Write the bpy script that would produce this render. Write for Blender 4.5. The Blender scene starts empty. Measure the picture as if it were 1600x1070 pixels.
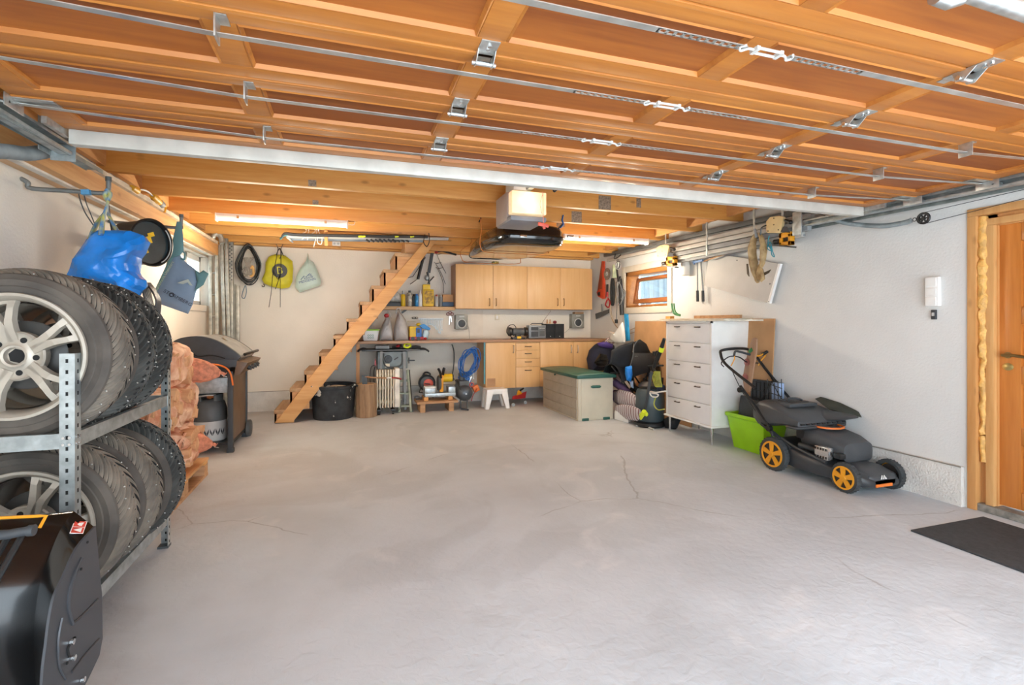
import bpy, bmesh, math, random
from mathutils import Vector, Matrix, noise
random.seed(7)
R = math.radians
S = bpy.context.scene
COL = S.collection
# ---------------------------------------------------------------- camera, world, sun, exposure
H, F, YAW, HY = 1.25, 780.0, 18.1, 504.0
cam_d = bpy.data.cameras.new('camera'); cam = bpy.data.objects.new('camera', cam_d); COL.objects.link(cam)
cam.location = (0, 0, H); cam.rotation_euler = (R(90), 0, R(-YAW))
cam_d.sensor_width = 36; cam_d.lens = 36*F/1600; cam_d.shift_y = -(535-HY)/1600; cam_d.clip_start = .02
S.camera = cam
W = bpy.data.worlds.new('daylight'); S.world = W; W.use_nodes = True
bg = W.node_tree.nodes['Background']; bg.inputs[0].default_value = (.78, .9, 1, 1); bg.inputs[1].default_value = 4.4
sd = bpy.data.lights.new('sun', 'SUN'); sd.energy = 15.0; sd.angle = R(2); sd.color = (.93, .97, 1)
sun = bpy.data.objects.new('sun', sd); COL.objects.link(sun); sun.rotation_euler = (R(14), R(-6), 0); sun.location = (0, -6, 9)
S.view_settings.view_transform = 'Standard'; S.view_settings.look = 'None'; S.view_settings.gamma = 1
S.view_settings.use_curve_mapping = False; S.view_settings.exposure = 0.69
S.cycles.use_denoising = True; S.cycles.max_bounces = 10; S.cycles.diffuse_bounces = 8
S.cycles.sample_clamp_indirect = 6
FILL_W = 13.5
# ---------------------------------------------------------------- helpers
TH = R(YAW)
def P(px, py, X=None, Y=None, Z=None, t=None):
    u = (px-800)/F; v = (HY-py)/F
    d = Vector((math.sin(TH)+u*math.cos(TH), math.cos(TH)-u*math.sin(TH), v))
    if X is not None: t = X/d.x
    elif Y is not None: t = Y/d.y
    elif Z is not None: t = (Z-H)/d.z
    return Vector((0, 0, H)) + d*t
def lin(c):
    c = c/255; return c/12.92 if c <= .04045 else ((c+.055)/1.055)**2.4
def rgb(h):
    if isinstance(h, str): h = h.lstrip('#'); h = [int(h[i:i+2], 16) for i in (0, 2, 4)]
    return (lin(h[0]), lin(h[1]), lin(h[2]), 1)
MATS = {}
def mat(name, col, rough=.5, metal=0, var=.12, scale=8, bump=0, emit=0, coat=0, alpha=1, trans=0, col2=None, stretch=(1, 1, 1), bscale=None):
    if name in MATS: return MATS[name]
    m = bpy.data.materials.new(name); m.use_nodes = True; MATS[name] = m
    nt = m.node_tree; N = nt.nodes; L = nt.links; b = N['Principled BSDF']
    c = rgb(col); b.inputs['Roughness'].default_value = rough; b.inputs['Metallic'].default_value = metal
    if coat: b.inputs['Coat Weight'].default_value = coat; b.inputs['Coat Roughness'].default_value = .08
    if trans: b.inputs['Transmission Weight'].default_value = trans
    if alpha < 1: b.inputs['Alpha'].default_value = alpha
    tc = N.new('ShaderNodeTexCoord'); mp = N.new('ShaderNodeMapping'); mp.inputs['Scale'].default_value = stretch
    L.new(tc.outputs['Object'], mp.inputs[0])
    nz = N.new('ShaderNodeTexNoise'); nz.inputs['Scale'].default_value = scale; nz.inputs['Detail'].default_value = 5
    L.new(mp.outputs[0], nz.inputs['Vector'])
    mx = N.new('ShaderNodeMix'); mx.data_type = 'RGBA'
    c2 = rgb(col2) if col2 else tuple(min(1, x*(1-var*2.2)) for x in c[:3])+(1,)
    c1 = c if col2 else tuple(min(1, x*(1+var)) for x in c[:3])+(1,)
    rp = N.new('ShaderNodeMapRange'); rp.inputs[1].default_value = .35; rp.inputs[2].default_value = .65
    L.new(nz.outputs[0], rp.inputs[0]); L.new(rp.outputs[0], mx.inputs[0])
    mx.inputs[6].default_value = c1; mx.inputs[7].default_value = c2
    L.new(mx.outputs[2], b.inputs['Base Color'])
    if bump:
        bp = N.new('ShaderNodeBump'); bp.inputs['Strength'].default_value = bump; bp.inputs['Distance'].default_value = .01
        n2 = N.new('ShaderNodeTexNoise'); n2.inputs['Scale'].default_value = bscale or scale*4; n2.inputs['Detail'].default_value = 4
        L.new(mp.outputs[0], n2.inputs['Vector']); L.new(n2.outputs[0], bp.inputs['Height']); L.new(bp.outputs[0], b.inputs['Normal'])
    if emit:
        b.inputs['Emission Color'].default_value = c; b.inputs['Emission Strength'].default_value = emit
    return m
def wood(name, base, dark, axis='X', scale=6, rough=.45, knots=.5, coat=0, contrast=1.0):
    if name in MATS: return MATS[name]
    m = bpy.data.materials.new(name); m.use_nodes = True; MATS[name] = m
    nt = m.node_tree; N = nt.nodes; L = nt.links; b = N['Principled BSDF']; b.inputs['Roughness'].default_value = rough
    if coat: b.inputs['Coat Weight'].default_value = coat; b.inputs['Coat Roughness'].default_value = .2
    tc = N.new('ShaderNodeTexCoord'); mp = N.new('ShaderNodeMapping')
    sc = [1, 1, 1]; sc['XYZ'.index(axis)] = .07; mp.inputs['Scale'].default_value = sc
    L.new(tc.outputs['Object'], mp.inputs[0])
    oi = N.new('ShaderNodeObjectInfo'); ad = N.new('ShaderNodeVectorMath'); ad.operation = 'ADD'
    ml = N.new('ShaderNodeMath'); ml.operation = 'MULTIPLY'; ml.inputs[1].default_value = 13; L.new(oi.outputs['Random'], ml.inputs[0])
    L.new(mp.outputs[0], ad.inputs[0]); L.new(ml.outputs[0], ad.inputs[1])
    n1 = N.new('ShaderNodeTexNoise'); n1.inputs['Scale'].default_value = scale*2; n1.inputs['Detail'].default_value = 6; n1.inputs['Distortion'].default_value = .6
    L.new(ad.outputs[0], n1.inputs['Vector'])
    n3 = N.new('ShaderNodeTexNoise'); n3.inputs['Scale'].default_value = scale*14; n3.inputs['Detail'].default_value = 3
    L.new(ad.outputs[0], n3.inputs['Vector'])
    am = N.new('ShaderNodeMath'); am.operation = 'MULTIPLY_ADD'; am.inputs[1].default_value = .35; L.new(n3.outputs[0], am.inputs[0]); L.new(n1.outputs[0], am.inputs[2])
    rp = N.new('ShaderNodeMapRange'); rp.inputs[1].default_value = .5; rp.inputs[2].default_value = .9; rp.inputs[4].default_value = contrast; L.new(am.outputs[0], rp.inputs[0])
    mx = N.new('ShaderNodeMix'); mx.data_type = 'RGBA'; mx.inputs[6].default_value = rgb(base); mx.inputs[7].default_value = rgb(dark)
    L.new(rp.outputs[0], mx.inputs[0]); out = mx.outputs[2]
    if knots:
        mk = N.new('ShaderNodeMapping'); s2 = [1, 1, 1]; s2['XYZ'.index(axis)] = .45; mk.inputs['Scale'].default_value = s2
        L.new(tc.outputs['Object'], mk.inputs[0]); a2 = N.new('ShaderNodeVectorMath'); a2.operation = 'ADD'
        L.new(mk.outputs[0], a2.inputs[0]); L.new(ml.outputs[0], a2.inputs[1])
        vo = N.new('ShaderNodeTexVoronoi'); vo.inputs['Scale'].default_value = 8; vo.inputs['Randomness'].default_value = 1; L.new(a2.outputs[0], vo.inputs['Vector'])
        r2 = N.new('ShaderNodeMapRange'); r2.inputs[1].default_value = .05; r2.inputs[2].default_value = .15; r2.inputs[3].default_value = knots; r2.inputs[4].default_value = 0
        L.new(vo.outputs['Distance'], r2.inputs[0])
        m2 = N.new('ShaderNodeMix'); m2.data_type = 'RGBA'; L.new(r2.outputs[0], m2.inputs[0]); L.new(out, m2.inputs[6])
        m2.inputs[7].default_value = tuple(x*.45 for x in rgb(dark)[:3])+(1,); out = m2.outputs[2]
    L.new(out, b.inputs['Base Color'])
    bp = N.new('ShaderNodeBump'); bp.inputs['Strength'].default_value = .12; bp.inputs['Distance'].default_value = .004
    L.new(am.outputs[0], bp.inputs['Height']); L.new(bp.outputs[0], b.inputs['Normal'])
    return m
WM = {}      # the world matrix each object is given
CUR = [Matrix.Identity(4)]
ID = Matrix.Identity(4)
def place(o, M, parent=None):
    WM[o] = M.copy()
    if parent is not None:
        o.parent = parent; o.matrix_parent_inverse = WM[parent].inverted()
    o.matrix_basis = M
def thing(name, label, cat, loc=(0, 0, 0), rz=0, group=None, local=False, M=None):
    o = bpy.data.objects.new(name, None); COL.objects.link(o); o.empty_display_size = .1
    m = M if M is not None else Matrix.Translation(Vector(loc)) @ Matrix.Rotation(R(rz), 4, 'Z')
    place(o, m); CUR[0] = m if (local or M is not None) else ID
    o['label'] = label; o['category'] = cat
    if group: o['group'] = group
    return o
def tag(o, label, cat, group=None, kind=None):
    if label: o['label'] = label
    if cat: o['category'] = cat
    if group: o['group'] = group
    if kind: o['kind'] = kind
    return o
def dup(root, M, label=None, group=None):
    """a copy of a thing with copies of its parts and sub-parts, moved to the matrix M"""
    old = WM[root]
    def rec(o, par):
        c = o.copy(); COL.objects.link(c)
        if par is None:
            place(c, M)
        else:
            c.parent = par; c.matrix_parent_inverse = o.matrix_parent_inverse.copy(); c.matrix_basis = o.matrix_basis.copy()
            WM[c] = M @ old.inverted() @ WM[o]
        for ch in KIDS.get(o, []): rec(ch, c)
        return c
    c = rec(root, None)
    if label: c['label'] = label
    if group: c['group'] = group
    return c
KIDS = {}
class MB:
    def __init__(s): s.bm = bmesh.new()
    def _f(s, vs):
        try: return s.bm.faces.new(vs)
        except ValueError: return None
    def box(s, x0, x1, y0, y1, z0, z1, M=None):
        v = [Vector((x, y, z)) for z in (z0, z1) for y in (y0, y1) for x in (x0, x1)]
        if M is not None: v = [M @ q for q in v]
        b = [s.bm.verts.new(q) for q in v]
        for f in ((0, 2, 3, 1), (4, 5, 7, 6), (0, 1, 5, 4), (2, 6, 7, 3), (0, 4, 6, 2), (1, 3, 7, 5)): s._f([b[i] for i in f])
        return s
    def hexa(s, a, b):          # two quads (lists of 4 points) bridged
        A = [s.bm.verts.new(q) for q in a]; B = [s.bm.verts.new(q) for q in b]
        s._f(A[::-1]); s._f(B)
        for i in range(len(A)): s._f([A[i], A[(i+1) % len(A)], B[(i+1) % len(A)], B[i]])
        return s
    def prism(s, pts, vec):
        vec = Vector(vec); return s.hexa([Vector(q) for q in pts], [Vector(q)+vec for q in pts])
    def bar(s, p0, p1, w, h, up=(0, 0, 1)):     # rectangular bar between two points
        p0, p1 = Vector(p0), Vector(p1); d = (p1-p0).normalized(); up = Vector(up)
        sd_ = d.cross(up)
        if sd_.length < 1e-4: sd_ = d.cross(Vector((1, 0, 0)))
        sd_.normalize(); u = sd_.cross(d)
        q = lambda p: [p+sd_*a*w/2+u*b*h/2 for a, b in ((-1, -1), (1, -1), (1, 1), (-1, 1))]
        return s.hexa(q(p0), q(p1))
    def cyl(s, p0, p1, r, r2=None, seg=16): return s.tube([p0, p1], [r, r if r2 is None else r2], seg)
    def tube(s, pts, r, seg=8, closed=False, flat=1.0):
        pts = [Vector(p) for p in pts]; n = len(pts); rs = r if isinstance(r, (list, tuple)) else [r]*n
        d0 = (pts[1]-pts[0]).normalized(); up = Vector((0, 0, 1)) if abs(d0.z) < .9 else Vector((1, 0, 0))
        u = up.cross(d0).normalized(); rings = []
        for i, p in enumerate(pts):
            if closed: d = (pts[(i+1) % n]-pts[i-1]).normalized()
            else: d = (pts[min(i+1, n-1)]-pts[max(i-1, 0)]).normalized()
            u = (u-d*u.dot(d))
            u = u.normalized() if u.length > 1e-5 else d.orthogonal().normalized()
            w = d.cross(u)
            rings.append([s.bm.verts.new(p+(u*math.cos(a)+w*math.sin(a)*flat)*rs[i]) for a in (2*math.pi*k/seg for k in range(seg))])
        for i in range(n if closed else n-1):
            a, b = rings[i], rings[(i+1) % n]
            for k in range(seg): s._f([a[k], a[(k+1) % seg], b[(k+1) % seg], b[k]])
        if not closed: s._f(rings[0][::-1]); s._f(rings[-1])
        return s
    def lathe(s, prof, seg=32, M=ID, closed=False, caps=True):      # profile of (radius, height) about local Z
        rings = []
        for r, h in prof:
            if r < 1e-5: rings.append([s.bm.verts.new(M @ Vector((0, 0, h)))])
            else: rings.append([s.bm.verts.new(M @ Vector((r*math.cos(a), r*math.sin(a), h))) for a in (2*math.pi*k/seg for k in range(seg))])
        m = len(rings)
        for i in range(m if closed else m-1):
            a, b = rings[i], rings[(i+1) % m]
            for k in range(seg):
                k2 = (k+1) % seg
                if len(a) == 1 and len(b) == 1: continue
                if len(a) == 1: s._f([a[0], b[k2], b[k]])
                elif len(b) == 1: s._f([a[k], a[k2], b[0]])
                else: s._f([a[k], a[k2], b[k2], b[k]])
        if not closed and caps:
            if len(rings[0]) > 1: s._f(rings[0][::-1])
            if len(rings[-1]) > 1: s._f(rings[-1])
        return s
    def ball(s, c, r, seg=16, M=None):
        r = (r, r, r) if not isinstance(r, (tuple, list)) else r
        m = Matrix.Translation(Vector(c)) @ (M or ID) @ Matrix.Diagonal((*r, 1))
        bmesh.ops.create_uvsphere(s.bm, u_segments=seg, v_segments=max(6, seg*2//3), radius=1, matrix=m); return s
    def grid(s, fn, nu, nv, cu=False, cv=False):
        g = [[s.bm.verts.new(fn(i/nu, j/nv)) for j in range(nv if cv else nv+1)] for i in range(nu if cu else nu+1)]
        for i in range(nu):
            for j in range(nv):
                a, b = g[i], g[(i+1) % len(g)]; j2 = (j+1) % len(a)
                s._f([a[j], b[j], b[j2], a[j2]])
        return s
    def pillow(s, pts, n, th, c=None, rings=7, flat=0, wr=0, js=12, back=1.0):
        # soft bag shape: outline points, facing n, thickness th
        pts = [Vector(p) for p in pts]; n = Vector(n).normalized(); c = Vector(c) if c is not None else sum(pts, Vector())/len(pts); N_ = len(pts)
        for sg in (1, -back):
            R_ = []
            for k in range(rings+1):
                q = 1-k/rings
                if k == rings: R_.append([s.bm.verts.new(c+n*sg*th/2)]); break
                h = th/2*math.sqrt(max(0, 1-q**2.2))
                row = []
                for p in pts:
                    v = c.lerp(p, q); w_ = wr*noise.noise(v*js)*(1-q*.6) if wr else 0
                    row.append(s.bm.verts.new(v+n*(sg*h+w_)))
                R_.append(row)
            if sg == 1: first = R_[0]
            else:
                for a, b in zip(R_[0], first): a.co = b.co
            for a, b in zip(R_[:-1], R_[1:]):
                for k in range(N_):
                    k2 = (k+1) % N_
                    s._f([a[k], a[k2], b[k2], b[k]] if len(b) > 1 else [a[k], a[k2], b[0]])
        bmesh.ops.remove_doubles(s.bm, verts=s.bm.verts[:], dist=.0003)
        return s
    def build(s, name, m, parent=None, bev=0, label=None, cat=None, group=None, kind=None, sub=0, solid=0, M=None, smooth=40, seg=2, jit=0, js=8):
        bm = s.bm
        if jit:
            for v in bm.verts:
                n_ = noise.noise_vector(v.co*js); v.co += n_*jit
        bmesh.ops.recalc_face_normals(bm, faces=bm.faces[:])
        if bev:
            es = [e for e in bm.edges if len(e.link_faces) == 2 and e.calc_face_angle(0) > R(35)]
            try: bmesh.ops.bevel(bm, geom=es, offset=bev, segments=seg, profile=.6, affect='EDGES', clamp_overlap=True)
            except Exception: pass
        for f in bm.faces: f.smooth = True
        for e in bm.edges:
            if len(e.link_faces) == 2 and e.calc_face_angle(0) > R(smooth): e.smooth = False
        lo = Vector((min(v.co[i] for v in bm.verts) for i in range(3))); hi = Vector((max(v.co[i] for v in bm.verts) for i in range(3)))
        c = (lo+hi)/2
        if parent is None: c.z = lo.z
        for v in bm.verts: v.co -= c
        me = bpy.data.meshes.new(name); bm.to_mesh(me); bm.free()
        me.materials.append(m if not isinstance(m, str) else MATS[m])
        o = bpy.data.objects.new(name, me); COL.objects.link(o)
        base = M if M is not None else (CUR[0] if parent is not None else ID)
        place(o, base @ Matrix.Translation(c), parent)
        if parent is not None: KIDS.setdefault(parent, []).append(o)
        if solid:
            k = o.modifiers.new('solid', 'SOLIDIFY'); k.thickness = abs(solid); k.offset = -1 if solid > 0 else 0
        if sub: k = o.modifiers.new('sub', 'SUBSURF'); k.levels = sub; k.render_levels = sub
        tag(o, label, cat, group, kind)
        return o
def struct(name, mb, m, parent=None, **k):
    return mb.build(name, m, parent, kind=None if parent else 'structure', **k)
def arc(c, r, a0, a1, n, ax='XZ', ry=None):
    i, j = 'XYZ'.index(ax[0]), 'XYZ'.index(ax[1]); ry = ry or r; out = []
    for k in range(n+1):
        a = R(a0+(a1-a0)*k/n); p = Vector(c); p[i] += r*math.cos(a); p[j] += ry*math.sin(a); out.append(p)
    return out
def smooth_path(pts, n=6):
    pts = [Vector(p) for p in pts]; out = []
    for i in range(len(pts)-1):
        p0, p1, p2, p3 = pts[max(i-1, 0)], pts[i], pts[i+1], pts[min(i+2, len(pts)-1)]
        for k in range(n):
            t = k/n; t2, t3 = t*t, t*t*t
            out.append(.5*((2*p1)+(p2-p0)*t+(2*p0-5*p1+4*p2-p3)*t2+(3*p1-p0-3*p2+p3)*t3))
    return out+[pts[-1]]
def blob(fn, n=24, m=16): return MB().grid(fn, n, m, cu=True)
def text(s, size, m, M, parent=None, name='lettering', ext=.0006, label=None, xs=1):
    cu = bpy.data.curves.new(name, 'FONT'); cu.body = s; cu.size = size; cu.extrude = ext; cu.align_x = 'CENTER'; cu.align_y = 'CENTER'; cu.resolution_u = 2
    t = bpy.data.objects.new(name, cu); me = t.to_mesh(); me2 = me.copy(); t.to_mesh_clear(); bpy.data.objects.remove(t); bpy.data.curves.remove(cu)
    for v in me2.vertices: v.co.x *= xs
    me2.materials.clear(); me2.materials.append(m)
    o = bpy.data.objects.new(name, me2); COL.objects.link(o); place(o, M, parent)
    if parent is not None: KIDS.setdefault(parent, []).append(o)
    if label: o['label'] = label
    return o
def facing(p, d, tilt=0, up=None):      # matrix whose local Z points along d, local Y up; for writing on a face
    z = Vector(d).normalized(); y = Vector(up or (0, 0, 1)); y = (y-z*y.dot(z)).normalized(); x = y.cross(z)
    m = Matrix((x, y, z)).transposed().to_4x4(); return Matrix.Translation(Vector(p)) @ m @ Matrix.Rotation(R(tilt), 4, 'Z')
# ---------------------------------------------------------------- shared materials
white_wall = mat('white_wall', '#e6dfd2', .85, var=.02, scale=2.5, bump=.25, bscale=60)
right_wall_m = mat('white_wall_daylit', '#d6d6d3', .85, var=.02, scale=2.5, bump=.25, bscale=60)  # same paint as white_wall, with the cooler daylight put into its colour
plinth = mat('plinth_paint', '#d8d6d0', .85, var=.05, scale=6, bump=.9, bscale=70)
pine = wood('pine_joist', '#dca55a', '#c8863a', 'X', 5, .5, .6)
pine_y = wood('pine_along_depth', '#d3a26a', '#b98045', 'Y', 6, .55, .5)
pine_z = wood('pine_upright', '#d0985a', '#b5763a', 'Z', 6, .5, .6)
rawwood = wood('raw_wood', '#c99e74', '#a67c55', 'X', 8, .7, .3)
door_wood = wood('varnished_pine', '#bd7a34', '#9c5a20', 'X', 4, .5, .35, coat=.08)
door_panel = wood('varnished_pine_panel', '#a86224', '#84461a', 'X', 3, .6, .15, contrast=1.3)
edoor_wood = wood('orange_door_wood', '#c9803c', '#ad6424', 'Z', 5, .35, .4, coat=.2)
beech = wood('beech_veneer', '#dcb27c', '#cf9f66', 'Z', 5, .4, 0, contrast=.8)
beech_edge = wood('beech_edge', '#cda673', '#ba9160', 'X', 5, .45, 0)
ctop = wood('counter_laminate', '#b48b66', '#94694a', 'X', 5, .4, 0)
galv = mat('galvanised_steel', '#b3bbbc', .42, .75, var=.12, scale=20)
zinc = mat('zinc_plate', '#c3c5c2', .35, .8, var=.1, scale=30)
alu = mat('dull_aluminium', '#b9b7ac', .45, .6, var=.15, scale=14)
pale_metal = mat('pale_painted_steel', '#c9c8c0', .5, .2, var=.06)
steel = mat('bright_steel', '#cfd0d0', .25, .9, var=.05)
dsteel = mat('dark_steel', '#4c4f50', .4, .7, var=.1)
black = mat('black_plastic', '#1b1c1d', .42, var=.08)
blackg = mat('gloss_black_paint', '#0c0d0e', .2, var=.05, coat=.15)
char = mat('charcoal_plastic', '#393d41', .5, var=.08)
dgrey = mat('dark_grey', '#55595a', .55, var=.08)
mgrey = mat('mid_grey', '#8a8d8d', .55, var=.08)
lgrey = mat('light_grey', '#bfc0bd', .5, var=.05)
white = mat('white_plastic', '#e9e8e4', .4, var=.02)
cream = mat('cream_paint', '#dcd2bb', .5, var=.04)
rubber = mat('black_rubber', '#1f2021', .75, var=.1, bump=.1)
red = mat('red_paint', '#b3262a', .4, var=.06)
salmon = mat('salmon_plastic', '#e0624f', .45, var=.05)
orange = mat('orange_plastic', '#e6782a', .45, var=.05)
amber = mat('amber_plastic', '#e39a1e', .45, var=.06)
yellow = mat('yellow_plastic', '#e8bf1e', .45, var=.06)
blue = mat('blue_plastic', '#2169bd', .4, var=.08)
teal = mat('teal_plastic', '#2b6f74', .45, var=.06)
lime = mat('lime_plastic', '#9ed916', .35, var=.03)
neon = mat('neon_yellow', '#d4e32a', .5, var=.03)
green = mat('green_plastic', '#2e7a45', .45, var=.05)
purple = mat('purple_cloth', '#6a55a8', .8, var=.1, bump=.2)
navy = mat('navy_cloth', '#262b3f', .85, var=.12, bump=.2)
card = mat('cardboard', '#b98e63', .85, var=.06, scale=4)
rope_m = mat('white_cord', '#ddd8cc', .7, var=.05)
# ================================================================ THE SETTING
XL, XR, YB, ZC = -1.70, 3.98, 7.8, 2.33
floor_m = mat('painted_concrete', '#c8cfd5', .62, var=.05, scale=1.6)
nt = floor_m.node_tree; N = nt.nodes; L = nt.links; B = N['Principled BSDF']
old = B.inputs['Base Color'].links[0].from_socket
tc = N.new('ShaderNodeTexCoord')
def nn(scale, detail=6, dist=0):
    n = N.new('ShaderNodeTexNoise'); n.inputs['Scale'].default_value = scale; n.inputs['Detail'].default_value = detail
    n.inputs['Distortion'].default_value = dist; L.new(tc.outputs['Object'], n.inputs['Vector']); return n.outputs[0]
def rng(sock, a, b, c=0, d=1):
    r = N.new('ShaderNodeMapRange'); L.new(sock, r.inputs[0])
    for i, v in enumerate((a, b, c, d)): r.inputs[i+1].default_value = v
    return r.outputs[0]
def mixc(fac, a, col):
    m = N.new('ShaderNodeMix'); m.data_type = 'RGBA'; L.new(fac, m.inputs[0]); L.new(a, m.inputs[6]); m.inputs[7].default_value = rgb(col); return m.outputs[2]
# paler scuffed patches, darker worn patches, brownish dirt, thin cracks
c = mixc(rng(nn(.9, 8, 1.2), .5, .56, 0, .3), old, '#b0b5b9')
c = mixc(rng(nn(2.6, 9, .6), .6, .7, 0, .4), c, '#dcdee0')
sx = N.new('ShaderNodeSeparateXYZ'); L.new(tc.outputs['Object'], sx.inputs[0])
dirt = N.new('ShaderNodeMath'); dirt.operation = 'MULTIPLY'
L.new(rng(nn(.7, 4), .35, .6), dirt.inputs[0]); L.new(rng(sx.outputs[0], -.5, -3, 0, .5), dirt.inputs[1])
c = mixc(dirt.outputs[0], c, '#ab9484')
d2 = N.new('ShaderNodeMath'); d2.operation = 'MULTIPLY'; L.new(rng(sx.outputs[1], .5, 4.0, 0, .3), d2.inputs[0]); L.new(rng(nn(.5, 3), .3, .5), d2.inputs[1])
c = mixc(d2.outputs[0], c, '#a39b92')
vo = N.new('ShaderNodeTexVoronoi'); vo.feature = 'DISTANCE_TO_EDGE'; vo.inputs['Scale'].default_value = .55
ad = N.new('ShaderNodeMix'); ad.data_type = 'VECTOR'; ad.inputs[0].default_value = .12; nv = N.new('ShaderNodeTexNoise'); nv.inputs['Scale'].default_value = 3; nv.inputs['Detail'].default_value = 8
L.new(tc.outputs['Object'], nv.inputs['Vector']); L.new(tc.outputs['Object'], ad.inputs[4]); L.new(nv.outputs['Color'], ad.inputs[5]); L.new(ad.outputs[1], vo.inputs['Vector'])
cr = N.new('ShaderNodeMath'); cr.operation = 'MULTIPLY'; L.new(rng(vo.outputs[0], .0, .003, .5, 0), cr.inputs[0]); L.new(rng(nn(1.3, 3), .52, .6), cr.inputs[1])
c = mixc(cr.outputs[0], c, '#6f6b67')
L.new(c, B.inputs['Base Color'])
bp = N.new('ShaderNodeBump'); bp.inputs['Strength'].default_value = .42; bp.inputs['Distance'].default_value = .01
sm = N.new('ShaderNodeMath'); sm.operation = 'ADD'; L.new(nn(22, 8, .5), sm.inputs[0]); L.new(rng(nn(.9, 8, 1.2), .5, .56, 0, .22), sm.inputs[1])
L.new(sm.outputs[0], bp.inputs['Height']); L.new(bp.outputs[0], B.inputs['Normal'])
struct('floor', MB().box(XL-.2, XR+.2, -.45, YB+.2, -.15, 0), floor_m)
drive = mat('pale_driveway', '#b9bbbd', .9, var=.1, scale=6)
struct('driveway_ground', MB().box(-14, 16, -16, -.45, -.17, -.02), drive)
struct('yard_ground', MB().box(-14, 16, YB+.2, 16, -.3, -.16), mat('grass_ground', '#6f7f4f', .95, var=.2))
struct('wall_back', MB().box(XL-.2, XR+.2, YB, YB+.2, 0, 2.85), white_wall)
# left wall with a window opening Y 6.1-7.2, Z 1.46-2.06
WL = (6.02, 7.22, 1.46, 2.07)
def wall_with_hole(x0, x1, y0, y1, z1, h):
    m = MB(); m.box(x0, x1, y0, h[0], 0, z1); m.box(x0, x1, h[1], y1, 0, z1); m.box(x0, x1, h[0], h[1], 0, h[2]); m.box(x0, x1, h[0], h[1], h[3], z1); return m
struct('wall_left', wall_with_hole(XL-.2, XL, -.45, YB, 2.85, WL), white_wall)
WR = (5.58, 6.63, 1.475, 2.0)
DR = (1.16, 2.25, 0, 2.01)
m = MB(); m.box(XR, XR+.2, -.45, DR[0], 0, 2.85); m.box(XR, XR+.2, DR[0], DR[1], DR[3], 2.85)
m.box(XR, XR+.2, DR[1], WR[0], 0, 2.85); m.box(XR, XR+.2, WR[1], YB, 0, 2.85); m.box(XR, XR+.2, WR[0], WR[1], 0, WR[2]); m.box(XR, XR+.2, WR[0], WR[1], WR[3], 2.85)
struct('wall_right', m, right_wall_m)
# front wall strips beside and over the open garage door
struct('wall_front', MB().box(XL, -1.25, -.45, -.25, 0, 2.85).box(3.75, XR, -.45, -.25, 0, 2.85).box(-1.25, 3.75, -.45, -.25, 2.22, 2.85), white_wall)
# plinths (rough foundation below the boarding)
def rough_plinth(name, x0, x1, y0, y1, z1):
    mb = MB(); mb.box(x0, x1, y0, y1, 0, z1)
    bmesh.ops.subdivide_edges(mb.bm, edges=[e for e in mb.bm.edges if e.calc_length() > 1], cuts=60, use_grid_fill=True)
    return struct(name, mb, plinth, jit=.006, js=14)
rough_plinth('trim_1', XL, XR, YB-.035, YB+.02, .28)
rough_plinth('trim_2', XR-.035, XR+.02, 2.27, YB-.04, .27)
rough_plinth('trim_3', XL-.02, XL+.035, -.3, YB-.04, .28)
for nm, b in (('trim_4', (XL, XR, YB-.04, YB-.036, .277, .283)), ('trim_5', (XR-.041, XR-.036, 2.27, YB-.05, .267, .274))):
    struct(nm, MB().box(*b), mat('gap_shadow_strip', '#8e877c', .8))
# ceiling deck and joists
ceil = struct('ceiling', MB().box(XL-.2, XR+.2, -.45, YB+.2, 2.56, 2.62), wood('deck_boards', '#c18a50', '#a56f38', 'X', 4, .6, .3))
JY = [3.0, 3.65, 4.3, 4.95, 5.6, 6.25, 6.9, 7.5]
for y in JY:
    struct('joist', MB().box(XL, XR, y-.03, y+.03, ZC, ZC+.225), pine, ceil, bev=.003)
struct('wall_plate', MB().box(XL, XR, YB-.1, YB-.001, ZC-.005, ZC+.12), pine, ceil)
plate_m = mat('nail_plate', '#a79c8b', .5, .5, var=.2, scale=60)
for px, py, w, h, j in ((480, 268, .06, .055, 1), (488, 301, .06, .05, 2), (493, 325, .05, .04, 3), (945, 318, .13, .13, 2), (901, 340, .12, .12, 3), (876, 351, .11, .05, 4), (998, 317, .05, .09, 2)):
    y = JY[j]-.031; p = P(px, py, Y=y); z = min(max(p.z, ZC+h/2+.004), ZC+.22-h/2)
    struct('nail_plate', MB().box(p.x-w/2, p.x+w/2, y-.002, y+.001, z-h/2, z+h/2), plate_m, ceil)
for px, j in ((543, 1), (748, 1)):
    p = P(px, 300, Y=JY[j]); d = .0 if px < 600 else -.22
    struct('blocking', MB().bar((p.x+d, JY[j]-.036, ZC+.02), (p.x, JY[j]-.036, ZC+.2), .04, .012, (0, 1, 0)), rawwood, ceil)
for x, z in ((-1.66, 0), (3.78, 0)):
    for a, b in zip(JY[:-1], JY[1:]):
        struct('noggin', MB().box(x-.02, x+.02, a+.024, b-.024, ZC+.03, ZC+.2), pine_y, ceil)
# boxed beam along the left wall (fascia, underside boards)
BZ = 2.065
struct('trim_6', MB().box(-1.56, -1.505, 1.2, 6.85, BZ, BZ+.13), pine_y)
struct('trim_7', MB().box(XL, -1.575, .2, 6.85, BZ+.01, BZ+.035), wood('pale_soffit', '#d8b58c', '#c49a6e', 'Y', 5, .6, .3))
struct('trim_8', MB().box(-1.60, -1.56, .9, 6.85, BZ-.012, BZ+.009), mat('flaked_white_paint', '#dcd5c8', .7, var=.12, scale=9))
struct('trim_9', MB().box(-1.504, -1.475, 2.6, 6.7, BZ+.12, BZ+.15), mat('pale_board', '#cdbfa9', .7))
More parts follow.
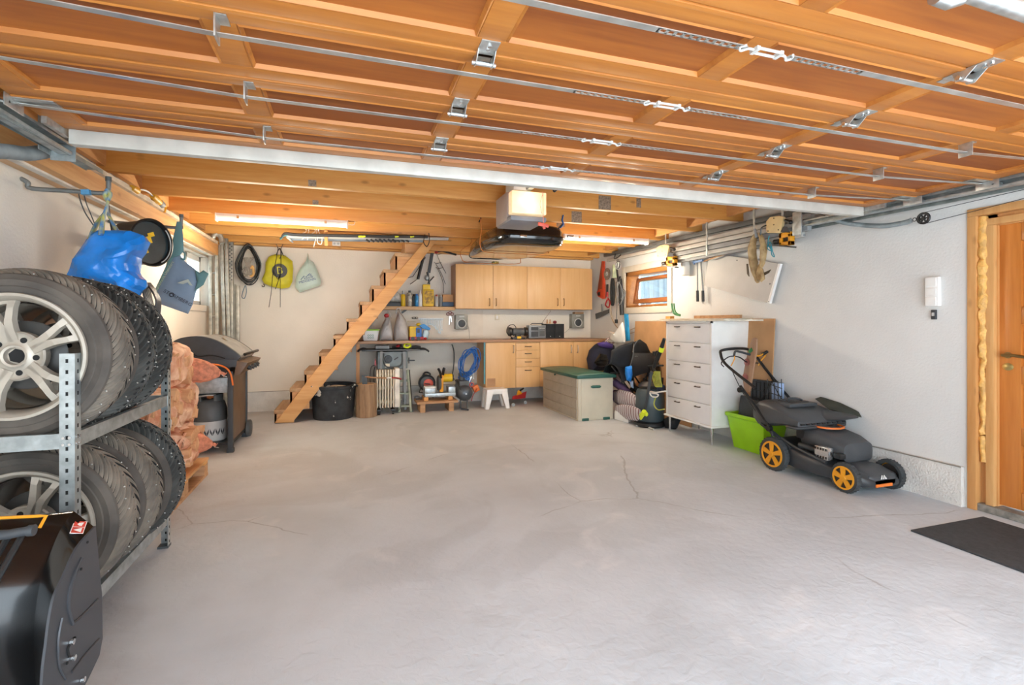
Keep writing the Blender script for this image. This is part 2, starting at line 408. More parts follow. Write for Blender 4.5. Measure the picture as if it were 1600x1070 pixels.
# ---- left window (white)
w = thing('window_1', None or 'white framed window high on the left wall', 'window'); del w['label']; del w['category']; w['kind'] = 'structure'
fr = MB(); y0, y1, z0, z1 = WL; x0, x1 = XL-.14, XL-.08
for b in ((y0, y0+.06, z0, z1), (y1-.06, y1, z0, z1), (y0, y1, z0, z0+.06), (y0, y1, z1-.06, z1), ((y0+y1)/2-.04, (y0+y1)/2+.04, z0, z1)): fr.box(x0, x1, *b)
fr.build('window_frame', white, w, bev=.004)
glass = mat('window_glass', '#eef4f4', .02, var=0, trans=1)
MB().box(XL-.115, XL-.110, y0+.06, y1-.06, z0+.06, z1-.06).build('pane', glass, w)
MB().box(XL-.19, XL+.0, y0, y1, z0-.02, z0).build('window_sill', white, w)
cs = MB()
for b in ((y0-.07, y0, z0-.07, z1+.02), (y1, y1+.07, z0-.07, z1+.02), (y0, y1, z0-.07, z0)): cs.box(XL-.001, XL+.018, *b)
cs.build('casing', white_wall, w)
# ---- right window (wooden, tilted open)
w = thing('window_2', 'x', 'x'); del w['label']; del w['category']; w['kind'] = 'structure'
y0, y1, z0, z1 = WR; wf = wood('window_pine', '#b97d42', '#965c28', 'Y', 5, .4, .3)
fr = MB(); fr.box(XR-.005, XR+.19, y1-.05, y1, z0, z1); fr.box(XR+.13, XR+.19, y0, y0+.04, z0, z1); fr.box(XR-.005, XR+.19, y0, y1, z1-.06, z1); fr.box(XR-.005, XR+.19, y0, y1, z0, z0+.03)
fr.build('window_frame', wf, w, bev=.003)
tilt = Matrix.Translation((XR+.10, 0, z1-.1)) @ Matrix.Rotation(R(10), 4, 'Y') @ Matrix.Translation((-XR-.10, 0, -z1+.1))
sa = MB(); ys0, ys1, zs0, zs1 = y0-.03, y1-.16, z0+.05, z1-.10
for b in ((ys0, ys0+.05, zs0, zs1), (ys1-.05, ys1, zs0, zs1), (ys0, ys1, zs0, zs0+.06), (ys0, ys1, zs1-.05, zs1)): sa.box(XR+.08, XR+.12, *b, M=tilt)
sash = sa.build('sash', wood('sash_wood', '#a8693a', '#84492a', 'Y', 5, .4, .2), w, bev=.003)
MB().box(XR+.098, XR+.102, ys0+.05, ys1-.05, zs0+.06, zs1-.05, M=tilt).build('pane', glass, sash)
MB().bar((XR+.06, 6.32, z0+.045), (XR+.1, 6.12, z0+.05), .02, .012).cyl((XR+.05, 6.2, z0+.03), (XR+.05, 6.2, z0+.075), .012).build('latch', white, w)
cs = MB()
for b in ((y0-.09, y0, z0-.09, z1+.09), (y1, y1+.09, z0-.09, z1+.09), (y0, y1, z0-.09, z0), (y0, y1, z1, z1+.09)): cs.box(XR-.02, XR+.001, *b)
cs.build('casing', mat('cream_casing', '#d6cdbd', .7, var=.03), w, bev=.004)
struct('added_sky_shade', MB().box(XR+.2, 5.35, -.45, 9, 2.6, 2.7), white_wall)  # unseen slab added to keep sky light off the fence
# weathered board fence seen through the open window
f = MB()
for i in range(30): f.box(5.6, 5.63, 4+i*.16, 4.15+i*.16, -.2, 3.2)
f.build('garden_fence', wood('weathered_board', '#8f969d', '#66768a', 'Z', 4, .8, 0), label='pale weathered board fence outside the right-hand window', cat='fence')
# ---- door on the right wall
d = thing('door_1', 'x', 'x'); del d['label']; del d['category']; d['kind'] = 'structure'
cas = MB(); y0, y1, z0, z1 = DR
cas.box(XR-.012, XR+.2, y1-.05, y1, .0, z1-.0501).box(XR-.012, XR+.2, y0, y0+.05, 0, z1-.0501).box(XR-.012, XR+.2, y0, y1, z1-.05, z1)
cas.build('door_frame', wood('frame_pine', '#cf9c62', '#bb8248', 'Z', 6, .5, .5), d, bev=.003)
MB().box(XR+.05, XR+.2, y1-.135, y1-.045, 0, z1-.04).box(XR+.05, XR+.2, y0+.045, y0+.135, 0, z1-.04).box(XR+.05, XR+.2, y0+.05, y1-.05, z1-.125, z1-.045).build('frame_lining', MATS['frame_pine'], d)
cas = MB().box(XR+.02, XR+.09, y1-.13, y1-.085, .03, z1-.1201).box(XR+.02, XR+.09, y0+.085, y0+.13, .03, z1-.1201).box(XR+.02, XR+.09, y0+.085, y1-.085, z1-.12, z1-.075)
cas.build('jamb', wood('jamb_pine', '#d3a56c', '#c08a4e', 'Z', 6, .5, .4), d, bev=.004)
fo = MB()
for (a, b) in ((.32, .5), (.5, 1.97)):
    pts = []; z = a
    while z < b:
        pts.append(Vector((XR+.03+random.uniform(-.006, .01), y1-.066+random.uniform(-.008, .008), z))); z += .028
    rs = [(.026+.02*abs(noise.noise(Vector((0, 0, p.z*9)))))*(1 if p.z > .95 else .75) for p in pts]
    fo.tube(pts, rs, 10)
fo.build('sealing_foam', mat('expanding_foam', '#dca85a', .5, var=.12, scale=25, bump=.5), d, jit=.008, js=25)
lf = MB(); lx = XR+.07; ya, yb, za, zb = y0+.13, y1-.13, .06, z1-.12
st = .115
lf.box(lx, lx+.04, ya, ya+st, za, zb).box(lx, lx+.04, yb-st, yb, za, zb)
rails = [za, .26, .64, .70, 1.07, 1.13, 1.50, 1.56, zb-.0]
bands = [(za, .20), (.53, .64), (.93, 1.05), (1.30, 1.42), (zb-.16, zb)]
bands = [(za, .17), (.47, .58), (.86, .97), (1.24, 1.35), (zb-.12, zb)]
for a, b in bands: lf.box(lx, lx+.04, ya+st, yb-st, a, b)
leaf = lf.build('door_leaf', edoor_wood, d, bev=.004)
for (a, b), (c_, e) in zip(bands[:-1], bands[1:]):
    MB().hexa([(lx+.03, ya+st, b), (lx+.03, yb-st, b), (lx+.03, yb-st, c_), (lx+.03, ya+st, c_)], [(lx+.012, ya+st+.03, b+.03), (lx+.012, yb-st-.03, b+.03), (lx+.012, yb-st-.03, c_-.03), (lx+.012, ya+st+.03, c_-.03)]).build('door_panel', edoor_wood, leaf)
hz = 1.04; hy = yb-.05
MB().cyl((lx, hy, hz), (lx-.045, hy, hz), .011).tube(smooth_path([(lx-.045, hy+.01, hz), (lx-.05, hy-.03, hz+.004), (lx-.045, hy-.11, hz-.006)]), .0095).cyl((lx-.001, hy, hz), (lx-.008, hy, hz), .02).build('door_handle', mat('old_brass', '#9c8a5e', .3, .85), leaf)
MB().lathe([(0, 0), (.028, 0), (.03, .004), (.02, .008), (0, .009)], 24, facing((lx, hy-.0, .965), (-1, 0, 0)) @ Matrix.Diagonal((1, .8, 1, 1))).build('key_plate', mat('brass', '#cdb777', .3, .8), leaf)
MB().box(lx-.07, XR+.2, y0+.05, y1-.05, .0, .05).build('threshold', mat('worn_threshold', '#8b877f', .7, var=.2, scale=20), d, bev=.006)
# ================================================================ OVERHEAD GARAGE DOOR (open, lying under the roof)
DX0, DX1, DZ = -1.235, 3.74, 2.124
STL = [-1.17, -.36, .42, 1.227, 2.045, 2.853, 3.66]; SW = .09
JT = [-.55, -.13, .29, .72, 1.143, 1.563, 1.982, 2.413, 2.765]
gd = thing('garage_door', 'open sectional overhead garage door of varnished pine panels', 'garage door', (1.24, 1.2, DZ))
for a, b in zip(JT[:-1], JT[1:]):
    s_ = MB(); a2, b2 = a+.002, b-.002
    s_.box(DX0, DX1, a2, a2+.075, DZ, DZ+.04).box(DX0, DX1, b2-.075, b2, DZ, DZ+.04)
    for x in STL:
        w_ = SW/2 if -1 < x < 3.5 else SW*.8; s_.box(x-w_, x+w_, a2+.075, b2-.075, DZ, DZ+.04)
    s_.box(DX0, DX1, a2, a2+.02, DZ-.004, DZ+.001)
    sec = s_.build('door_section', door_wood, gd, bev=.004)
    for x, x2 in zip(STL[:-1], STL[1:]):
        xa, xb, ya, yb = x+SW/2, x2-SW/2, a2+.075, b2-.075; pn = MB()
        q = lambda i, z: [(xa+i, ya+i, z), (xb-i, ya+i, z), (xb-i, yb-i, z), (xa+i, yb-i, z)]
        A, B_, C_, D_ = q(0, DZ+.002), q(.007, DZ-.003), q(.014, DZ+.012), 0
        V = [[pn.bm.verts.new(p) for p in r_] for r_ in (A, B_, C_)]
        for u, v in zip(V[:-1], V[1:]):
            for k in range(4): pn._f([u[k], u[(k+1) % 4], v[(k+1) % 4], v[k]])
        for f_ in pn.bm.faces: f_.material_index = 1
        pn._f(V[-1]); T = [pn.bm.verts.new((p[0], p[1], DZ+.035)) for p in A]; pn._f(T)
        for k in range(4): pn._f([V[0][k], V[0][(k+1) % 4], T[(k+1) % 4], T[k]])
        pn.build('wood_panel', door_panel, sec).data.materials.append(door_wood)
# white end profile
MB().box(DX0+.03, 3.71, 2.768, 2.82, 2.060, 2.126).build('end_profile', pale_metal, gd, bev=.003)
# hinges on every joint
def hinge(x, y, side):
    h = MB(); z = DZ
    h.box(x-.03, x+.03, y-.075, y+.075, z-.004, z)
    if side: h.box(x-.02, x+.02, y+.075, y+.10, z-.003, z)
    for sx_ in (-.03, .027): h.prism([(x+sx_, y-.03, z-.002), (x+sx_, y+.045, z-.002), (x+sx_, y+.035, z-.034), (x+sx_, y+.01, z-.038)], (.003, 0, 0))
    o = h.build('hinge', zinc, gd, bev=.001)
    MB().cyl((x-.04, y+.022, z-.026), (x+.04, y+.022, z-.026), .008, seg=10).build('hinge_pin', steel, o)
    b = MB()
    for dy in (-.055, -.035): b.cyl((x, y+dy, z-.004), (x, y+dy, z-.012), .007, seg=6)
    b.build('bolt', steel, o)
for y in (1.143, 1.563, 1.982, 2.413):
    hinge(.42, y, 0); hinge(2.045, y, 1)
# tension straps with turnbuckles
SY = [1.211, 1.626, 2.046, 2.475]; TBX = [1.217, 1.154, 1.10, 1.07]
perf = mat('perforated_steel', '#c4c7c4', .35, .75)
for i, (y, tx) in enumerate(zip(SY, TBX)):
    zs = lambda x: DZ-.012-.035*min(1, min(x-DX0, DX1-x)/.9)
    st = MB(); L0 = tx-.085; R0 = tx+.085
    def band(xs):
        for xa, xb in zip(xs[:-1], xs[1:]): st.bar((xa, y, zs(xa)), (xb, y, zs(xb)), .024, .003)
    def perfband(xa, xb):
        n = int((xb-xa)/.026)
        for sy in (-.0095, .0095): st.bar((xa, y+sy, zs(xa)), (xb, y+sy, zs(xb)), .005, .003)
        for k in range(n+1):
            x = xa+(xb-xa)*k/n; st.box(x-.005, x+.005, y-.010, y+.010, zs(x)-.0015, zs(x)+.0015)
    band([DX0, -.9, -.36, .2, L0-.30]); perfband(L0-.30, L0); perfband(R0, R0+.30); band([R0+.30, 2.2, 2.853, 3.3, DX1])
    so = st.build('tension_strap', perf, gd)
    t_ = MB(); zc = zs(tx)
    for sy in (-.013, .013): t_.tube([(tx-.04, y+sy, zc), (tx+.04, y+sy, zc)], .0045, 8)
    for sx_ in (-.045, .045): t_.box(tx+sx_-.006, tx+sx_+.006, y-.016, y+.016, zc-.006, zc+.006)
    for sg in (-1, 1):
        t_.tube(smooth_path([(tx+sg*.045, y, zc), (tx+sg*.07, y, zc), (tx+sg*.088, y+.012, zc-.003), (tx+sg*.1, y, zc), (tx+sg*.088, y-.014, zc)]), .004, 8)
    t_.build('turnbuckle', lgrey, so)
    g_ = MB()
    for x in (-.36, 2.853):
        g_.box(x-.002, x+.002, y-.035, y+.035, DZ-.062, DZ).box(x-.002, x+.028, y-.035, y+.035, DZ-.004, DZ)
    for x in (-.36, 2.853):
        q = MB().box(x-.0025, x+.0025, y-.032, y+.028, DZ-.066, DZ).box(x-.002, x+.03, y-.032, y+.028, DZ-.004, DZ)
        q.build('strap_guide', zinc, so, bev=.001)
    g_.bm.free()
    # roller brackets at both ends
    for x, sg in ((DX0, -1), (DX1, 1)):
        r_ = MB().box(min(x, x-sg*.13), max(x, x-sg*.13), y-.05, y+.03, DZ-.006, DZ).box(min(x, x+sg*.004), max(x, x+sg*.004), y-.09, y+.03, DZ-.05, DZ)
        r_.cyl((x, y-.06, DZ-.028), (x+sg*.06, y-.06, DZ-.028), .006).cyl((x+sg*.045, y-.06, DZ-.028), (x+sg*.06, y-.06, DZ-.028), .019)
        r_.build('roller_bracket', zinc, gd, bev=.001)
cb = MB()
for x, sg in ((DX0, -1), (DX1, 1)):
    cb.box(min(x, x-sg*.02), max(x, x-sg*.02), 2.62, 2.80, DZ-.03, DZ+.03)
cb.build('corner_bracket', zinc, gd)
# tracks
def track(name, pts, label, w_=.055, h_=.05, op=1, m=galv):
    t_ = MB(); (p0, p1) = pts; p0, p1 = Vector(p0), Vector(p1)
    t_.bar(p0, p1, .003, h_)
    for dz in (-h_/2, h_/2): t_.bar(p0+Vector((-op*w_/2, 0, dz)), p1+Vector((-op*w_/2, 0, dz)), w_, .003)
    for dz in (-h_/2+.006, h_/2-.006): t_.bar(p0+Vector((-op*w_, 0, dz)), p1+Vector((-op*w_, 0, dz)), .003, .012)
    return t_
tr = thing('door_track', 'galvanised steel door track along the left wall, ending over the blue bag', 'track', (-1.3, 1.5, 2.0))
track('x', ((-1.325, -.2, 2.085), (-1.325, 2.95, 2.085)), '', op=-1).build('channel', galv, tr)
MB().bar((-1.32, -.2, 2.015), (-1.32, 3.3, 2.085), .075, .004).bar((-1.356, -.2, 2.03), (-1.356, 3.3, 2.10), .004, .045).bar((-1.283, -.2, 2.005), (-1.283, 3.3, 2.075), .004, .02).build('angle_rail', mat('galv_dark', '#8f9998', .45, .6, var=.15, scale=12), tr)
MB().box(-1.36, -1.26, 2.96, 2.965, 2.03, 2.33).box(-1.36, -1.355, 2.86, 2.965, 2.05, 2.33).build('hanger_plate', galv, tr)
tr = thing('door_track', 'galvanised steel door track along the top of the right wall', 'track', (3.78, 1.5, 2.0))
track('x', ((3.82, -.2, 2.075), (3.82, 3.35, 2.115)), '', op=1).build('channel', galv, tr)
MB().bar((3.87, -.2, 2.10), (3.87, 3.5, 2.14), .06, .004).bar((3.90, -.2, 2.075), (3.90, 3.5, 2.11), .004, .06).build('angle_rail', MATS['galv_dark'], tr)
for y in (1.35, 2.2, 2.9): MB().box(3.82, XR-.002, y-.02, y+.02, 2.12, 2.126).build('bracket', zinc, tr)
# springs and pulley
def spring(pts, r, nm, parent):
    path = smooth_path(pts, 10); m_ = MB(); L_ = 0; helix = []
    m_.tube(path, r*.8, 12)
    n = len(path)
    tot = sum((path[i+1]-path[i]).length for i in range(n-1)); turns = int(tot/.0085); k = turns*10; seg = 0; acc = 0; cum = [0]
    for i in range(n-1): cum.append(cum[-1]+(path[i+1]-path[i]).length)
    j = 0
    for q in range(k+1):
        s_ = tot*q/k
        while j < n-2 and cum[j+1] < s_: j += 1
        f_ = (s_-cum[j])/max(1e-6, cum[j+1]-cum[j]); p = path[j].lerp(path[j+1], f_); d = (path[j+1]-path[j]).normalized()
        u = d.cross(Vector((0, 0, 1))).normalized(); v = d.cross(u); a = 2*math.pi*q/10
        helix.append(p+(u*math.cos(a)+v*math.sin(a))*r*.85)
    m_.tube(helix, r*.16, 4)
    return m_.build(nm, mat('spring_steel', '#8f9696', .45, .5), parent)
sp = thing('extension_spring', 'thick grey tension spring hanging under the left track', 'spring', (-1.4, 2.4, 2.0))
spring([P(-90, 238, X=-1.40), P(0, 236, X=-1.41), P(45, 240, X=-1.42), P(85, 233, X=-1.43), P(112, 222, X=-1.44)], .033, 'coil', sp)
sp = thing('extension_spring', 'long grey tension spring sagging below the right track', 'spring', (3.86, 2.9, 2.0))
spring([P(1300, 341, X=3.86), P(1325, 349, X=3.86), P(1375, 353, X=3.86), P(1412, 348, X=3.86), P(1424, 344, X=3.86)], .019, 'coil', sp)
MB().tube(arc(P(1429, 343, X=3.86), .012, 0, 340, 12, 'YZ'), .003, 6).build('hook', dsteel, sp)
MB().tube([P(1303, 341, X=3.86), P(1270, 331, X=3.86)], .003, 6).build('hook', dsteel, sp)
pu = thing('cable_pulley', 'black slotted pulley wheel at the end of the right spring', 'pulley', P(1443, 341, X=3.86))
c_ = P(1443, 341, X=3.86); Mx = facing(c_, (-1, 0, 0))
pm_ = MB().lathe([(.036, -.007), (.042, -.008), (.036, 0), (.042, .008), (.036, .007), (.028, .007), (.028, -.007)], 32, Mx, closed=True).cyl(c_+Vector((-.01, 0, 0)), c_+Vector((.01, 0, 0)), .011)
for k in range(6):
    a = k*math.pi/3; e = Vector((0, math.cos(a), math.sin(a))); pm_.bar(c_+e*.008, c_+e*.031, .008, .009, (1, 0, 0))
pm_.build('pulley_wheel', mat('pulley_black', '#303233', .4, .4), pu)
MB().bar(c_+Vector((.012, .045, 0)), c_+Vector((.012, 0, 0)), .004, .02, (0, 0, 1)).build('fork', dsteel, pu)
wire = MB().tube([c_+Vector((0, 0, .04)), P(1600, 296, X=3.9), P(1700, 272, X=3.9)], .0022, 6).tube([c_+Vector((0, 0, -.04)), P(1600, 310, X=3.9), P(1700, 288, X=3.9)], .0022, 6)
tag(wire.build('steel_cable', dsteel), 'thin steel cable running from the pulley towards the front of the garage', 'cable')

ob = thing('torsion_bar', 'pale galvanised round bar crossing the upper right corner under the door', 'bar', P(1580, 5, Z=2.07))
MB().tube([P(1500, -18, Z=2.07), P(1600, 16, Z=2.05), P(1720, 58, Z=2.03)], .024, 16).build('bar', zinc, ob)
MB().tube([P(1462, -6, Z=2.06), P(1482, 2, Z=2.055), P(1505, -6, Z=2.06)], .02, 12).build('bar_end', zinc, ob)
# ---- opener
oy = 3.85
op = thing('door_opener', 'grey garage door opener with a lit lamp cover', 'door opener', P(820, 340, Y=oy))
a = P(800, 331, Y=oy); b = P(854, 303, Y=oy); dx = b.x-a.x
lz0 = a.z-.005; lz1 = b.z+.02
MB().box(a.x-.015, b.x+.005, oy+.10, oy+.42, lz0-.045, lz1).build('housing', mat('opener_grey', '#9b8f8a', .5, var=.03), op, bev=.012)
lampm = mat('lamp_cover', '#f6d9ae', .4, emit=.38)
MB().box(a.x, b.x, oy, oy+.10, lz0, lz1-.01).build('lamp_cover', lampm, op, bev=.01)
MB().box(a.x-.01, b.x, oy+.0, oy+.4, lz0-.06, lz0-.02).build('base_cover', mat('opener_underside', '#7d7f86', .5, var=.03), op, bev=.01)
MB().box(a.x+.02, a.x+.14, oy+.02, oy+.24, lz1+.0, lz1+.09).build('terminal_box', lgrey, op, bev=.004)
MB().bar(((a.x+b.x)/2, oy+.2, lz1+.02), ((a.x+b.x)/2, -.2, lz1+.02), .04, .035).build('rail', galv, op)
MB().bar((a.x+.02, oy+.3, lz1), (a.x+.02, oy+.3, ZC), .03, .003, (0, 1, 0)).bar((b.x-.02, oy+.3, lz1), (b.x-.02, oy+.3, ZC), .03, .003, (0, 1, 0)).build('hanger', galv, op)
ar = MB().tube(smooth_path([(a.x+.17, oy+.1, lz1+.03), (a.x+.24, oy-.05, lz1+.06), (b.x+.04, oy-.02, lz1+.075), (b.x+.09, oy+.05, lz1+.02), (b.x+.14, oy, lz1+.08)]), .008)
ar.build('cable', black, op)
q = P(849, 352, Y=oy-.05)
rr = MB().tube([P(848, 300, Y=oy-.05), q], .003, 6).tube(smooth_path([P(848, 303, Y=oy-.04), P(844, 318, Y=oy-.04), P(847, 334, Y=oy-.04)]), .002, 5)
cd = rr.build('release_cord', mat('pink_cord', '#d88a7a', .6), op)
MB().bar(q+Vector((-.045, 0, .01)), q+Vector((.045, 0, -.005)), .022, .028).bar(q, q+Vector((.01, 0, -.03)), .02, .02, (0, 1, 0)).build('release_handle', salmon, cd, bev=.005)
pl = bpy.data.lights.new('opener_bulb', 'POINT'); pl.energy = .8; pl.color = (1, .8, .55); pl.shadow_soft_size = .05
lo = bpy.data.objects.new('opener_bulb', pl); COL.objects.link(lo); lo.location = ((a.x+b.x)/2, oy-.09, (lz0+lz1)/2+.01)
# ---- two tube lights under the joists
def tube_light(x0, x1, y, label):
    z = ZC
    t_ = thing('tube_light', label, 'ceiling lamp', ((x0+x1)/2, y, z))
    MB().box(x0, x1, y-.03, y+.03, z-.03, z-.001).build('housing', white, t_, bev=.005)
    MB().grid(lambda u, v: Vector((x0+.01+(x1-x0-.02)*v, y-.042*math.cos(math.pi*u), z-.028-.045*math.sin(math.pi*u))), 10, 1).build('diffuser', mat('lit_diffuser', '#dcd8d0', .4, emit=.12), t_)
    e = MB()
    for x in (x0+.005, x1-.005): e.box(x-.008, x+.008, y-.045, y+.045, z-.078, z)
    e.build('end_cap', white, t_, bev=.008)
    for x in (x0+.2, x1-.22): MB().box(x-.01, x+.01, y-.047, y+.047, z-.05, z-.02).build('clip', steel, t_)
    for k in range(3):  # added fill lamps, unseen, hanging in mid-air below the fixture
        l = bpy.data.lights.new('tube', 'POINT'); l.energy = FILL_W; l.color = (1, .88, .70); l.shadow_soft_size = .04
        o = bpy.data.objects.new('tube', l); COL.objects.link(o); o.location = (x0+(x1-x0)*(k+.6)/3.4, y, z-.42)
    return t_
t_ = tube_light(-1.245, -.01, 5.585, 'switched-on white tube light under the joists at the left')
p = P(543, 349, Y=5.5)
MB().tube(smooth_path([(-.01, 5.585, 2.30), (.03, 5.585, 2.29), (.06, 5.585, 2.31), (.062, 5.585, 2.42)]), .004, 6).build('lead', white, t_)
tube_light(2.48, 3.66, 5.585, 'switched-on white tube light at the right, partly behind the roof box')
# ================================================================ LEFT SIDE
# ---- wheels: local axis Z is the wheel axis, z=0 the outer face, -z goes inwards
tyre_grey = mat('dusty_tyre_rubber', '#857a6c', .85, var=.18, scale=9, bump=.25, col2='#5e5850')
tyre_dark = mat('dark_tyre_rubber', '#4b4c49', .8, var=.25, scale=6, bump=.2)
groove_m = mat('shaded_groove_rubber', '#1c1c1b', .85)  # near-black colour paints in the shade of the deep tread grooves
side_m = mat('sidewall_rubber', '#5d564e', .8, var=.12, scale=7, col2='#443f3a')
rim_m = mat('silver_alloy', '#b3ab9e', .45, .4, var=.06)
rim_in = mat('alloy_inner', '#8d8a84', .45, .4, var=.1)
hole = mat('dark_hole', '#141414', .8)
stud_m = mat('stud_metal', '#d8d8d4', .3, .8)
def make_wheel(root, tm, Rt=.33, Wd=.235, N=44, blocks=1.0, seedv=0, studs=90):
    Rr = .225
    sl = 2.2 if blocks < 1 else 1.5
    def tread(u, v):
        w_ = (v-.5)*2; th = 2*math.pi*(u-(sl*abs(w_)**1.25+(.5 if w_ > 0 else 0))/N); prof = Rt-.028*abs(w_)**4-.004*w_*w_
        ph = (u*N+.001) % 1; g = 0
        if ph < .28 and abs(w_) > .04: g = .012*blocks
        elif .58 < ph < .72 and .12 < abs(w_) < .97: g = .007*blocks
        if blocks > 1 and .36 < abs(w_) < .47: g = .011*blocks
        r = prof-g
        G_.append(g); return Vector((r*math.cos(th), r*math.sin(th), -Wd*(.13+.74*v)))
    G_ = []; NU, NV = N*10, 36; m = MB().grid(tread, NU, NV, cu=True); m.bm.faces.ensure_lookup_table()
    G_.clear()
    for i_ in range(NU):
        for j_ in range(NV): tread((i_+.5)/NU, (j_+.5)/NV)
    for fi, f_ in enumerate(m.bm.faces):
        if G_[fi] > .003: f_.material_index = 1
    nf = len(m.bm.faces)
    def side(z0, sg, rr=Rr):
        return [(rr-.004, z0-sg*.012), (rr+.012, z0-sg*.004), (rr+.03, z0+sg*.0), (rr+.034, z0-sg*.003), (rr+.055, z0+sg*.002), (Rt-.045, z0-sg*.003), (Rt-.03, z0-sg*.012), (Rt-.026, z0-sg*.02), (Rt-.032, z0-sg*Wd*.13)]
    m.lathe(side(-.004, 1), 96, caps=False); m.lathe(side(-Wd+.004, -1), 96, caps=False)
    for f_ in list(m.bm.faces)[nf:]: f_.material_index = 2
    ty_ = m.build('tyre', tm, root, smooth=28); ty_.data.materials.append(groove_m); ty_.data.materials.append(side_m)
    rm = MB().lathe([(Rr+.008, -.006), (Rr+.006, .003), (Rr-.004, .004), (Rr-.012, -.004), (Rr-.02, -.02), (Rr-.024, -.06), (Rr-.012, -Wd+.02), (Rr+.006, -Wd+.006), (Rr+.008, -Wd), (Rr-.004, -Wd), (Rr-.016, -Wd+.02), (Rr-.03, -.06)], 72, caps=False)
    rim = rm.build('rim', rim_m, root, smooth=35)
    for k in range(5):
        sp_ = MB(); a = 2*math.pi*k/5+.31
        for s_ in (-1, 1):
            def pt(r, off, z): return Vector((r*math.cos(a)-off*math.sin(a), r*math.sin(a)+off*math.cos(a), z))
            st = [(.055, .007, .022, -.03), (.10, .010, .019, -.020), (.13, .016, .017, -.014), (.175, .030, .015, -.016), (Rr-.012, .040, .020, -.028)]
            for A, B_ in zip(st[:-1], st[1:]):
                qa = [pt(A[0], s_*A[1]-A[2], A[3]-.022), pt(A[0], s_*A[1]+A[2], A[3]-.022), pt(A[0], s_*A[1]+A[2]*.7, A[3]), pt(A[0], s_*A[1]-A[2]*.7, A[3])]
                qb = [pt(B_[0], s_*B_[1]-B_[2], B_[3]-.022), pt(B_[0], s_*B_[1]+B_[2], B_[3]-.022), pt(B_[0], s_*B_[1]+B_[2]*.7, B_[3]), pt(B_[0], s_*B_[1]-B_[2]*.7, B_[3])]
                sp_.hexa(qa, qb)
        sp_.bar(Vector((Rr-.03, 0, 0)).__class__((( Rr-.035)*math.cos(a), (Rr-.035)*math.sin(a), -.034)), Vector(((Rr-.012)*math.cos(a), (Rr-.012)*math.sin(a), -.038)), .09, .02)
        sp_.build('spoke', rim_m, rim, smooth=30)
    hb = MB().lathe([(0, -.05), (.03, -.05), (.032, -.028), (.04, -.026), (.048, -.033), (.078, -.034), (.086, -.028), (.092, -.034), (.09, -.07), (0, -.075)], 40)
    hub = hb.build('hub', rim_m, rim)
    for k in range(5):
        hl = MB(); a = 2*math.pi*k/5+.31+math.pi/5; p = Vector((.063*math.cos(a), .063*math.sin(a), -.036)); hl.cyl(p, p+Vector((0, 0, .004)), .0105, seg=12)
        hl.build('bolt_hole', hole, rim)
    MB().cyl((0, 0, -.055), (0, 0, -.046), .027, seg=6).build('centre_bore', hole, rim)
    MB().lathe([(0, -.10), (.12, -.10), (.13, -.105), (.12, -.12), (0, -.12)], 32).build('inner_disc', mat('brake_side_disc', '#4f4d4a', .5, .3), rim)
    if studs:
        st = MB(); rnd = random.Random(seedv)
        for k in range(studs):
            th = 2*math.pi*(k+rnd.random()*.5)/studs; w_ = rnd.choice((-1, 1))*rnd.uniform(.35, .92)
            r = Rt-.028*abs(w_)**4-.004*w_*w_-.003; d = Vector((math.cos(th), math.sin(th), 0)); p = d*r+Vector((0, 0, -Wd*(.5+.37*w_)))
            st.cyl(p, p+d*.006, .0028, seg=6)
        st.build('studs', stud_m, root, kind='stuff', smooth=90)
WX = -1.165; rotY = Matrix.Rotation(R(90), 4, 'X')
spec = [((WX, 2.275, 1.127), 12, 'winter wheel with wide dusty tread at the front of the upper rack shelf', 0),
        ((WX-.0, 2.525, 1.122), 50, 'dark studded wheel in the middle of the upper rack shelf, second from the front', 1),
        ((WX-.01, 2.775, 1.117), 20, 'dark studded wheel with blocky tread, furthest back on the upper rack shelf', 1),
        ((WX-.01, 2.36, .458), -20, 'winter wheel at the front of the lower rack shelf, behind the snow blower', 0),
        ((WX+.0, 2.61, .455), 30, 'dusty studded wheel in the middle of the lower rack shelf', 0),
        ((WX+.02, 2.88, .45), 5, 'dark wheel furthest back on the lower rack shelf with white plastic over it', 1)]
protos = {}
for i, (loc, rz, lab, k) in enumerate(spec):
    M_ = Matrix.Translation(loc) @ rotY @ Matrix.Rotation(R(rz), 4, 'Z')
    if k not in protos:
        t_ = thing('wheel', lab, 'wheel', M=M_, group='winter wheels on the steel rack'); protos[k] = t_
        make_wheel(t_, tyre_grey if k == 0 else tyre_dark, studs=44 if k == 0 else 90, seedv=k, N=40 if k == 0 else 34, blocks=.9 if k == 0 else 1.4)
    else: dup(protos[k], M_, lab)
CUR[0] = ID
# ---- galvanised rack
rk = thing('steel_rack', 'galvanised bolted steel rack with perforated posts carrying the winter wheels', 'rack', (-1.2, 2.76, 0))
rx0, rx1, ry0, ry1 = -1.42, -.955, 2.235, 3.27
def post(x, y, sx, sy):
    m = MB(); L_ = .045; z1 = 1.137
    m.box(min(x, x+sx*L_), max(x, x+sx*L_), y-.001, y+.001, 0, z1); m.box(x-.001, x+.001, min(y, y+sy*L_), max(y, y+sy*L_), 0, z1)
    o = m.build('post', galv, rk)
    h = MB(); zz = .03
    while zz < z1-.02:
        h.box(x+sx*.022-.004, x+sx*.022+.004, y-.0018, y+.0018, zz-.007, zz+.007); h.box(x-.0018, x+.0018, y+sy*.022-.004, y+sy*.022+.004, zz-.007, zz+.007); zz += .04
    h.build('slots', hole, o, kind='stuff')
    MB().box(min(x-sx*.003, x+sx*(L_+.004)), max(x-sx*.003, x+sx*(L_+.004)), min(y-sy*.003, y+sy*(L_+.004)), max(y-sy*.003, y+sy*(L_+.004)), 0, .012).build('foot', dgrey, o)
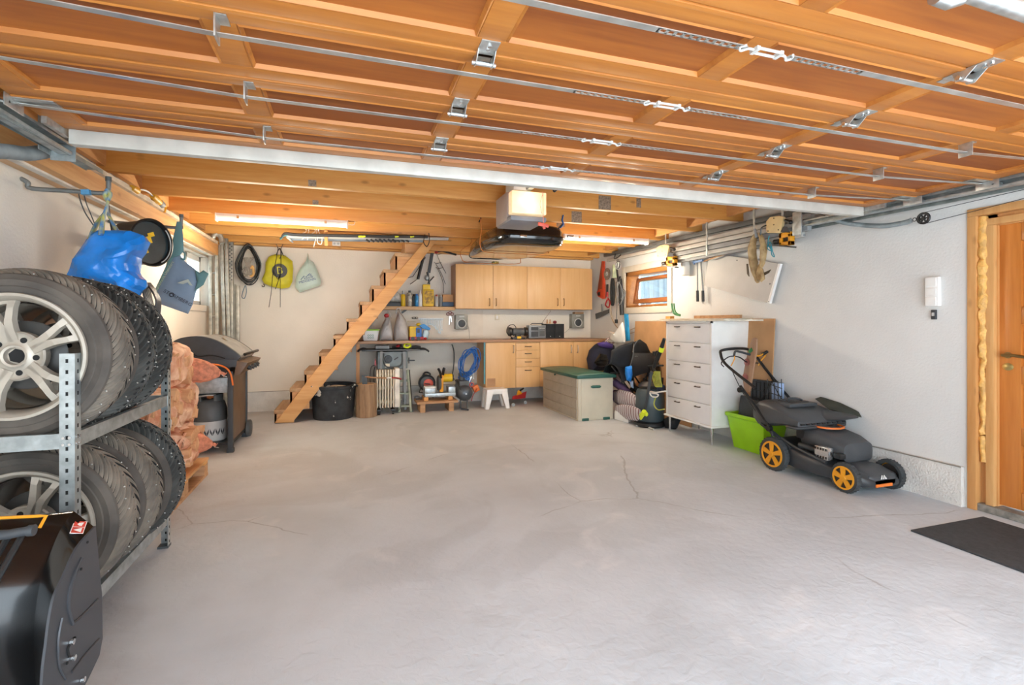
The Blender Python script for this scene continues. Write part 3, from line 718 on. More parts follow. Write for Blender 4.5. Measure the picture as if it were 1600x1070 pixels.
post(rx1, ry0, -1, 1); post(rx1, ry1, -1, -1); post(rx0, ry0, 1, 1); post(rx0, ry1, 1, -1)
for z in (.845, .185):
    for x, sg in ((rx1-.002, -1), (rx0+.002, 1)):
        m = MB().box(x-.001, x+.001, ry0, ry1, z-.055, z).box(min(x, x+sg*.02), max(x, x+sg*.02), ry0, ry1, z-.002, z); m.build('side_beam', galv, rk)
    for y, sg in ((ry0+.003, 1), (ry1-.003, -1)):
        MB().box(rx0, rx1, y-.001, y+.001, z-.055, z).box(rx0, rx1, min(y, y+sg*.02), max(y, y+sg*.02), z-.002, z).build('end_beam', galv, rk)
    b = MB()
    for dz in (-.015, -.04):
        for dx in (-.013, -.032): b.cyl((rx1+dx, ry0-.001, z+dz), (rx1+dx, ry0-.006, z+dz), .005, seg=8)
        for dy in (.013, .032): b.cyl((rx1+.001, ry0+dy, z+dz), (rx1+.005, ry0+dy, z+dz), .005, seg=8)
    b.build('bolts', steel, rk, kind='stuff')
# ---- snow blower housing
sb = thing('snow_blower', 'glossy black snow blower with a red warning sticker, at the left edge', 'snow blower', (-1.2, 1.8, 0))
prof = [(q_.y, q_.z) for q_ in (P(x_, y_, X=-.82) for x_, y_ in ((115, 798), (95, 826), (78.6, 864), (65, 902), (57, 940), (53, 983), (53, 1024), (57, 1070), (72, 1125), (98, 1170)))]
full = smooth_path([Vector((0, a, b)) for a, b in prof], 4)
inner = [Vector((0, p.y+.012, p.z-.004)) for p in full]
m = MB().grid(lambda u, v: Vector((-1.52+(.70)*u, full[round(v*(len(full)-1))].y, full[round(v*(len(full)-1))].z)), 2, len(full)-1)
drum = m.build('auger_housing', blackg, sb, solid=.012, smooth=60)
# chamfered band joining drum and side plate
P2 = [(q_.y, q_.z) for q_ in (P(x_, y_, X=-.752) for x_, y_ in ((146, 822), (116.5, 856), (95, 902), (81, 932), (73, 970), (68, 1010), (63, 1051), (62, 1100), (72, 1150), (92, 1190)))]
f2 = smooth_path([Vector((0, a, b)) for a, b in P2], 4)
m = MB()
n = len(full)-1; n2 = len(f2)-1
m.grid(lambda u, v: Vector((-.82, full[round(v*n)].y, full[round(v*n)].z)).lerp(Vector((-.752, f2[round(v*n2)].y, f2[round(v*n2)].z)), u), 3, min(n, n2))
m.build('side_band', blackg, sb, smooth=60)
edge = [Vector((-.752, p.y, p.z)) for p in f2[:-2]]+[P(x_, y_, X=-.752) for x_, y_ in ((118, 1090), (133, 1064), (152, 1024), (157, 997), (156, 930))]
MB().prism(edge, (.006, 0, 0)).build('side_plate', mat('satin_black_plate', '#3f4145', .42, .2, var=.04), sb)
# raised swage lines, bolts and slot on the side plate
x = -.745
sp_m = MATS['satin_black_plate']
def sw(pts, r=.004): MB().tube(smooth_path([P(a_, b_, X=x) for a_, b_ in pts]), r, 6).build('swage', sp_m, sb)
sw(((127, 872), (113, 905), (106, 945), (113, 975)), .0055); sw(((113, 975), (135, 955), (153, 936))); sw(((97, 965), (91, 1000), (93, 1040), (103, 1060))); sw(((112, 1050), (135, 1020), (155, 998)), .0035)
MB().tube(smooth_path([P(a_, b_, X=x) for a_, b_ in ((117, 996), (106, 1012), (108, 1026))]), .004, 6).build('slot', hole, sb)
for a_, b_ in ((110, 1003), (112, 1028), (127, 1062)):
    q_ = P(a_, b_, X=x); MB().cyl(q_, q_+Vector((.009, 0, 0)), .008, seg=8).build('bolt', steel, sb)
for a_, b_ in ((136, 847), (126, 889), (104, 1036)):
    q_ = P(a_, b_, X=x); MB().cyl(q_, q_+Vector((.003, 0, 0)), .004, seg=8).build('rivet', hole, sb)
MB().box(x-.002, x+.03, 1.76, 1.84, .03, .09).build('skid_shoe', black, sb, bev=.006)
# sticker on the sloping band, orange line, handle and rods
sa_, sb_ = P(108, 838, X=-.77), P(146, 812, X=-.77)
e1 = (P(146, 822, X=-.752)-P(116.5, 856, X=-.752)).normalized(); e2 = (P(105, 812, X=-.82)-P(131, 839, X=-.752)).normalized(); nn_ = e1.cross(e2); nn_ = nn_ if nn_.x > 0 else -nn_
M_ = facing(P(122, 826, X=-.782)+nn_*.006, nn_, 40, up=(0, 0, 1))
stk = MB().box(-.032, .032, -.016, .016, 0, .0015, M=M_).build('warning_sticker', white, sb)
MB().box(-.03, -.0015, -.014, .014, .0015, .002, M=M_).box(.0015, .03, -.014, .014, .0015, .002, M=M_).build('sticker_print', mat('sticker_red', '#cf4230', .5), stk)
MB().prism([M_ @ Vector(v) for v in ((-.027, -.009, .0022), (-.005, -.009, .0022), (-.016, .01, .0022))], M_.to_3x3() @ Vector((0, 0, .0004))).prism([M_ @ Vector(v) for v in ((.005, -.006, .0022), (.024, -.009, .0022), (.02, .002, .0022), (.013, .006, .0022), (.006, .0, .0022))], M_.to_3x3() @ Vector((0, 0, .0004))).build('sticker_symbol', white, stk)
def on_drum(px, py, d=.0): return P(px, py, Y=1.78-d)
MB().tube([P(-60, 812, Y=1.795), P(60, 806, Y=1.795), P(72, 806, Y=1.79), P(62, 824, Y=1.765)], .0045, 6).build('trim_line', amber, sb)
MB().tube([P(-40, 838, Y=1.70), P(12, 835, Y=1.70), P(44, 829, Y=1.70)], [.013, .013, .012], 12).cyl(P(44, 829, Y=1.70), P(54, 828, Y=1.70), .015).build('grip', char, sb)
MB().tube([P(38, 830, Y=1.73), P(-30, 950, Y=1.60), P(-60, 1000, Y=1.60)], .008, 8).build('control_rod', black, sb)
MB().tube([P(16, 834, Y=1.73), P(-40, 925, Y=1.62)], .008, 8).build('control_rod', black, sb)
for xx in (-1.45, -.9): MB().lathe([(0, 0), (.0, 0), (.13, 0), (.14, .02), (.14, .07), (.13, .09), (0, .09)], 32, Matrix.Translation((xx-.1 if xx < -1 else -1.0, 1.55, .14)) @ Matrix.Rotation(R(90), 4, 'Y')).build('tyre', rubber, sb) if xx < -1 else None
# ---- white plastic film over the lower back wheel
def cloth(fn, nu, nv, nm, m, parent=None, j=.01, js=9, solid=.002, **k):
    return MB().grid(fn, nu, nv).build(nm, m, parent, jit=j, js=js, solid=solid, **k)
film = mat('thin_white_film', '#f0efec', .35, var=.03, alpha=.85)
def pxpatch(pts, Yd, n=10):   # bilinear patch between 4 world corners
    a, b, c, d = pts
    return lambda u, v: a.lerp(b, u).lerp(d.lerp(c, u), v)
q = [P(205, 672, Y=3.0), P(245, 690, Y=3.12), P(262, 728, Y=3.14), P(215, 712, Y=2.98)]
tag(cloth(pxpatch(q, 0), 14, 10, 'plastic_film', film, j=.03, js=14), 'crumpled white plastic film over the rear wheel on the lower shelf', 'plastic film')
q = [P(160, 680, Y=3.4), P(215, 650, Y=3.45), P(232, 700, Y=3.44)*1, P(170, 700, Y=3.35)]; q[2].z = q[3].z = .0
tag(cloth(pxpatch(q, 0), 14, 12, 'plastic_sack', film, j=.05, js=11), 'crumpled white plastic sack between the rack and the firewood', 'plastic sack')
# ---- firewood sacks on a pallet
pal = thing('pallet', 'wooden pallet under the firewood sacks', 'pallet', (-1.38, 4.1, 0))
for x in (-1.64, -1.39, -1.145): MB().box(x-.045, x+.045, 3.5, 4.68, 0, .022).build('skid', rawwood, pal, bev=.002)
for y in (3.57, 4.1, 4.62):
    MB().box(-1.69, -1.10, y-.05, y+.05, .105, .125).build('stringer_board', pine, pal, bev=.002)
    for x in (-1.64, -1.39, -1.145): MB().box(x-.045, x+.045, y-.05, y+.05, .022, .105).build('block', rawwood, pal, bev=.002)
for i in range(6): x = -1.66+i*.104; MB().box(x-.035, x+.045, 3.5, 4.68, .125, .145).build('deck_board', pine_y, pal, bev=.002)
netm = mat('netted_firewood', '#f2cba8', .75, scale=11, col2='#cf8a68', bump=.8, bscale=40)
netk = mat('orange_net', '#d98c6c', .8, var=.15, scale=30, bump=.6)
logm = wood('split_log', '#e0b184', '#c08a60', 'X', 10, .8, .4)
def sack(x0, x1, y0, y1, z0, z1, label, sd_, knot=None):
    rnd = random.Random(sd_); t_ = thing('firewood_sack', label, 'firewood sack', ((x0+x1)/2, (y0+y1)/2, z0), group='netted firewood sacks on the pallet')
    c = Vector(((x0+x1)/2, (y0+y1)/2, (z0+z1)/2)); h = Vector(((x1-x0)/2, (y1-y0)/2, (z1-z0)/2))
    def f(u, v):
        th, ph = 2*math.pi*u, math.pi*(v-.5); e = .45
        sg = lambda a: math.copysign(abs(a)**e, a)
        d = Vector((sg(math.cos(ph))*sg(math.cos(th)), sg(math.cos(ph))*sg(math.sin(th)), sg(math.sin(ph))))
        p = c+Vector((d.x*h.x, d.y*h.y, d.z*h.z)); cell = noise.cell_vector(p*12+Vector((sd_, 0, 0)))
        return p+Vector((cell.x-.5, cell.y-.5, cell.z-.5))*.05
    MB().grid(f, 46, 26, cu=True).build('net', netm, t_, smooth=12)
    for k in range(11):
        y = rnd.uniform(y0+.06, y1-.06); z = rnd.uniform(z0+.05, z1-.06); s_ = rnd.uniform(.045, .075); a0 = rnd.uniform(0, 6); xe = x1+rnd.uniform(-.02, .025)
        pts = [Vector((xe-.30, y+s_*math.cos(a0+q_), z+s_*math.sin(a0+q_)*.8)) for q_ in (0, 1.7, 3.1, 4.6)]
        MB().prism(pts, (.30, rnd.uniform(-.02, .02), rnd.uniform(-.02, .02))).build('log', logm, t_, bev=.004)
    for k in range(6):
        x = rnd.uniform(x0+.06, x1-.1); z = rnd.uniform(z0+.05, z1-.06); s_ = rnd.uniform(.04, .07); a0 = rnd.uniform(0, 6)
        pts = [Vector((x+s_*math.cos(a0+q_), y0-.012, z+s_*math.sin(a0+q_)*.8)) for q_ in (0, 1.7, 3.1, 4.6)]
        MB().prism(pts, (rnd.uniform(-.02, .02), .25, 0)).build('log', logm, t_, bev=.004)
    if knot:
        k = knot; MB().tube(smooth_path([k+Vector((-.22, 0, .03)), k+Vector((-.08, 0, .01)), k, k+Vector((.03, 0, -.012))]), [.11-.005*i for i in range(6)]+[.075-.009*i for i in range(6)]+[.012]*6+[.02], 10).build('tied_neck', netk, t_, jit=.008, js=30)
        MB().tube(smooth_path([k, k+Vector((.02, -.01, -.02)), k+Vector((.045, 0, -.03))]), .0025, 6).build('string', rope_m, t_)
k1 = P(345, 583, Y=4.55); k2 = P(332, 694, Y=4.5)
sack(-1.66, -1.12, 3.55, 4.08, .15, .47, 'bottom firewood sack nearest the wheel rack', 1)
sack(-1.66, -1.12, 4.12, 4.63, .15, .47, 'bottom firewood sack beside the grill, its tied neck sticking out', 2, k2)
sack(-1.66, -1.13, 3.57, 4.10, .47, .80, 'middle-layer firewood sack nearest the wheel rack', 3)
sack(-1.66, -1.13, 4.12, 4.62, .47, .79, 'middle-layer firewood sack beside the gas bottle', 4)
sack(-1.66, -1.17, 4.05, 4.58, .79, 1.08, 'topmost firewood sack, its tied neck pointing at the grill hose', 5, k1)
lb = MB().box(0, .001, 0, .13, 0, .05, M=Matrix.Translation(P(262, 664, X=-1.07)) @ Matrix.Rotation(R(8), 4, 'Z') @ Matrix.Rotation(R(-18), 4, 'X'))
tag(lb.build('paper_label', white), 'white paper label tucked in the netting of the firewood sacks', 'label')
# ---- gas grill
g = thing('gas_grill', 'black and bronze gas grill on a cart with a closed lid', 'grill', (-1.35, 5.8, 0))
brz = mat('bronze_panel', '#6e5947', .45, .1, var=.06)
gx0, gx1, gy0, gy1 = -1.62, -1.07, 5.40, 6.16
LP = [(-1.62, .90), (-1.61, 1.00), (-1.55, 1.08), (-1.46, 1.115), (-1.33, 1.12), (-1.2, 1.08), (-1.08, 1.0), (-1.0, .925), (-1.02, .89)]
lp = smooth_path([Vector((a, 0, b)) for a, b in LP], 3)
lid = MB().prism([Vector((p.x, gy0+.05, p.z)) for p in lp], (0, gy1-gy0-.10, 0)).build('lid', mat('lid_satin_steel', '#a9a7a3', .3, .6), g)
for ya in (gy0, gy1-.05):
    MB().prism([Vector((p.x, ya, p.z)) for p in lp], (0, .05, 0)).build('lid_end', char, g, bev=.008)
MB().tube(smooth_path([P(302, 552, Y=gy0-.004), P(310, 557, Y=gy0-.004), P(330, 555, Y=gy0-.004), P(352, 560, Y=gy0-.004)]), .006, 6).build('end_ridge', black, g)
MB().lathe([(.035, 0), (.038, .01), (.03, .014), (0, .014)], 24, Matrix.Translation((-1.2, 5.72, 1.075)) @ Matrix.Rotation(R(38), 4, 'Y')).build('thermometer', steel, g)
MB().tube([(-.965, gy0+.03, .94), (-.955, gy0+.06, .945), (-.955, gy1-.06, .945), (-.965, gy1-.03, .94)], .014, 10).build('lid_handle', black, g)
MB().box(gx0, -1.02, gy0, gy1, .82, .90).build('firebox', char, g, bev=.01)
MB().prism([(-1.05, gy0, .74), (-1.0, gy0, .75), (-.93, gy0, .86), (-1.03, gy0, .885)], (0, gy1-gy0, 0)).build('control_panel', brz, g, bev=.006)
for k in range(4):
    y = gy0+.22+k*.15; p0 = Vector((-.966, y, .805)); d = Vector((.84, 0, -.54)).normalized()
    kb = MB().cyl(p0, p0+d*.03, .026, .022, seg=20).build('knob', black, g); MB().bar(p0+d*.03+Vector((0, 0, .02)), p0+d*.03-Vector((.0, 0, .018)), .01, .012, (1, 0, 0)).build('knob_bar', dgrey, kb)
MB().box(gx0+.02, gx1-.02, gy0+.02, gy1-.02, .72, .82).build('drip_tray', black, g)
MB().box(-1.095, -1.075, gy0+.055, gy1-.02, .10, .74).build('door', brz, g, bev=.004)
for x, y in ((-1.085, gy0+.025), (-1.085, gy1-.03), (-1.6, gy0+.025), (-1.6, gy1-.03)):
    MB().box(x-.022, x+.022, y-.022, y+.022, .02, .78).box(x-.03, x+.03, y-.03, y+.03, 0, .04).build('leg', char, g, bev=.004)
MB().box(gx0, gx1, gy0+.02, gy1, .075, .10).build('base_shelf', black, g)
MB().box(gx0, gx0+.012, gy0+.03, gy1, .10, .74).build('back_panel', dgrey, g)
MB().box(-1.52, -1.12, gy0+.14, gy0+.45, .56, .71).build('grease_box', galv, g, bev=.004)
for yy in (gy1-.02,):
    MB().lathe([(0, 0), (.03, 0), (.08, .004), (.09, .012), (.09, .042), (.08, .05), (.03, .054), (0, .054)], 36, Matrix.Translation((-1.075, yy, .09)) @ Matrix.Rotation(R(90), 4, 'Y')).build('cart_wheel', dgrey, g)
hs = MB().tube(smooth_path([P(316, 571, Y=5.36), P(332, 569, Y=5.36), P(350, 573, Y=5.36), P(360, 583, Y=5.37), P(364, 602, Y=5.38), P(360, 596, Y=5.42)][:5]), .008, 8)
hs.build('gas_hose', orange, g)
bt = thing('gas_bottle', 'composite gas bottle with grey top and slotted white base, inside the grill cart', 'gas bottle', (-1.3, 5.60, .10))
bx, by = -1.30, 5.60
T = Matrix.Translation((bx, by, .101))
MB().lathe([(0, 0), (.14, 0), (.15, .01), (.152, .17), (.146, .20), (.1, .22), (0, .22)], 40, T).build('base_shell', lgrey, bt)
MB().lathe([(.147, .195), (.150, .22), (.148, .30), (.128, .37), (.10, .395), (.06, .40), (0, .40)], 40, T).build('top_shell', dgrey, bt)
MB().grid(lambda u, v: T @ Vector((.112*math.cos(R(-60+300*u)), .112*math.sin(R(-60+300*u)), .37+.075*v)), 24, 3).build('collar', dgrey, bt, solid=.01)
MB().cyl((bx, by, .49), (bx, by, .535), .022).box(bx-.02, bx+.06, by-.03, by-.01, .51, .53).build('valve', mat('valve_brass', '#b5794a', .35, .7), bt)
for k in range(8):
    a = R(200+k*18); c_ = Vector((bx+.153*math.cos(a), by+.153*math.sin(a), .20)); tg = Vector((-math.sin(a), math.cos(a), 0))
    for s_ in (1, -1): MB().hexa([c_+tg*.002*s_+Vector((0, 0, z)) for z in (-.04, -.01)]+[c_+tg*.02*s_+Vector((0, 0, z)) for z in (.03, -.005)], [q+Vector((math.cos(a), math.sin(a), 0))*.001 for q in [c_+tg*.002*s_+Vector((0, 0, z)) for z in (-.04, -.01)]+[c_+tg*.02*s_+Vector((0, 0, z)) for z in (.03, -.005)]]).build('leaf_slot', char, bt)
MB().tube(smooth_path([(bx-.1, by-.06, .53), (bx, by-.13, .55), (bx+.06, by-.05, .54), (bx+.02, by, .535)]), .007, 8).build('regulator_pipe', lgrey, bt)
# ---- aluminium ladders and profiles upright in the back left corner
def px_post(m, xa, xb, ya, yb, Y, dx=0, th=.03):
    a, b = P(xa, ya, Y=Y), P(xb, ya, Y=Y); zt = a.z; zb = P(xa, yb, Y=Y).z if yb else .0
    off = Vector((P(xa+dx, ya, Y=Y).x-a.x, 0, 0))
    m.hexa([(a.x+off.x, Y, zb), (b.x+off.x, Y, zb), (b.x+off.x, Y+th, zb), (a.x+off.x, Y+th, zb)], [(a.x, Y, zt), (b.x, Y, zt), (b.x, Y+th, zt), (a.x, Y+th, zt)])
for i, (xs, yt, Y, dx, lab) in enumerate((((328, 338), 397, 7.05, 1, 'narrow aluminium ladder standing upright below the end of the left beam'),
                                  ((346, 353), 372, 7.3, 7, 'aluminium ladder leaning in the back left corner, right of the narrow one'))):
    ld = thing('ladder', lab, 'ladder', (P(xs[0], 500, Y=Y).x, Y, 0))
    for x in xs:
        m = MB(); px_post(m, x-2.4, x+2.6, yt, 0, Y, dx, .05); m.build('rail', alu, ld, bev=.003)
    a_, b_ = P(xs[0]+dx*.5, 500, Y=Y), P(xs[1]+dx*.5, 500, Y=Y)
    for k in range(7): MB().cyl((a_.x, Y+.025, .25+k*.27), (b_.x, Y+.025, .25+k*.27), .013, seg=8).build('rung', alu, ld)
ld = thing('scaffold_plank', 'tall perforated aluminium plank upright against the back wall beside the ladders', 'plank', (P(362, 500, Y=7.6).x, 7.6, 0))
m = MB(); px_post(m, 354, 364, 376, 0, 7.62, 0, .04); m.build('deck', alu, ld, bev=.003)
h = MB()
for k in range(22): q = P(359+(k % 2)*3, 382+k*2.9, Y=7.618); h.box(q.x-.008, q.x+.008, 7.614, 7.62, q.z-.008, q.z+.008)
h.build('perforations', dgrey, ld, kind='stuff')
ld = thing('aluminium_frame', 'shorter aluminium ramp upright by the hanging black cable', 'ramp', (P(367, 500, Y=7.4).x, 7.4, 0))
m = MB(); px_post(m, 358, 364, 439, 0, 7.4, 0, .05); m.build('side_rail', alu, ld, bev=.003)
m = MB(); px_post(m, 369, 374, 446, 0, 7.4, 0, .05); m.build('side_rail', alu, ld, bev=.003)
m = MB(); px_post(m, 364, 369, 444, 0, 7.42, 0, .01); m.build('web', mat('dark_alu', '#8d8b82', .5, .5), ld)
cp = MB().tube(smooth_path([P(332, 372, Y=6.9), P(336, 366, Y=6.9), P(344, 368, Y=6.9), P(348, 380, Y=6.9)]), .03, 10)
tag(cp.build('foil_roll', alu, jit=.01, js=30), 'crumpled metallic roll poking out above the end of the left beam', 'foil roll')
# ================================================================ BACK WALL
def pxbox(xa, ya, xb, yb, Y, th):      # a box whose front face fills the pixel rectangle at distance Y
    a, b = P(xa, yb, Y=Y), P(xb, ya, Y=Y); return (a.x, b.x, Y, Y+th, a.z, b.z)
def pts_at(lst, Y): return [P(x, y, Y=Y) for x, y in lst]
# ---- staircase
st = thing('staircase', 'steep open pine staircase rising to the loft hatch', 'staircase', (0, 7.25, 0))
SYf = 6.75
MB().prism(pts_at([(429, 660), (457, 660), (600, 482), (684, 374), (672, 366), (647, 397), (517, 547), (437, 652)], SYf), (0, .045, 0)).build('stringer', wood('stringer_pine', '#d2a066', '#bc8449', 'X', 5, .5, .5), st, bev=.004)
MB().prism([q+Vector((0, .93, 0)) for q in pts_at([(430, 660), (457, 660), (600, 482), (684, 374), (672, 366), (647, 397), (517, 547), (437, 652)], SYf)], (0, .045, 0)).build('stringer', MATS['stringer_pine'], st, bev=.004)
corn = [(428, 641), (452.5, 607), (475, 579.5), (498, 551), (520.5, 524), (541, 497.5), (562, 471), (580.5, 446), (599, 420.5), (617, 395)]
tw = wood('tread_wood', '#b9946c', '#9a7550', 'Y', 5, .6, .3); zprev = 0
for i, (cx, cy) in enumerate(corn):
    q = P(cx, cy, Y=SYf+.05); w_ = .25
    MB().box(q.x, q.x+w_, SYf+.046, SYf+.925, q.z-.045, q.z).build('tread', tw, st, bev=.004)
    MB().box(q.x+.006, q.x+w_-.02, SYf+.05, SYf+.07, zprev, q.z-.046).box(q.x+.006, q.x+.03, SYf+.05, SYf+.92, zprev, q.z-.046).build('riser', wood('riser_wood', '#cf9f6a', '#b98352', 'X', 6, .5, .4), st)
    zprev = q.z
q = P(632, 395, Y=7.3)
MB().box(q.x-.02, q.x+.2, 7.0, 7.6, q.z-.05, q.z+.2).build('top_step', wood('riser_wood', '', ''), st, bev=.004)
# ---- worktop, base cabinets, wall cabinets
CF = 7.22
wt = MB().box(P(556, 540, Y=CF).x, XR-.002, CF-.02, YB-.002, .955, .992)
tag(wt.build('worktop', ctop, bev=.003), 'long brown laminate worktop running along the back wall', 'worktop')
pz = MB().box(*pxbox(556.5, 541, 562, 600, CF, .045)[:4], 0, .953)
tag(pz.build('support_post', pine_z), 'square pine post holding up the left end of the worktop', 'post')
tag(MB().box(*pxbox(583, 485, 755, 529, YB-.02, .012)).build('wall_board', mat('cream_board', '#e0d6c6', .6, var=.02)), 'cream painted boards on the back wall between shelf and worktop', 'wall board')
def handle_v(x, z, y, par, m=None):
    MB().tube(smooth_path([(x, y, z-.055), (x, y-.028, z-.05), (x, y-.03, z), (x, y-.028, z+.05), (x, y, z+.055)], 4), .0065, 8).build('handle', m or mat('bronze_handle', '#8d6a3e', .35, .6), par)
def handle_h(x, z, y, par):
    MB().tube(smooth_path([(x-.05, y, z), (x-.045, y-.025, z), (x, y-.027, z), (x+.045, y-.025, z), (x+.05, y, z)], 4), .0055, 8).build('handle', mat('dark_handle', '#4d4336', .4, .5), par)
zb, zt = P(800, 606, Y=CF).z, .953
def base_cab(xa, xb, label, hx=None, drawers=None, hatch=False):
    x0, x1 = P(xa, 560, Y=CF).x, P(xb, 560, Y=CF).x
    c = thing('base_cabinet', label, 'cabinet', ((x0+x1)/2, (CF+YB)/2, zb), group='beech fronted base cabinets')
    MB().box(x0+.001, x1-.001, CF+.022, YB-.04, zb+.005, zt).build('carcass', beech, c)
    g_ = .0025
    if drawers:
        for a, b in zip(drawers[:-1], drawers[1:]):
            za, zb_ = P(825, b, Y=CF).z, P(825, a, Y=CF).z
            d = MB().box(x0+g_, x1-g_, CF, CF+.02, za+g_, zb_-g_).build('drawer', beech, c, bev=.0015); handle_h((x0+x1)/2, zb_-.05 if b-a < 20 else zb_-.05, CF, d)
    else:
        d = MB().box(x0+g_, x1-g_, CF, CF+.02, zb+g_, zt-.003).build('door', beech, c, bev=.0015)
        if hx: q = P(hx, 545, Y=CF); handle_v(q.x, q.z, CF, d, mat('pale_handle', '#c9b8a0', .3, .5))
        if hatch: MB().box(*pxbox(761, 591, 774, 604, CF-.003, .004)).build('plywood_patch', wood('plywood', '#b98e66', '#a07650', 'X', 8, .6, 0), d)
    return c
base_cab(759, 806, 'base cabinet with a plain door and a small plywood patch', hx=802, hatch=True)
base_cab(806, 844, 'narrow base cabinet with four stacked drawers', drawers=[536, 547, 560, 573, 605])
base_cab(844, 896, 'base cabinet with one door between the drawers and the corner cabinet', hx=892)
base_cab(896, 944, 'corner base cabinet behind the blue backpack', hx=902)
UY = 7.44; uz0, uz1 = P(712, 482, Y=UY).z, P(712, 412, Y=UY).z
def wall_cab(xs, label, hs):
    x0, x1 = P(xs[0], 450, Y=UY).x, P(xs[-1], 450, Y=UY).x
    c = thing('wall_cabinet', label, 'cabinet', ((x0+x1)/2, (UY+YB)/2, uz0), group='beech wall cabinets')
    MB().box(x0, x1-.001, UY+.022, YB-.002, uz0, uz1).build('carcass', wood('beech_side', '#c9a583', '#bb9470', 'Z', 4, .45, 0), c)
    for a, b, h in zip(xs[:-1], xs[1:], hs):
        xa, xb = P(a, 450, Y=UY).x, P(b, 450, Y=UY).x
        d = MB().box(xa+.002, xb-.002, UY, UY+.02, uz0+.002, uz1-.002).build('door', beech, c, bev=.0015)
        handle_v(P(h, 472, Y=UY).x, P(h, 472, Y=UY).z, UY, d)
wall_cab([712, 770.5, 824], 'left double-door beech wall cabinet above the worktop', [764.5, 775])
wall_cab([824, 876, 925.5], 'right double-door beech wall cabinet reaching the corner', [871, 880.5])
# ---- open shelf
sh = MB().box(P(590, 480, Y=7.5).x, P(711.5, 480, Y=7.5).x, 7.5, YB-.002, P(650, 484, Y=7.5).z, P(650, 478.7, Y=7.5).z)
tag(sh.build('wall_shelf', beech_edge, bev=.002), 'narrow wooden wall shelf of bottles and cans left of the wall cabinets', 'shelf')
SZ = P(650, 478.7, Y=7.5).z+.0005; SYc = 7.6
def onshelf(px, w_, h_, prof, m, nm, label, cap=None, Y=SYc, z=None, grp='bottles and cans on the wall shelf', cat='bottle', squash=1):
    z = SZ if z is None else z; x = P(px, 470, Y=Y).x; t_ = thing(nm, label, cat, (x, Y, z), group=grp)
    Tm = Matrix.Translation((x, Y, z)) @ Matrix.Diagonal((w_, w_*squash, h_, 1))
    MB().lathe([(0, 0)]+[(r_*.5, h) for r_, h in prof]+[(0, prof[-1][1])], 20, Tm).build('body', m, t_)
    if cap:
        MB().lathe([(0, cap[2]), (cap[0]*.5, cap[2]), (cap[0]*.5, 1.0), (0, 1.0)], 16, Tm).build('cap', cap[1], t_)
    return t_
CAN = [(.92, 0), (1, .02), (1, .80), (.75, .86), (.5, .87)]; BOT = [(.9, 0), (1, .03), (1, .62), (.8, .74), (.35, .84), (.32, .92)]
onshelf(630, .065, .235, [(.9, 0), (1, .02), (1, .7), (.7, .78)], yellow, 'spray_bottle', 'yellow bottle with black shoulder, leftmost on the wall shelf', (.5, lgrey, .76))
onshelf(640, .075, .24, CAN, mat('mottled_can', '#c9c2b2', .4, .2, var=.3, scale=30), 'foam_can', 'tall mottled cream can beside the yellow bottle on the shelf', (.5, dgrey, .87))
onshelf(646.5, .055, .19, CAN, dgrey, 'spray_can', 'small dark grey can tucked behind the blue can', (.5, hole, .87), Y=7.66)
onshelf(651, .06, .19, CAN, mat('blue_can', '#3d8fc4', .35, .2, var=.1), 'spray_can', 'blue spray can on the wall shelf', (.55, blue, .87))
onshelf(656.5, .065, .25, BOT, white, 'plastic_bottle', 'white plastic bottle next to the blue can', (.34, white, .9))
onshelf(682, .06, .185, CAN, lgrey, 'spray_can', 'pale can with a red cap right of the yellow bag', (.5, red, .86))
onshelf(689, .065, .18, CAN, mgrey, 'spray_can', 'silver can with a black side beside the little cardboard box', (.5, lgrey, .86))
yb_ = thing('charcoal_bag', 'yellow and brown printed bag standing on the wall shelf', 'bag', P(669, 478, Y=SYc))
a, b = P(661, 478.5, Y=7.56), P(678, 452, Y=7.56)
MB().box(a.x, b.x, 7.56, 7.66, a.z, b.z).build('body', yellow, yb_, bev=.015)
MB().box(a.x+.018, b.x-.014, 7.553, 7.562, a.z+.04, b.z-.02).build('print', mat('brown_yellow_print', '#e3b51d', .5, scale=22, col2='#6b4a1e'), yb_)
MB().box(a.x+.0, b.x-.05, 7.58, 7.64, b.z-.01, b.z+.075).build('folded_top', yellow, yb_, bev=.012)
tag(MB().box(*pxbox(692, 460.5, 708.5, 471.5, 7.56, .14)).build('cardboard_box', card, bev=.002), 'small cardboard box stacked at the right end of the wall shelf', 'box')
tag(MB().box(*pxbox(691.5, 472, 709, 478.4, 7.55, .16)).build('tool_case', mat('dark_blue', '#2f4f6d', .5), bev=.004), 'flat dark blue and yellow case under the small cardboard box', 'case')
tag(MB().box(*pxbox(598, 472, 626, 478.4, 7.55, .16)).build('tray', black, bev=.004), 'flat black tray on the wall shelf by the stair stringer', 'tray')
tag(MB().pillow(pts_at([(606, 472), (604, 462), (612, 455), (620, 455), (626, 461), (627, 472)], 7.62), (0, -1, 0), .12, wr=.02, js=25).build('plastic_bag', mat('clear_grey_film', '#c6c5c0', .35, var=.15, scale=20)), 'crumpled translucent bag lying on the black tray', 'plastic bag')
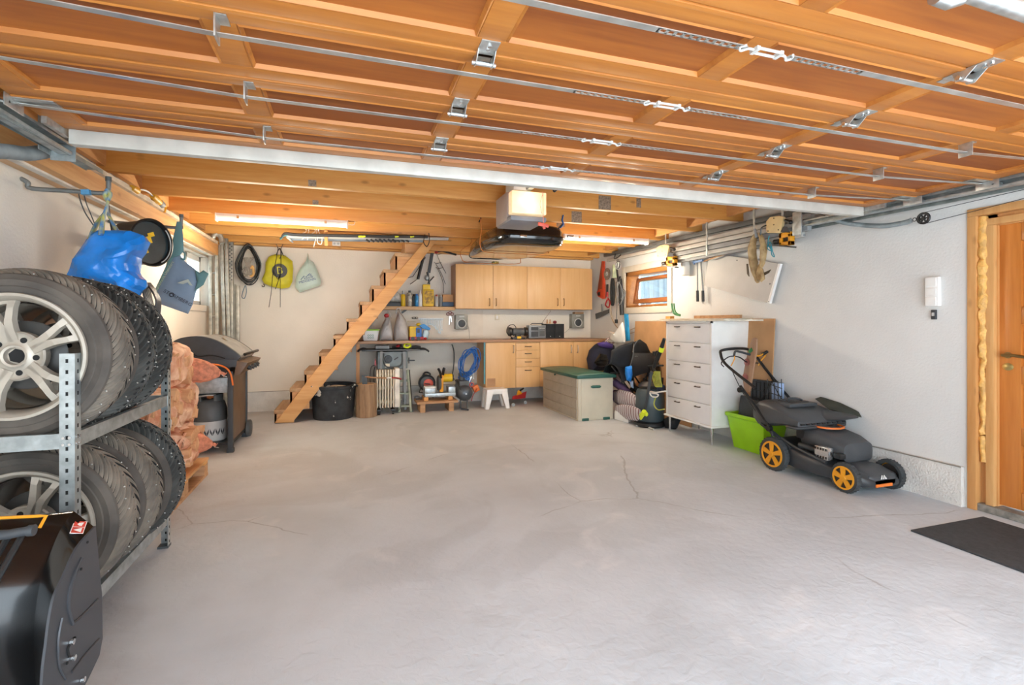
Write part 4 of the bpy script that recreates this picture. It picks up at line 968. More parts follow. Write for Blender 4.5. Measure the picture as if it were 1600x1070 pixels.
# ---- tools hanging over the shelf
def hung(name, label, cat, px, py, Y=7.74): return thing(name, label, cat, P(px, py, Y=Y))
h = hung('caulking_gun', 'black caulking gun with wire handles hanging beside the staircase', 'caulking gun', 656, 400)
MB().cyl(P(664, 392, Y=7.72), P(653, 436, Y=7.72), .022).build('barrel', black, h)
MB().tube(pts_at([(665, 402), (645, 432), (637, 434)], 7.72), .006, 6).tube(pts_at([(655, 434), (641, 444)], 7.72), .006, 6).build('trigger', dsteel, h)
h = hung('caulking_gun', 'grey perforated caulking gun with a silver nozzle beside the black one', 'caulking gun', 668, 400)
MB().bar(P(676, 392, Y=7.72), P(670, 426, Y=7.72), .045, .03, (0, 1, 0)).build('cradle', char, h)
MB().ball(P(667, 434, Y=7.72), (.04, .03, .045)).build('joint', galv, h)
MB().tube(pts_at([(668, 425), (671, 444)], 7.71), [.02, .012], 10).tube(pts_at([(678, 432), (668, 443)], 7.71), .009, 8).build('handle', dsteel, h)
h = hung('lopping_shears', 'shears with a dark curved handle and red joint hanging above the shelf', 'shears', 690, 395)
MB().tube(smooth_path(pts_at([(681, 394), (690, 392), (702, 395), (713, 398)], 7.70)), .016, 8).build('handle', black, h)
MB().ball(P(682, 394, Y=7.70), (.03, .02, .02)).build('joint', red, h)
for i, (pl_, lb) in enumerate(((((683, 398), (688, 410), (697, 427)), 'upper'), (((681, 412), (690, 428), (696, 444)), 'lower'), (((684, 420), (692, 440), (693, 458)), 'lowest'))):
    tag(MB().tube(smooth_path(pts_at(pl_, 7.76)), .004, 6).tube(pts_at([(pl_[0][0]-3, pl_[0][1]-3), pl_[0], (pl_[0][0]+9, pl_[0][1]-2)], 7.76), .004, 6).build('bent_rod', dsteel), 'thin bent steel rod on the wall left of the wall cabinets, the %s one' % lb, 'rod')
# ---- on the worktop
def onpx(xa, ya, xb, yb, Y, th, m, name, parent=None, **k): return MB().box(*pxbox(xa, ya, xb, yb, Y, th)).build(name, m, parent, **k)
WZ = .9925; WY = 7.35
b_ = thing('storage_tub', 'small white tub with a lime lid and printed green apples on the worktop', 'tub', P(578, 533, Y=WY))
x0, x1 = P(566, 530, Y=WY).x, P(592, 530, Y=WY).x; zt_ = P(578, 516.5, Y=WY).z
MB().hexa([(x0+.02, WY, WZ), (x1-.02, WY, WZ), (x1-.02, WY+.2, WZ), (x0+.02, WY+.2, WZ)], [(x0, WY-.01, zt_), (x1, WY-.01, zt_), (x1, WY+.21, zt_), (x0, WY+.21, zt_)]).build('tub_body', white, b_, bev=.008)
MB().box(x0-.008, x1+.008, WY-.02, WY+.22, zt_, zt_+.018).build('lid', lime, b_, bev=.005)
xm = (x0+x1)/2
for k in range(6): q = Vector((xm-.03+.03*(k % 3), WY-.004-.004, WZ+.045+.032*(k//3))); MB().lathe([(.009, 0), (.013, 0), (.013, .001), (.009, .001)], 14, facing(q, (0, -1, 0)), closed=True).build('apple_print', green, b_)
pg = mat('grey_plastic_sack', '#bdb9b5', .45, var=.05, scale=10, bump=.3)
for i, (ol, lb) in enumerate((([(592, 533), (593, 518), (598, 505), (603, 496), (609, 496), (612, 508), (614, 522), (614, 533)], 'left of the two grey plastic sacks standing on the worktop'),
                              ([(616, 533), (615, 515), (618, 500), (622, 487), (627, 489), (634, 500), (638, 518), (639, 533)], 'right of the two grey plastic sacks standing on the worktop'))):
    t_ = thing('grey_sack', lb, 'plastic sack', P(ol[0][0]+11, 533, Y=7.4))
    MB().pillow(pts_at(ol, 7.40), (0, -1, 0), .20, wr=.025, js=18).build('sack_body', pg, t_)
    c_ = P(606 if i == 0 else 622, 492 if i == 0 else 486, Y=7.40)
    MB().tube(smooth_path([c_+Vector((-.03, 0, -.04)), c_+Vector((-.015, -.01, .03)), c_+Vector((.02, -.01, .03)), c_+Vector((.05, 0, -.05))]), .008, 6).build('handle_loop', pg, t_)
tag(MB().ball(P(604, 493, Y=7.38), (.035, .02, .03)).build('red_clip', red), 'red and black clip at the top of the left grey sack', 'clip')
tag(MB().bar(P(627, 489, Y=7.6), P(635, 483.5, Y=7.6), .02, .03).build('brush', dgrey), 'grey brush hanging above the right grey sack', 'brush')
tk = thing('toy_truck', 'colourful plastic toy dump truck with a yellow bed and blue cab', 'toy truck', P(655, 532, Y=7.35))
onpx(640, 510, 651, 528, 7.34, .14, yellow, 'dump_bed', tk, bev=.01); onpx(650, 512, 659, 527, 7.33, .15, blue, 'cab', tk, bev=.01)
onpx(652, 514, 656, 520, 7.325, .01, char, 'cab_window', tk); onpx(640, 526, 662, 531, 7.33, .15, red, 'chassis', tk, bev=.005)
for px in (645, 654): MB().cyl(P(px, 529, Y=7.32), P(px, 529, Y=7.32)+Vector((0, .03, 0)), .028, seg=18).build('wheel', black, tk)
tag(MB().ball(P(654, 507, Y=7.42), (.035, .03, .025)).build('toy_bucket', yellow), 'small yellow toy on top of the toy truck', 'toy')
tag(MB().prism(pts_at([(655, 508), (663, 506), (673, 513), (671, 516), (660, 513)], 7.38), (0, .06, 0)).build('toy_shovel', mat('toy_blue', '#2f8ad0', .4), bev=.004), 'blue plastic toy scoop lying over the toy truck', 'toy')
tag(MB().pillow(pts_at([(661, 516), (668, 514), (671, 520), (668, 530), (661, 531), (659, 524)], 7.40), (0, -1, 0), .1).build('toy_ball', mat('pale_blue_plastic', '#b9d3dc', .3), ), 'pale blue plastic pot right of the toy truck', 'pot')
q = P(663, 529, Y=7.36)
tag(MB().ball(q+Vector((.015, 0, -.0)), .022).build('red_toy', red), 'small red toy beside the toy truck', 'toy')
# wrench rail, scissors, glasses
wr = thing('wrench_rack', 'white wall rack holding a row of hanging spanners', 'tool rack', P(675, 498, Y=7.75))
onpx(654, 496.5, 693.5, 499.2, 7.75, .025, white, 'rack_bar', wr, bev=.002)
for i in range(14):
    px = 657.5+i*2.55; L_ = (7, 8, 9, 9.5, 9, 7, 7, 8, 9.5, 13, 15, 20, 21, 16)[i]
    w_ = thing('spanner', ('leftmost', 'second', 'third', 'fourth', 'fifth', 'sixth', 'seventh', 'eighth', 'ninth', 'tenth', 'eleventh', 'twelfth', 'thirteenth', 'rightmost')[i]+' spanner, counted from the left, in the row on the white wall rack', 'spanner', P(px, 499, Y=7.735), group='spanners on the white rack')
    a, b = P(px, 498.8, Y=7.738), P(px, 499+L_, Y=7.738)
    MB().bar(a, b, .0075, .006, (0, 1, 0)).box(b.x-.01, b.x+.01, b.y-.003, b.y+.003, b.z-.012, b.z+.008).build('shaft', galv, w_); MB().lathe([(.005, -.003), (.010, -.003), (.010, .003), (.005, .003)], 12, facing(a, (0, -1, 0)), closed=True).build('ring', galv, w_)
for x, dx in ((656.3, 0), (693, 0)): pass
sc = thing('scissors', 'scissors with dark red handles hanging on the back wall', 'scissors', P(703, 490, Y=7.76))
for px, py in ((700, 490.5), (706.5, 490.5), (703.3, 488.5)): MB().tube(arc(P(px, py, Y=7.765), .022, 0, 345, 14, 'XZ', .02), .006, 6).build('handle', mat('dark_red_plastic', '#8a3434', .5), sc)
MB().prism(pts_at([(702, 494), (703.5, 494), (702.4, 507), (701.4, 507)], 7.76), (0, .003, 0)).prism(pts_at([(704, 494), (705, 494), (706.2, 503), (705.5, 503)], 7.76), (0, .003, 0)).build('blades', steel, sc)
gl = MB().tube(arc(P(647, 496.6, Y=7.75), .03, 0, 345, 14, 'XZ', .014), .005, 6).tube(arc(P(651, 496.4, Y=7.75), .02, 0, 345, 14, 'XZ', .012), .004, 6)
tag(gl.build('hose_clamp', black), 'black wire loops hanging left of the spanner rack', 'wire loop')
tag(MB().tube(pts_at([(636, 502), (649, 502), (649, 510), (637, 510)], 7.7), .008, 6).build('wire_rack', cream), 'beige wire rack on the wall above the toy truck', 'rack')
# wall speakers
def speaker(px, py, w_, h_, label):
    t_ = thing('wall_speaker', label, 'speaker', P(px, py, Y=7.70), group='grey wall speakers')
    a, b = P(px-w_, py+h_, Y=7.67), P(px+w_, py-h_, Y=7.67)
    MB().box(a.x, b.x, 7.67, YB-.003, a.z, b.z).build('cabinet', mat('speaker_grey', '#8b8b84', .4, .2), t_, bev=.012)
    c_ = P(px, py+h_*.22, Y=7.668); MB().lathe([(0, .003), (.058, .004), (.062, .0), (.072, .0), (.074, .007), (.062, .010), (.058, .004)], 32, facing(c_, (0, -1, 0)), closed=False).build('driver_ring', lgrey, t_)
    MB().lathe([(0, .012), (.03, .010), (.058, .004), (.058, 0), (0, 0)], 32, facing(c_, (0, -1, 0))).build('driver', char, t_)
    c2 = P(px, py-h_*.72, Y=7.665); MB().box(c2.x-.04, c2.x+.04, c2.y-.004, c2.y+.004, c2.z-.008, c2.z+.012).build('tweeter', lgrey, t_)
    return t_
speaker(721.5, 503, 9.5, 11.5, 'grey wall speaker right of the scissors')
speaker(903.5, 501.5, 9.5, 11, 'grey wall speaker in the corner under the right wall cabinet')
tag(MB().tube(smooth_path(pts_at([(731, 509), (733, 515), (733.5, 529)], 7.77)), .002, 5).build('speaker_wire', dgrey), 'thin wire running down from the left wall speaker', 'wire')
tag(MB().tube(smooth_path(pts_at([(894, 508), (888, 515), (882, 520)], 7.76)), .002, 5).build('speaker_wire', dgrey), 'thin wire from the corner speaker to the black loudspeakers', 'wire')
tag(onpx(898, 487.5, 912, 490.2, 7.69, .09, rawwood, 'wood_block', None), 'small wooden block on top of the corner wall speaker', 'block')
sw_ = thing('wall_socket', 'cream wall socket on the back wall over the worktop', 'socket', P(777, 495.5, Y=7.79))
onpx(773.5, 491, 780.5, 500, 7.785, .014, cream, 'plate', sw_, bev=.003); onpx(775.5, 493, 778.5, 498, 7.78, .006, white, 'rocker', sw_)
# bench grinder
q = P(810, 529, Y=WY); bg_ = thing('bench_grinder', 'black bench grinder with a yellow warning label and a coiled lead', 'bench grinder', (q.x, WY, WZ))
c_ = P(809, 518, Y=WY); MB().cyl(c_+Vector((-.09, 0, 0)), c_+Vector((.09, 0, 0)), .055, seg=24).build('motor', dgrey, bg_)
for sx in (-.13, .13): MB().cyl(c_+Vector((sx-.02, 0, .0)), c_+Vector((sx+.02, 0, 0)), .068, seg=24).build('wheel_guard', black, bg_)
MB().box(c_.x-.10, c_.x+.10, WY-.06, WY+.06, WZ, WZ+.03).box(c_.x-.04, c_.x+.04, WY-.04, WY+.04, WZ+.03, c_.z-.04).build('base', black, bg_, bev=.005)
MB().box(c_.x-.03, c_.x+.035, WY-.062, WY-.05, WZ+.012, WZ+.045).build('warning_label', yellow, bg_)
MB().tube(smooth_path(pts_at([(800, 527), (792, 520), (794, 510), (802, 507), (806, 513), (797, 518), (803, 525)], WY-.02)), .006, 6).build('lead', black, bg_)
# radio
rd = thing('radio_cassette_player', 'grey portable radio cassette player with a raised aerial', 'radio', P(839, 529, Y=WY))
onpx(826.5, 508, 853, 528.6, WY-.02, .13, mat('radio_grey', '#777c7f', .4, .2), 'case', rd, bev=.01)
onpx(830, 511, 841, 516, WY-.026, .008, char, 'cassette_door', rd); onpx(830, 518, 841, 526, WY-.026, .008, char, 'tuner_window', rd); onpx(843, 517, 851, 525, WY-.026, .008, dgrey, 'speaker_grille', rd)
for i in range(3): MB().cyl(P(844+i*3, 513, Y=WY-.02), P(844+i*3, 513, Y=WY-.035), .009, seg=12).build('dial', lgrey, rd)
MB().tube(pts_at([(829, 507), (831, 505.5), (848, 505.5), (850, 507)], WY+.03), .007, 6).build('carry_handle', dgrey, rd)
MB().tube([P(845, 507, Y=WY+.05), P(861, 485, Y=WY+.05)], .003, 6).build('aerial', steel, rd)
for (xa, xb), lb in (((853.5, 867), 'left black bookshelf loudspeaker on the worktop'), ((867.5, 881.5), 'right black bookshelf loudspeaker on the worktop')):
    t_ = thing('loudspeaker', lb, 'speaker', P((xa+xb)/2, 528, Y=WY), group='black loudspeakers beside the radio')
    onpx(xa, 505.8, xb, 528.3, WY-.02, .2, black, 'cabinet', t_, bev=.004); onpx(xa+.8, 506.8, xb-.8, 527.5, WY-.03, .012, mat('speaker_cloth', '#26282a', .9, bump=.2), 'grille', t_)
    q = P((xa+xb)/2, 525.5, Y=WY-.031); MB().cyl(q, q+Vector((0, -.002, 0)), .007, seg=12).build('badge', lgrey, t_)
LZ = P(860, 505.5, Y=WY+.03).z
for px, lb in ((855, 'left little wooden figure on the left loudspeaker'), (859.5, 'right little wooden figure on the left loudspeaker')):
    onshelf(px, .028, .065, [(1, 0), (.9, .5), (.5, .6), (.8, .75), (.6, 1)], rawwood, 'wooden_figure', lb, Y=WY+.06, z=LZ, grp='wooden figures', cat='figure')
tag(MB().ball((P(867, 502, Y=WY+.03).x, WY+.03, LZ+.024), (.032, .03, .026)).build('dark_red_cup', mat('wine_red', '#7c2b33', .3)), 'round dark red pot on top of the loudspeakers', 'pot')
tag(onpx(770.5, 408.5, 779.5, 411.8, 7.5, .08, mat('label_print', '#c9b02a', .5, scale=40, col2='#2a2a20'), 'tape_box', None), 'small yellow and black box on top of the left wall cabinet', 'box')
cabtop = MB().pillow(pts_at([(722, 411.5), (732, 409), (748, 410.5), (770, 409.5), (770, 412), (724, 412.3)], 7.6), (0, -1, 0), .15)
tag(cabtop.build('rolled_tarp', lgrey), 'flat grey folded sheet on top of the left wall cabinet', 'sheet')
# ---- under the worktop: tub, chopping block, axe
tb = thing('builders_tub', 'large black paint-splashed tub beside the staircase', 'tub', (P(521, 650, Y=7.0).x, 7.0, 0))
c_ = Vector((P(521, 640, Y=7.0).x, 7.0, 0))
tubm = mat('splashed_black', '#303336', .65, var=.25, scale=8)
nt = tubm.node_tree; N = nt.nodes; B = N['Principled BSDF']; old = B.inputs['Base Color'].links[0].from_socket
tcx = N.new('ShaderNodeTexCoord'); n_ = N.new('ShaderNodeTexNoise'); n_.inputs['Scale'].default_value = 7; n_.inputs['Detail'].default_value = 8; nt.links.new(tcx.outputs['Object'], n_.inputs[0])
r_ = N.new('ShaderNodeMapRange'); r_.inputs[1].default_value = .63; r_.inputs[2].default_value = .66; nt.links.new(n_.outputs[0], r_.inputs[0])
mx_ = N.new('ShaderNodeMix'); mx_.data_type = 'RGBA'; nt.links.new(r_.outputs[0], mx_.inputs[0]); nt.links.new(old, mx_.inputs[6]); mx_.inputs[7].default_value = rgb('#d2cdc0'); nt.links.new(mx_.outputs[2], B.inputs['Base Color'])
MB().lathe([(0, .0), (.245, 0), (.25, .01), (.28, .40), (.30, .405), (.302, .43), (.288, .44), (.272, .43), (.265, .40), (.235, .03), (0, .025)], 48, Matrix.Translation(c_)).build('tub_body', tubm, tb)
for sx in (-1, 1): MB().tube(smooth_path([c_+Vector((sx*.20, -.2, .42)), c_+Vector((sx*.26, -.24, .45)), c_+Vector((sx*.30, -.12, .42))]), .012, 8).build('handle', tubm, tb)
rp_ = MB().tube(smooth_path([c_+Vector((-.1, -.05, .37)), c_+Vector((0, -.1, .42)), c_+Vector((.14, -.02, .40)), c_+Vector((.1, .1, .38)), c_+Vector((-.08, .08, .38)), c_+Vector((0, 0, .33))]), .02, 8)
tag(rp_.build('coiled_rope', mat('tan_rope', '#b8a184', .8)), 'pale rope and scraps inside the black tub', 'rope')
cb_ = Vector((P(572.5, 640, Y=6.93).x, 6.93, 0))
cbt = thing('chopping_block', 'upright log used as a chopping block', 'chopping block', cb_)
MB().grid(lambda u, v: cb_+Vector(((.132+.006*math.sin(6*math.pi*u)+.004*noise.noise(Vector((math.cos(6.28*u)*3, math.sin(6.28*u)*3, 0)))*3+.004*math.sin(40*math.pi*u))*math.cos(2*math.pi*u), .132*math.sin(2*math.pi*u), .001+.435*v)), 80, 6, cu=True).build('trunk', wood('bark_wood', '#a88868', '#7d6148', 'Z', 14, .85, .3), cbt, jit=.004, js=10)
MB().lathe([(0, .0), (.128, 0), (.128, .008), (0, .008)], 32, Matrix.Translation(cb_+Vector((0, 0, .43)))).build('cut_top', wood('end_grain', '#c9a57c', '#a9845c', 'Z', 10, .8, 0), cbt)
ax = thing('axe', 'axe with its head stuck in the chopping block, red tipped handle', 'axe', cb_+Vector((0, 0, .44)))
Ya = 6.86; MB().hexa([P(565, 586, Y=Ya)+Vector((0, -.012, 0)), P(573, 586, Y=Ya)+Vector((0, -.012, 0)), P(573, 586, Y=Ya)+Vector((0, .012, 0)), P(565, 586, Y=Ya)+Vector((0, .012, 0))], [P(566, 603, Y=Ya)+Vector((0, -.003, 0)), P(574, 602, Y=Ya)+Vector((0, -.003, 0)), P(574, 602, Y=Ya)+Vector((0, .003, 0)), P(566, 603, Y=Ya)+Vector((0, .003, 0))]).build('axe_head', dsteel, ax)
MB().tube(smooth_path([P(570, 588.5, Y=Ya), P(585, 590, Y=Ya), P(604, 590.5, Y=Ya)]), .014, 10, flat=.7).build('handle', wood('ash_handle', '#b78f6a', '#95704e', 'X', 6, .5, 0), ax)
MB().tube([P(604, 590.5, Y=Ya), P(612, 590, Y=Ya)], .0145, 10, flat=.7).build('handle_label', white, ax)
MB().tube(smooth_path([P(612, 590, Y=Ya), P(620, 590.5, Y=Ya), P(627, 592, Y=Ya)]), [.015]*6+[.016]*6+[.024], 10, flat=.7).build('grip', mat('dark_red', '#93262e', .5), ax)
# ---- table saw
ts = thing('table_saw', 'grey table saw with round dial and black extension handles', 'table saw', P(613, 640, Y=7.35))
Yt = 7.2
onpx(565, 545, 666, 549, Yt, .42, dgrey, 'saw_table', ts, bev=.004)
for (a, b, c2) in (((560, 548), (572, 545), -1), ((669, 548), (656, 545), 1)): MB().tube(smooth_path(pts_at([b, ((a[0]+b[0])/2, 544.5), a, (a[0]-c2*.5, a[1]+1.5)], Yt-.02)), .014, 8).build('rail_end', black, ts)
onpx(590, 549, 637, 577, Yt+.03, .35, mat('saw_grey', '#6f7879', .45, .2), 'motor_cabinet', ts, bev=.01)
for xa, xb in ((593.5, 598), (629, 634)): MB().bar(P((xa+xb)/2, 549, Y=Yt+.02), P((xa+xb)/2+(2 if xa > 600 else -2), 640, Y=Yt+.02), .035, .02, (0, 1, 0)).build('leg', mgrey, ts)
for xa in (596, 631): MB().bar(P(xa, 549, Y=Yt+.36), P(xa, 628, Y=Yt+.36), .035, .02, (0, 1, 0)).build('leg', mgrey, ts)
MB().tube(smooth_path(pts_at([(599.5, 552), (600, 566), (605, 573), (620, 573), (628, 568), (629, 552)], Yt+.022)), .012, 8).build('raised_panel_rim', dgrey, ts)
c_ = P(606.5, 561, Y=Yt+.02); MB().lathe([(0, .02), (.02, .022), (.022, .012), (.048, .012), (.055, .0), (0, 0)], 32, facing(c_, (0, -1, 0))).build('height_dial', char, ts)
MB().bar(P(616, 562, Y=Yt), P(622, 558, Y=Yt), .02, .014).build('dial_handle', black, ts)
onpx(602, 568, 609, 574, Yt+.015, .01, cream, 'label', ts)
MB().cyl(P(637, 563, Y=Yt+.1), P(648, 563, Y=Yt+.1), .01).cyl(P(639, 558.5, Y=Yt+.1), P(639, 567.5, Y=Yt+.1), .008).build('side_crank', dgrey, ts)
text('Keller', .026, white, facing(P(605.5, 554, Y=Yt+.025), (0, -1, 0)), ts, 'lettering') if False else None
onpx(587, 540, 608, 544.8, Yt+.06, .2, mgrey, 'fence_box', ts)
lp_ = thing('hand_tool', 'neon yellow and black power tool lying on the table saw', 'power tool', P(636, 544, Y=Yt+.1))
MB().tube(arc(P(636.5, 539.8, Y=Yt+.06), .045, 0, 360, 20, 'XZ', .028)[:-1], .014, 8, closed=True).build('handle_ring', neon, lp_)
MB().tube(smooth_path(pts_at([(613, 543), (620, 542), (628, 540)], Yt+.1)), .022, 8).build('tool_body', black, lp_); MB().ball(P(622, 540.5, Y=Yt+.09), (.03, .03, .02)).build('switch', red, lp_)
MB().tube(smooth_path(pts_at([(643, 542), (650, 541.5), (657, 543)], Yt+.1)), .02, 8).build('tool_nose', char, lp_)
# jumper cable
jc = thing('jumper_cable', 'red clamp of a cable hanging left of the radiator', 'cable clamp', P(586, 563, Y=7.25))
MB().hexa([P(585, 571, Y=7.25), P(588.5, 570, Y=7.25), P(588.5, 570, Y=7.27), P(585, 571, Y=7.27)], [P(586, 561, Y=7.25), P(587, 561, Y=7.25), P(587, 561, Y=7.27), P(586, 561, Y=7.27)]).build('clamp', red, jc)
MB().tube(smooth_path(pts_at([(586, 570), (580, 574), (578, 590), (580, 602)], 7.26)), .005, 6).tube(smooth_path(pts_at([(587, 570), (584, 582), (585, 600)], 7.26)), .005, 6).build('cable', black, jc)
# ---- oil radiator
rt = thing('oil_radiator', 'cream finned oil radiator on castors', 'radiator', P(606, 645, Y=7.0))
Yr = 7.0; z0 = P(600, 640, Y=Yr).z; z1 = P(600, 578, Y=Yr).z
for k in range(7):
    x = P(589.5+k*4.3, 600, Y=Yr).x; MB().box(x-.009, x+.009, Yr, Yr+.16, .09, z1).build('fin', cream, rt, bev=.007)
for z in (.16, z1-.07, (z1+.1)/2): MB().cyl((P(589.5, 600, Y=Yr).x, Yr+.08, z), (P(616, 600, Y=Yr).x, Yr+.08, z), .03).build('header_tube', cream, rt)
x = P(617, 600, Y=Yr).x; MB().box(x, x+.065, Yr-.01, Yr+.17, .09, z1+.02).build('control_box', mat('pale_cream', '#e6e0d2', .4), rt, bev=.01)
for px in (592, 614): MB().bar((P(px, 640, Y=Yr).x, Yr-.03, .06), (P(px, 640, Y=Yr).x, Yr+.19, .06), .05, .02).build('foot', char, rt); MB().cyl((P(px, 640, Y=Yr).x-.012, Yr-.02, .027), (P(px, 640, Y=Yr).x+.012, Yr-.02, .027), .026).build('castor', black, rt)
MB().tube(smooth_path([P(622, 642, Y=6.95), P(626, 636, Y=6.93), P(627, 625, Y=6.93)]), .006, 6).build('power_lead', dgrey, rt)
# ---- small step ladder
sl = thing('step_ladder', 'pale green and black folding step ladder behind the radiator', 'step ladder', P(633, 640, Y=7.2))
a1, b1 = P(637, 578.5, Y=7.35), P(642, 642, Y=7.08); a2, b2 = P(623, 579, Y=7.35), P(624, 640, Y=7.1)
gm = mat('pale_green_steel', '#aeb6a0', .5, .2)
MB().bar(a1, (b1.x, b1.y, .0), .03, .05, (0, 1, 0)).build('side_rail', gm, sl); MB().bar(a1+Vector((.022, 0, 0)), (b1.x+.022, b1.y, 0), .013, .045, (0, 1, 0)).build('rail_edge', black, sl)
MB().bar(a2, (b2.x, b2.y, 0), .03, .05, (0, 1, 0)).build('side_rail', gm, sl)
for fz in (.12, .42, .72): p_ = a1.lerp(Vector((b1.x, b1.y, 0)), 1-fz); r2_ = a2.lerp(Vector((b2.x, b2.y, 0)), 1-fz); MB().hexa([r2_, p_, p_+Vector((0, .09, 0)), r2_+Vector((0, .09, 0))], [v+Vector((0, 0, .022)) for v in (r2_, p_, p_+Vector((0, .09, 0)), r2_+Vector((0, .09, 0)))]).build('tread', gm, sl)
# ---- cable reel
cr_ = thing('cable_reel', 'black cable reel with a salmon pink drum leaning on the back wall', 'cable reel', P(667, 612, Y=7.5))
c_ = P(667, 598, Y=7.5); Mc = facing(c_, (0, -1, 0))
MB().lathe([(.10, -.04), (.122, -.045), (.126, -.03), (.122, 0), (.10, .0)], 40, Mc, closed=True).lathe([(.10, .03), (.122, .035), (.126, .02), (.122, -.01), (.10, -.01)], 40, Mc, closed=True).build('reel_rim', black, cr_)
MB().lathe([(0, .02), (.07, .02), (.085, .012), (.10, .012), (.10, -.02), (0, -.02)], 40, Mc).build('reel_face', dgrey, cr_)
MB().lathe([(0, .034), (.068, .03), (.072, .018), (0, .018)], 40, facing(P(669, 599, Y=7.5), (0, -1, 0))).build('socket_drum', salmon, cr_)
MB().bar(P(663.5, 599, Y=7.455), P(672, 600, Y=7.45), .012, .012).build('crank', black, cr_)
MB().tube(smooth_path(pts_at([(660, 588), (664, 582), (671, 583), (672, 588)], 7.5)), .014, 8).build('handle', black, cr_)
MB().tube([P(657, 607, Y=7.45), P(655, 613, Y=7.42), P(664, 614, Y=7.4)], .008, 6).tube([P(676, 607, Y=7.5), P(677, 628, Y=7.5)], .008, 6).build('stand', black, cr_)
# ---- little bench with mitre saw
bn = thing('low_bench', 'low rough pine bench carrying the mitre saw', 'bench', P(684, 640, Y=7.0))
bz = P(684, 627, Y=6.95).z; a, b = P(652, 630, Y=6.95), P(716, 628, Y=6.95)
for k in range(3): MB().box(a.x, b.x, 6.95+k*.13, 7.06+k*.13, bz-.03, bz).build('plank', rawwood, bn, bev=.003)
for px in (661, 706): x = P(px, 630, Y=6.95).x; MB().box(x-.035, x+.035, 6.97, 7.3, 0, bz-.03).build('leg', rawwood, bn, bev=.003)
ms = thing('mitre_saw', 'yellow and grey mitre saw with a white guard', 'mitre saw', P(688, 625, Y=7.05))
Ym = 7.04; zb_ = bz+.001
def zy(py): return P(688, py, Y=Ym).z
for px in (666, 704): x = P(px, 620, Y=Ym).x; MB().box(x-.03, x+.03, Ym, Ym+.25, zb_, zb_+.05).build('wood_block', pine, ms)
z0 = zb_+.05; x0, x1 = P(664, 620, Y=Ym).x, P(712, 620, Y=Ym).x
MB().box(x0, x1, Ym, Ym+.22, z0, z0+.05).build('base', galv, ms, bev=.006)
MB().box(x0, x0+.15, Ym, Ym+.2, z0+.05, z0+.12).build('bench_extension', galv, ms, bev=.006); MB().box(x1-.10, x1, Ym+.02, Ym+.2, z0+.05, z0+.13).build('bench_extension', galv, ms, bev=.006)
MB().box(x0, x0+.15, Ym-.002, Ym+.15, z0+.12, z0+.145).build('white_cover', white, ms, bev=.008)
xm = P(690, 600, Y=Ym).x
MB().box(xm-.02, xm+.035, Ym+.03, Ym+.15, z0+.06, z0+.30).build('saw_head', amber, ms, bev=.012)
MB().cyl((xm+.02, Ym+.12, z0+.25), (xm+.17, Ym+.12, z0+.25), .06, seg=20).build('motor', yellow, ms); MB().cyl((xm+.17, Ym+.12, z0+.25), (xm+.19, Ym+.12, z0+.25), .05, seg=20).build('motor_cap', black, ms)
MB().lathe([(0, 0), (.10, 0), (.11, .01), (.11, .03), (.10, .04), (0, .04)], 28, Matrix.Translation((xm-.04, Ym+.1, z0+.18)) @ Matrix.Rotation(R(90), 4, 'Y')).build('blade_guard', dgrey, ms)
MB().tube(smooth_path([(xm-.0, Ym+.04, z0+.26), (xm-.02, Ym+.0, z0+.34), (xm-.05, Ym-.02, z0+.40)]), .017, 10).build('handle', black, ms)
MB().tube(smooth_path([(xm+.03, Ym+.08, z0+.3), (xm+.04, Ym+.05, z0+.38), (xm+.05, Ym+.05, z0+.4)]), .02, 8).build('rear_arm', black, ms)
MB().tube(smooth_path([(xm+.19, Ym+.1, z0+.25), (xm+.26, Ym, z0+.12), (xm+.30, Ym, z0+.02)]), .005, 6).build('power_lead', black, ms)
tag(MB().tube(smooth_path(pts_at([(647, 621), (652, 619), (658, 622), (663, 618), (667, 623), (659, 625), (650, 624)], 7.2)), .013, 8).build('power_lead_heap', dgrey), 'heap of dark cable left of the low bench', 'cable')
# ---- crowbar strip, compressor, hose, level
tag(MB().tube(smooth_path(pts_at([(706, 538), (708, 543), (709.5, 552), (709, 570), (707, 583), (704, 589)], 7.7)), .018, 8, flat=.5).build('pry_bar', mat('tarnished_steel', '#6f7472', .45, .5)), 'long grey steel bar with a hooked top hanging under the worktop', 'pry bar')
cm = thing('air_compressor', 'small dark grey air compressor with a round tank', 'air compressor', P(729, 630, Y=7.2))
c_ = P(728.5, 615.5, Y=7.0)
MB().lathe([(0, 0), (.05, .006), (.09, .03), (.112, .075), (.115, .12), (.115, .42), (.09, .50), (0, .53)], 36, facing(c_, (0, 1, 0))).build('tank', mat('tank_grey', '#545b62', .35, .4), cm)
MB().cyl(c_+Vector((0, -.002, 0)), c_+Vector((0, .01, 0)), .012).build('drain_plug', steel, cm)
MB().box(c_.x-.07, c_.x+.07, 7.12, 7.42, c_.z+.10, c_.z+.17).cyl((c_.x, 7.3, c_.z+.17), (c_.x, 7.3, c_.z+.27), .05).build('pump', dgrey, cm)
MB().bar((c_.x-.09, 6.95, .03), (c_.x+.02, 6.93, .012), .03, .02).build('skid', black, cm); MB().bar((c_.x+.05, 7.15, .0), (c_.x+.05, 7.15, .2), .02, .02, (0, 1, 0)).bar((c_.x-.05, 7.15, .0), (c_.x-.05, 7.15, .2), .02, .02, (0, 1, 0)).build('stand', dgrey, cm)
MB().tube(smooth_path([c_+Vector((.10, .1, -.12)), c_+Vector((.13, .12, -.04)), c_+Vector((.2, .15, .05))]), .006, 6).build('red_lead', red, cm)
rp2 = thing('orange_air_tool', 'orange plastic tool pot hanging beside the compressor', 'tool', P(744, 606, Y=7.2))
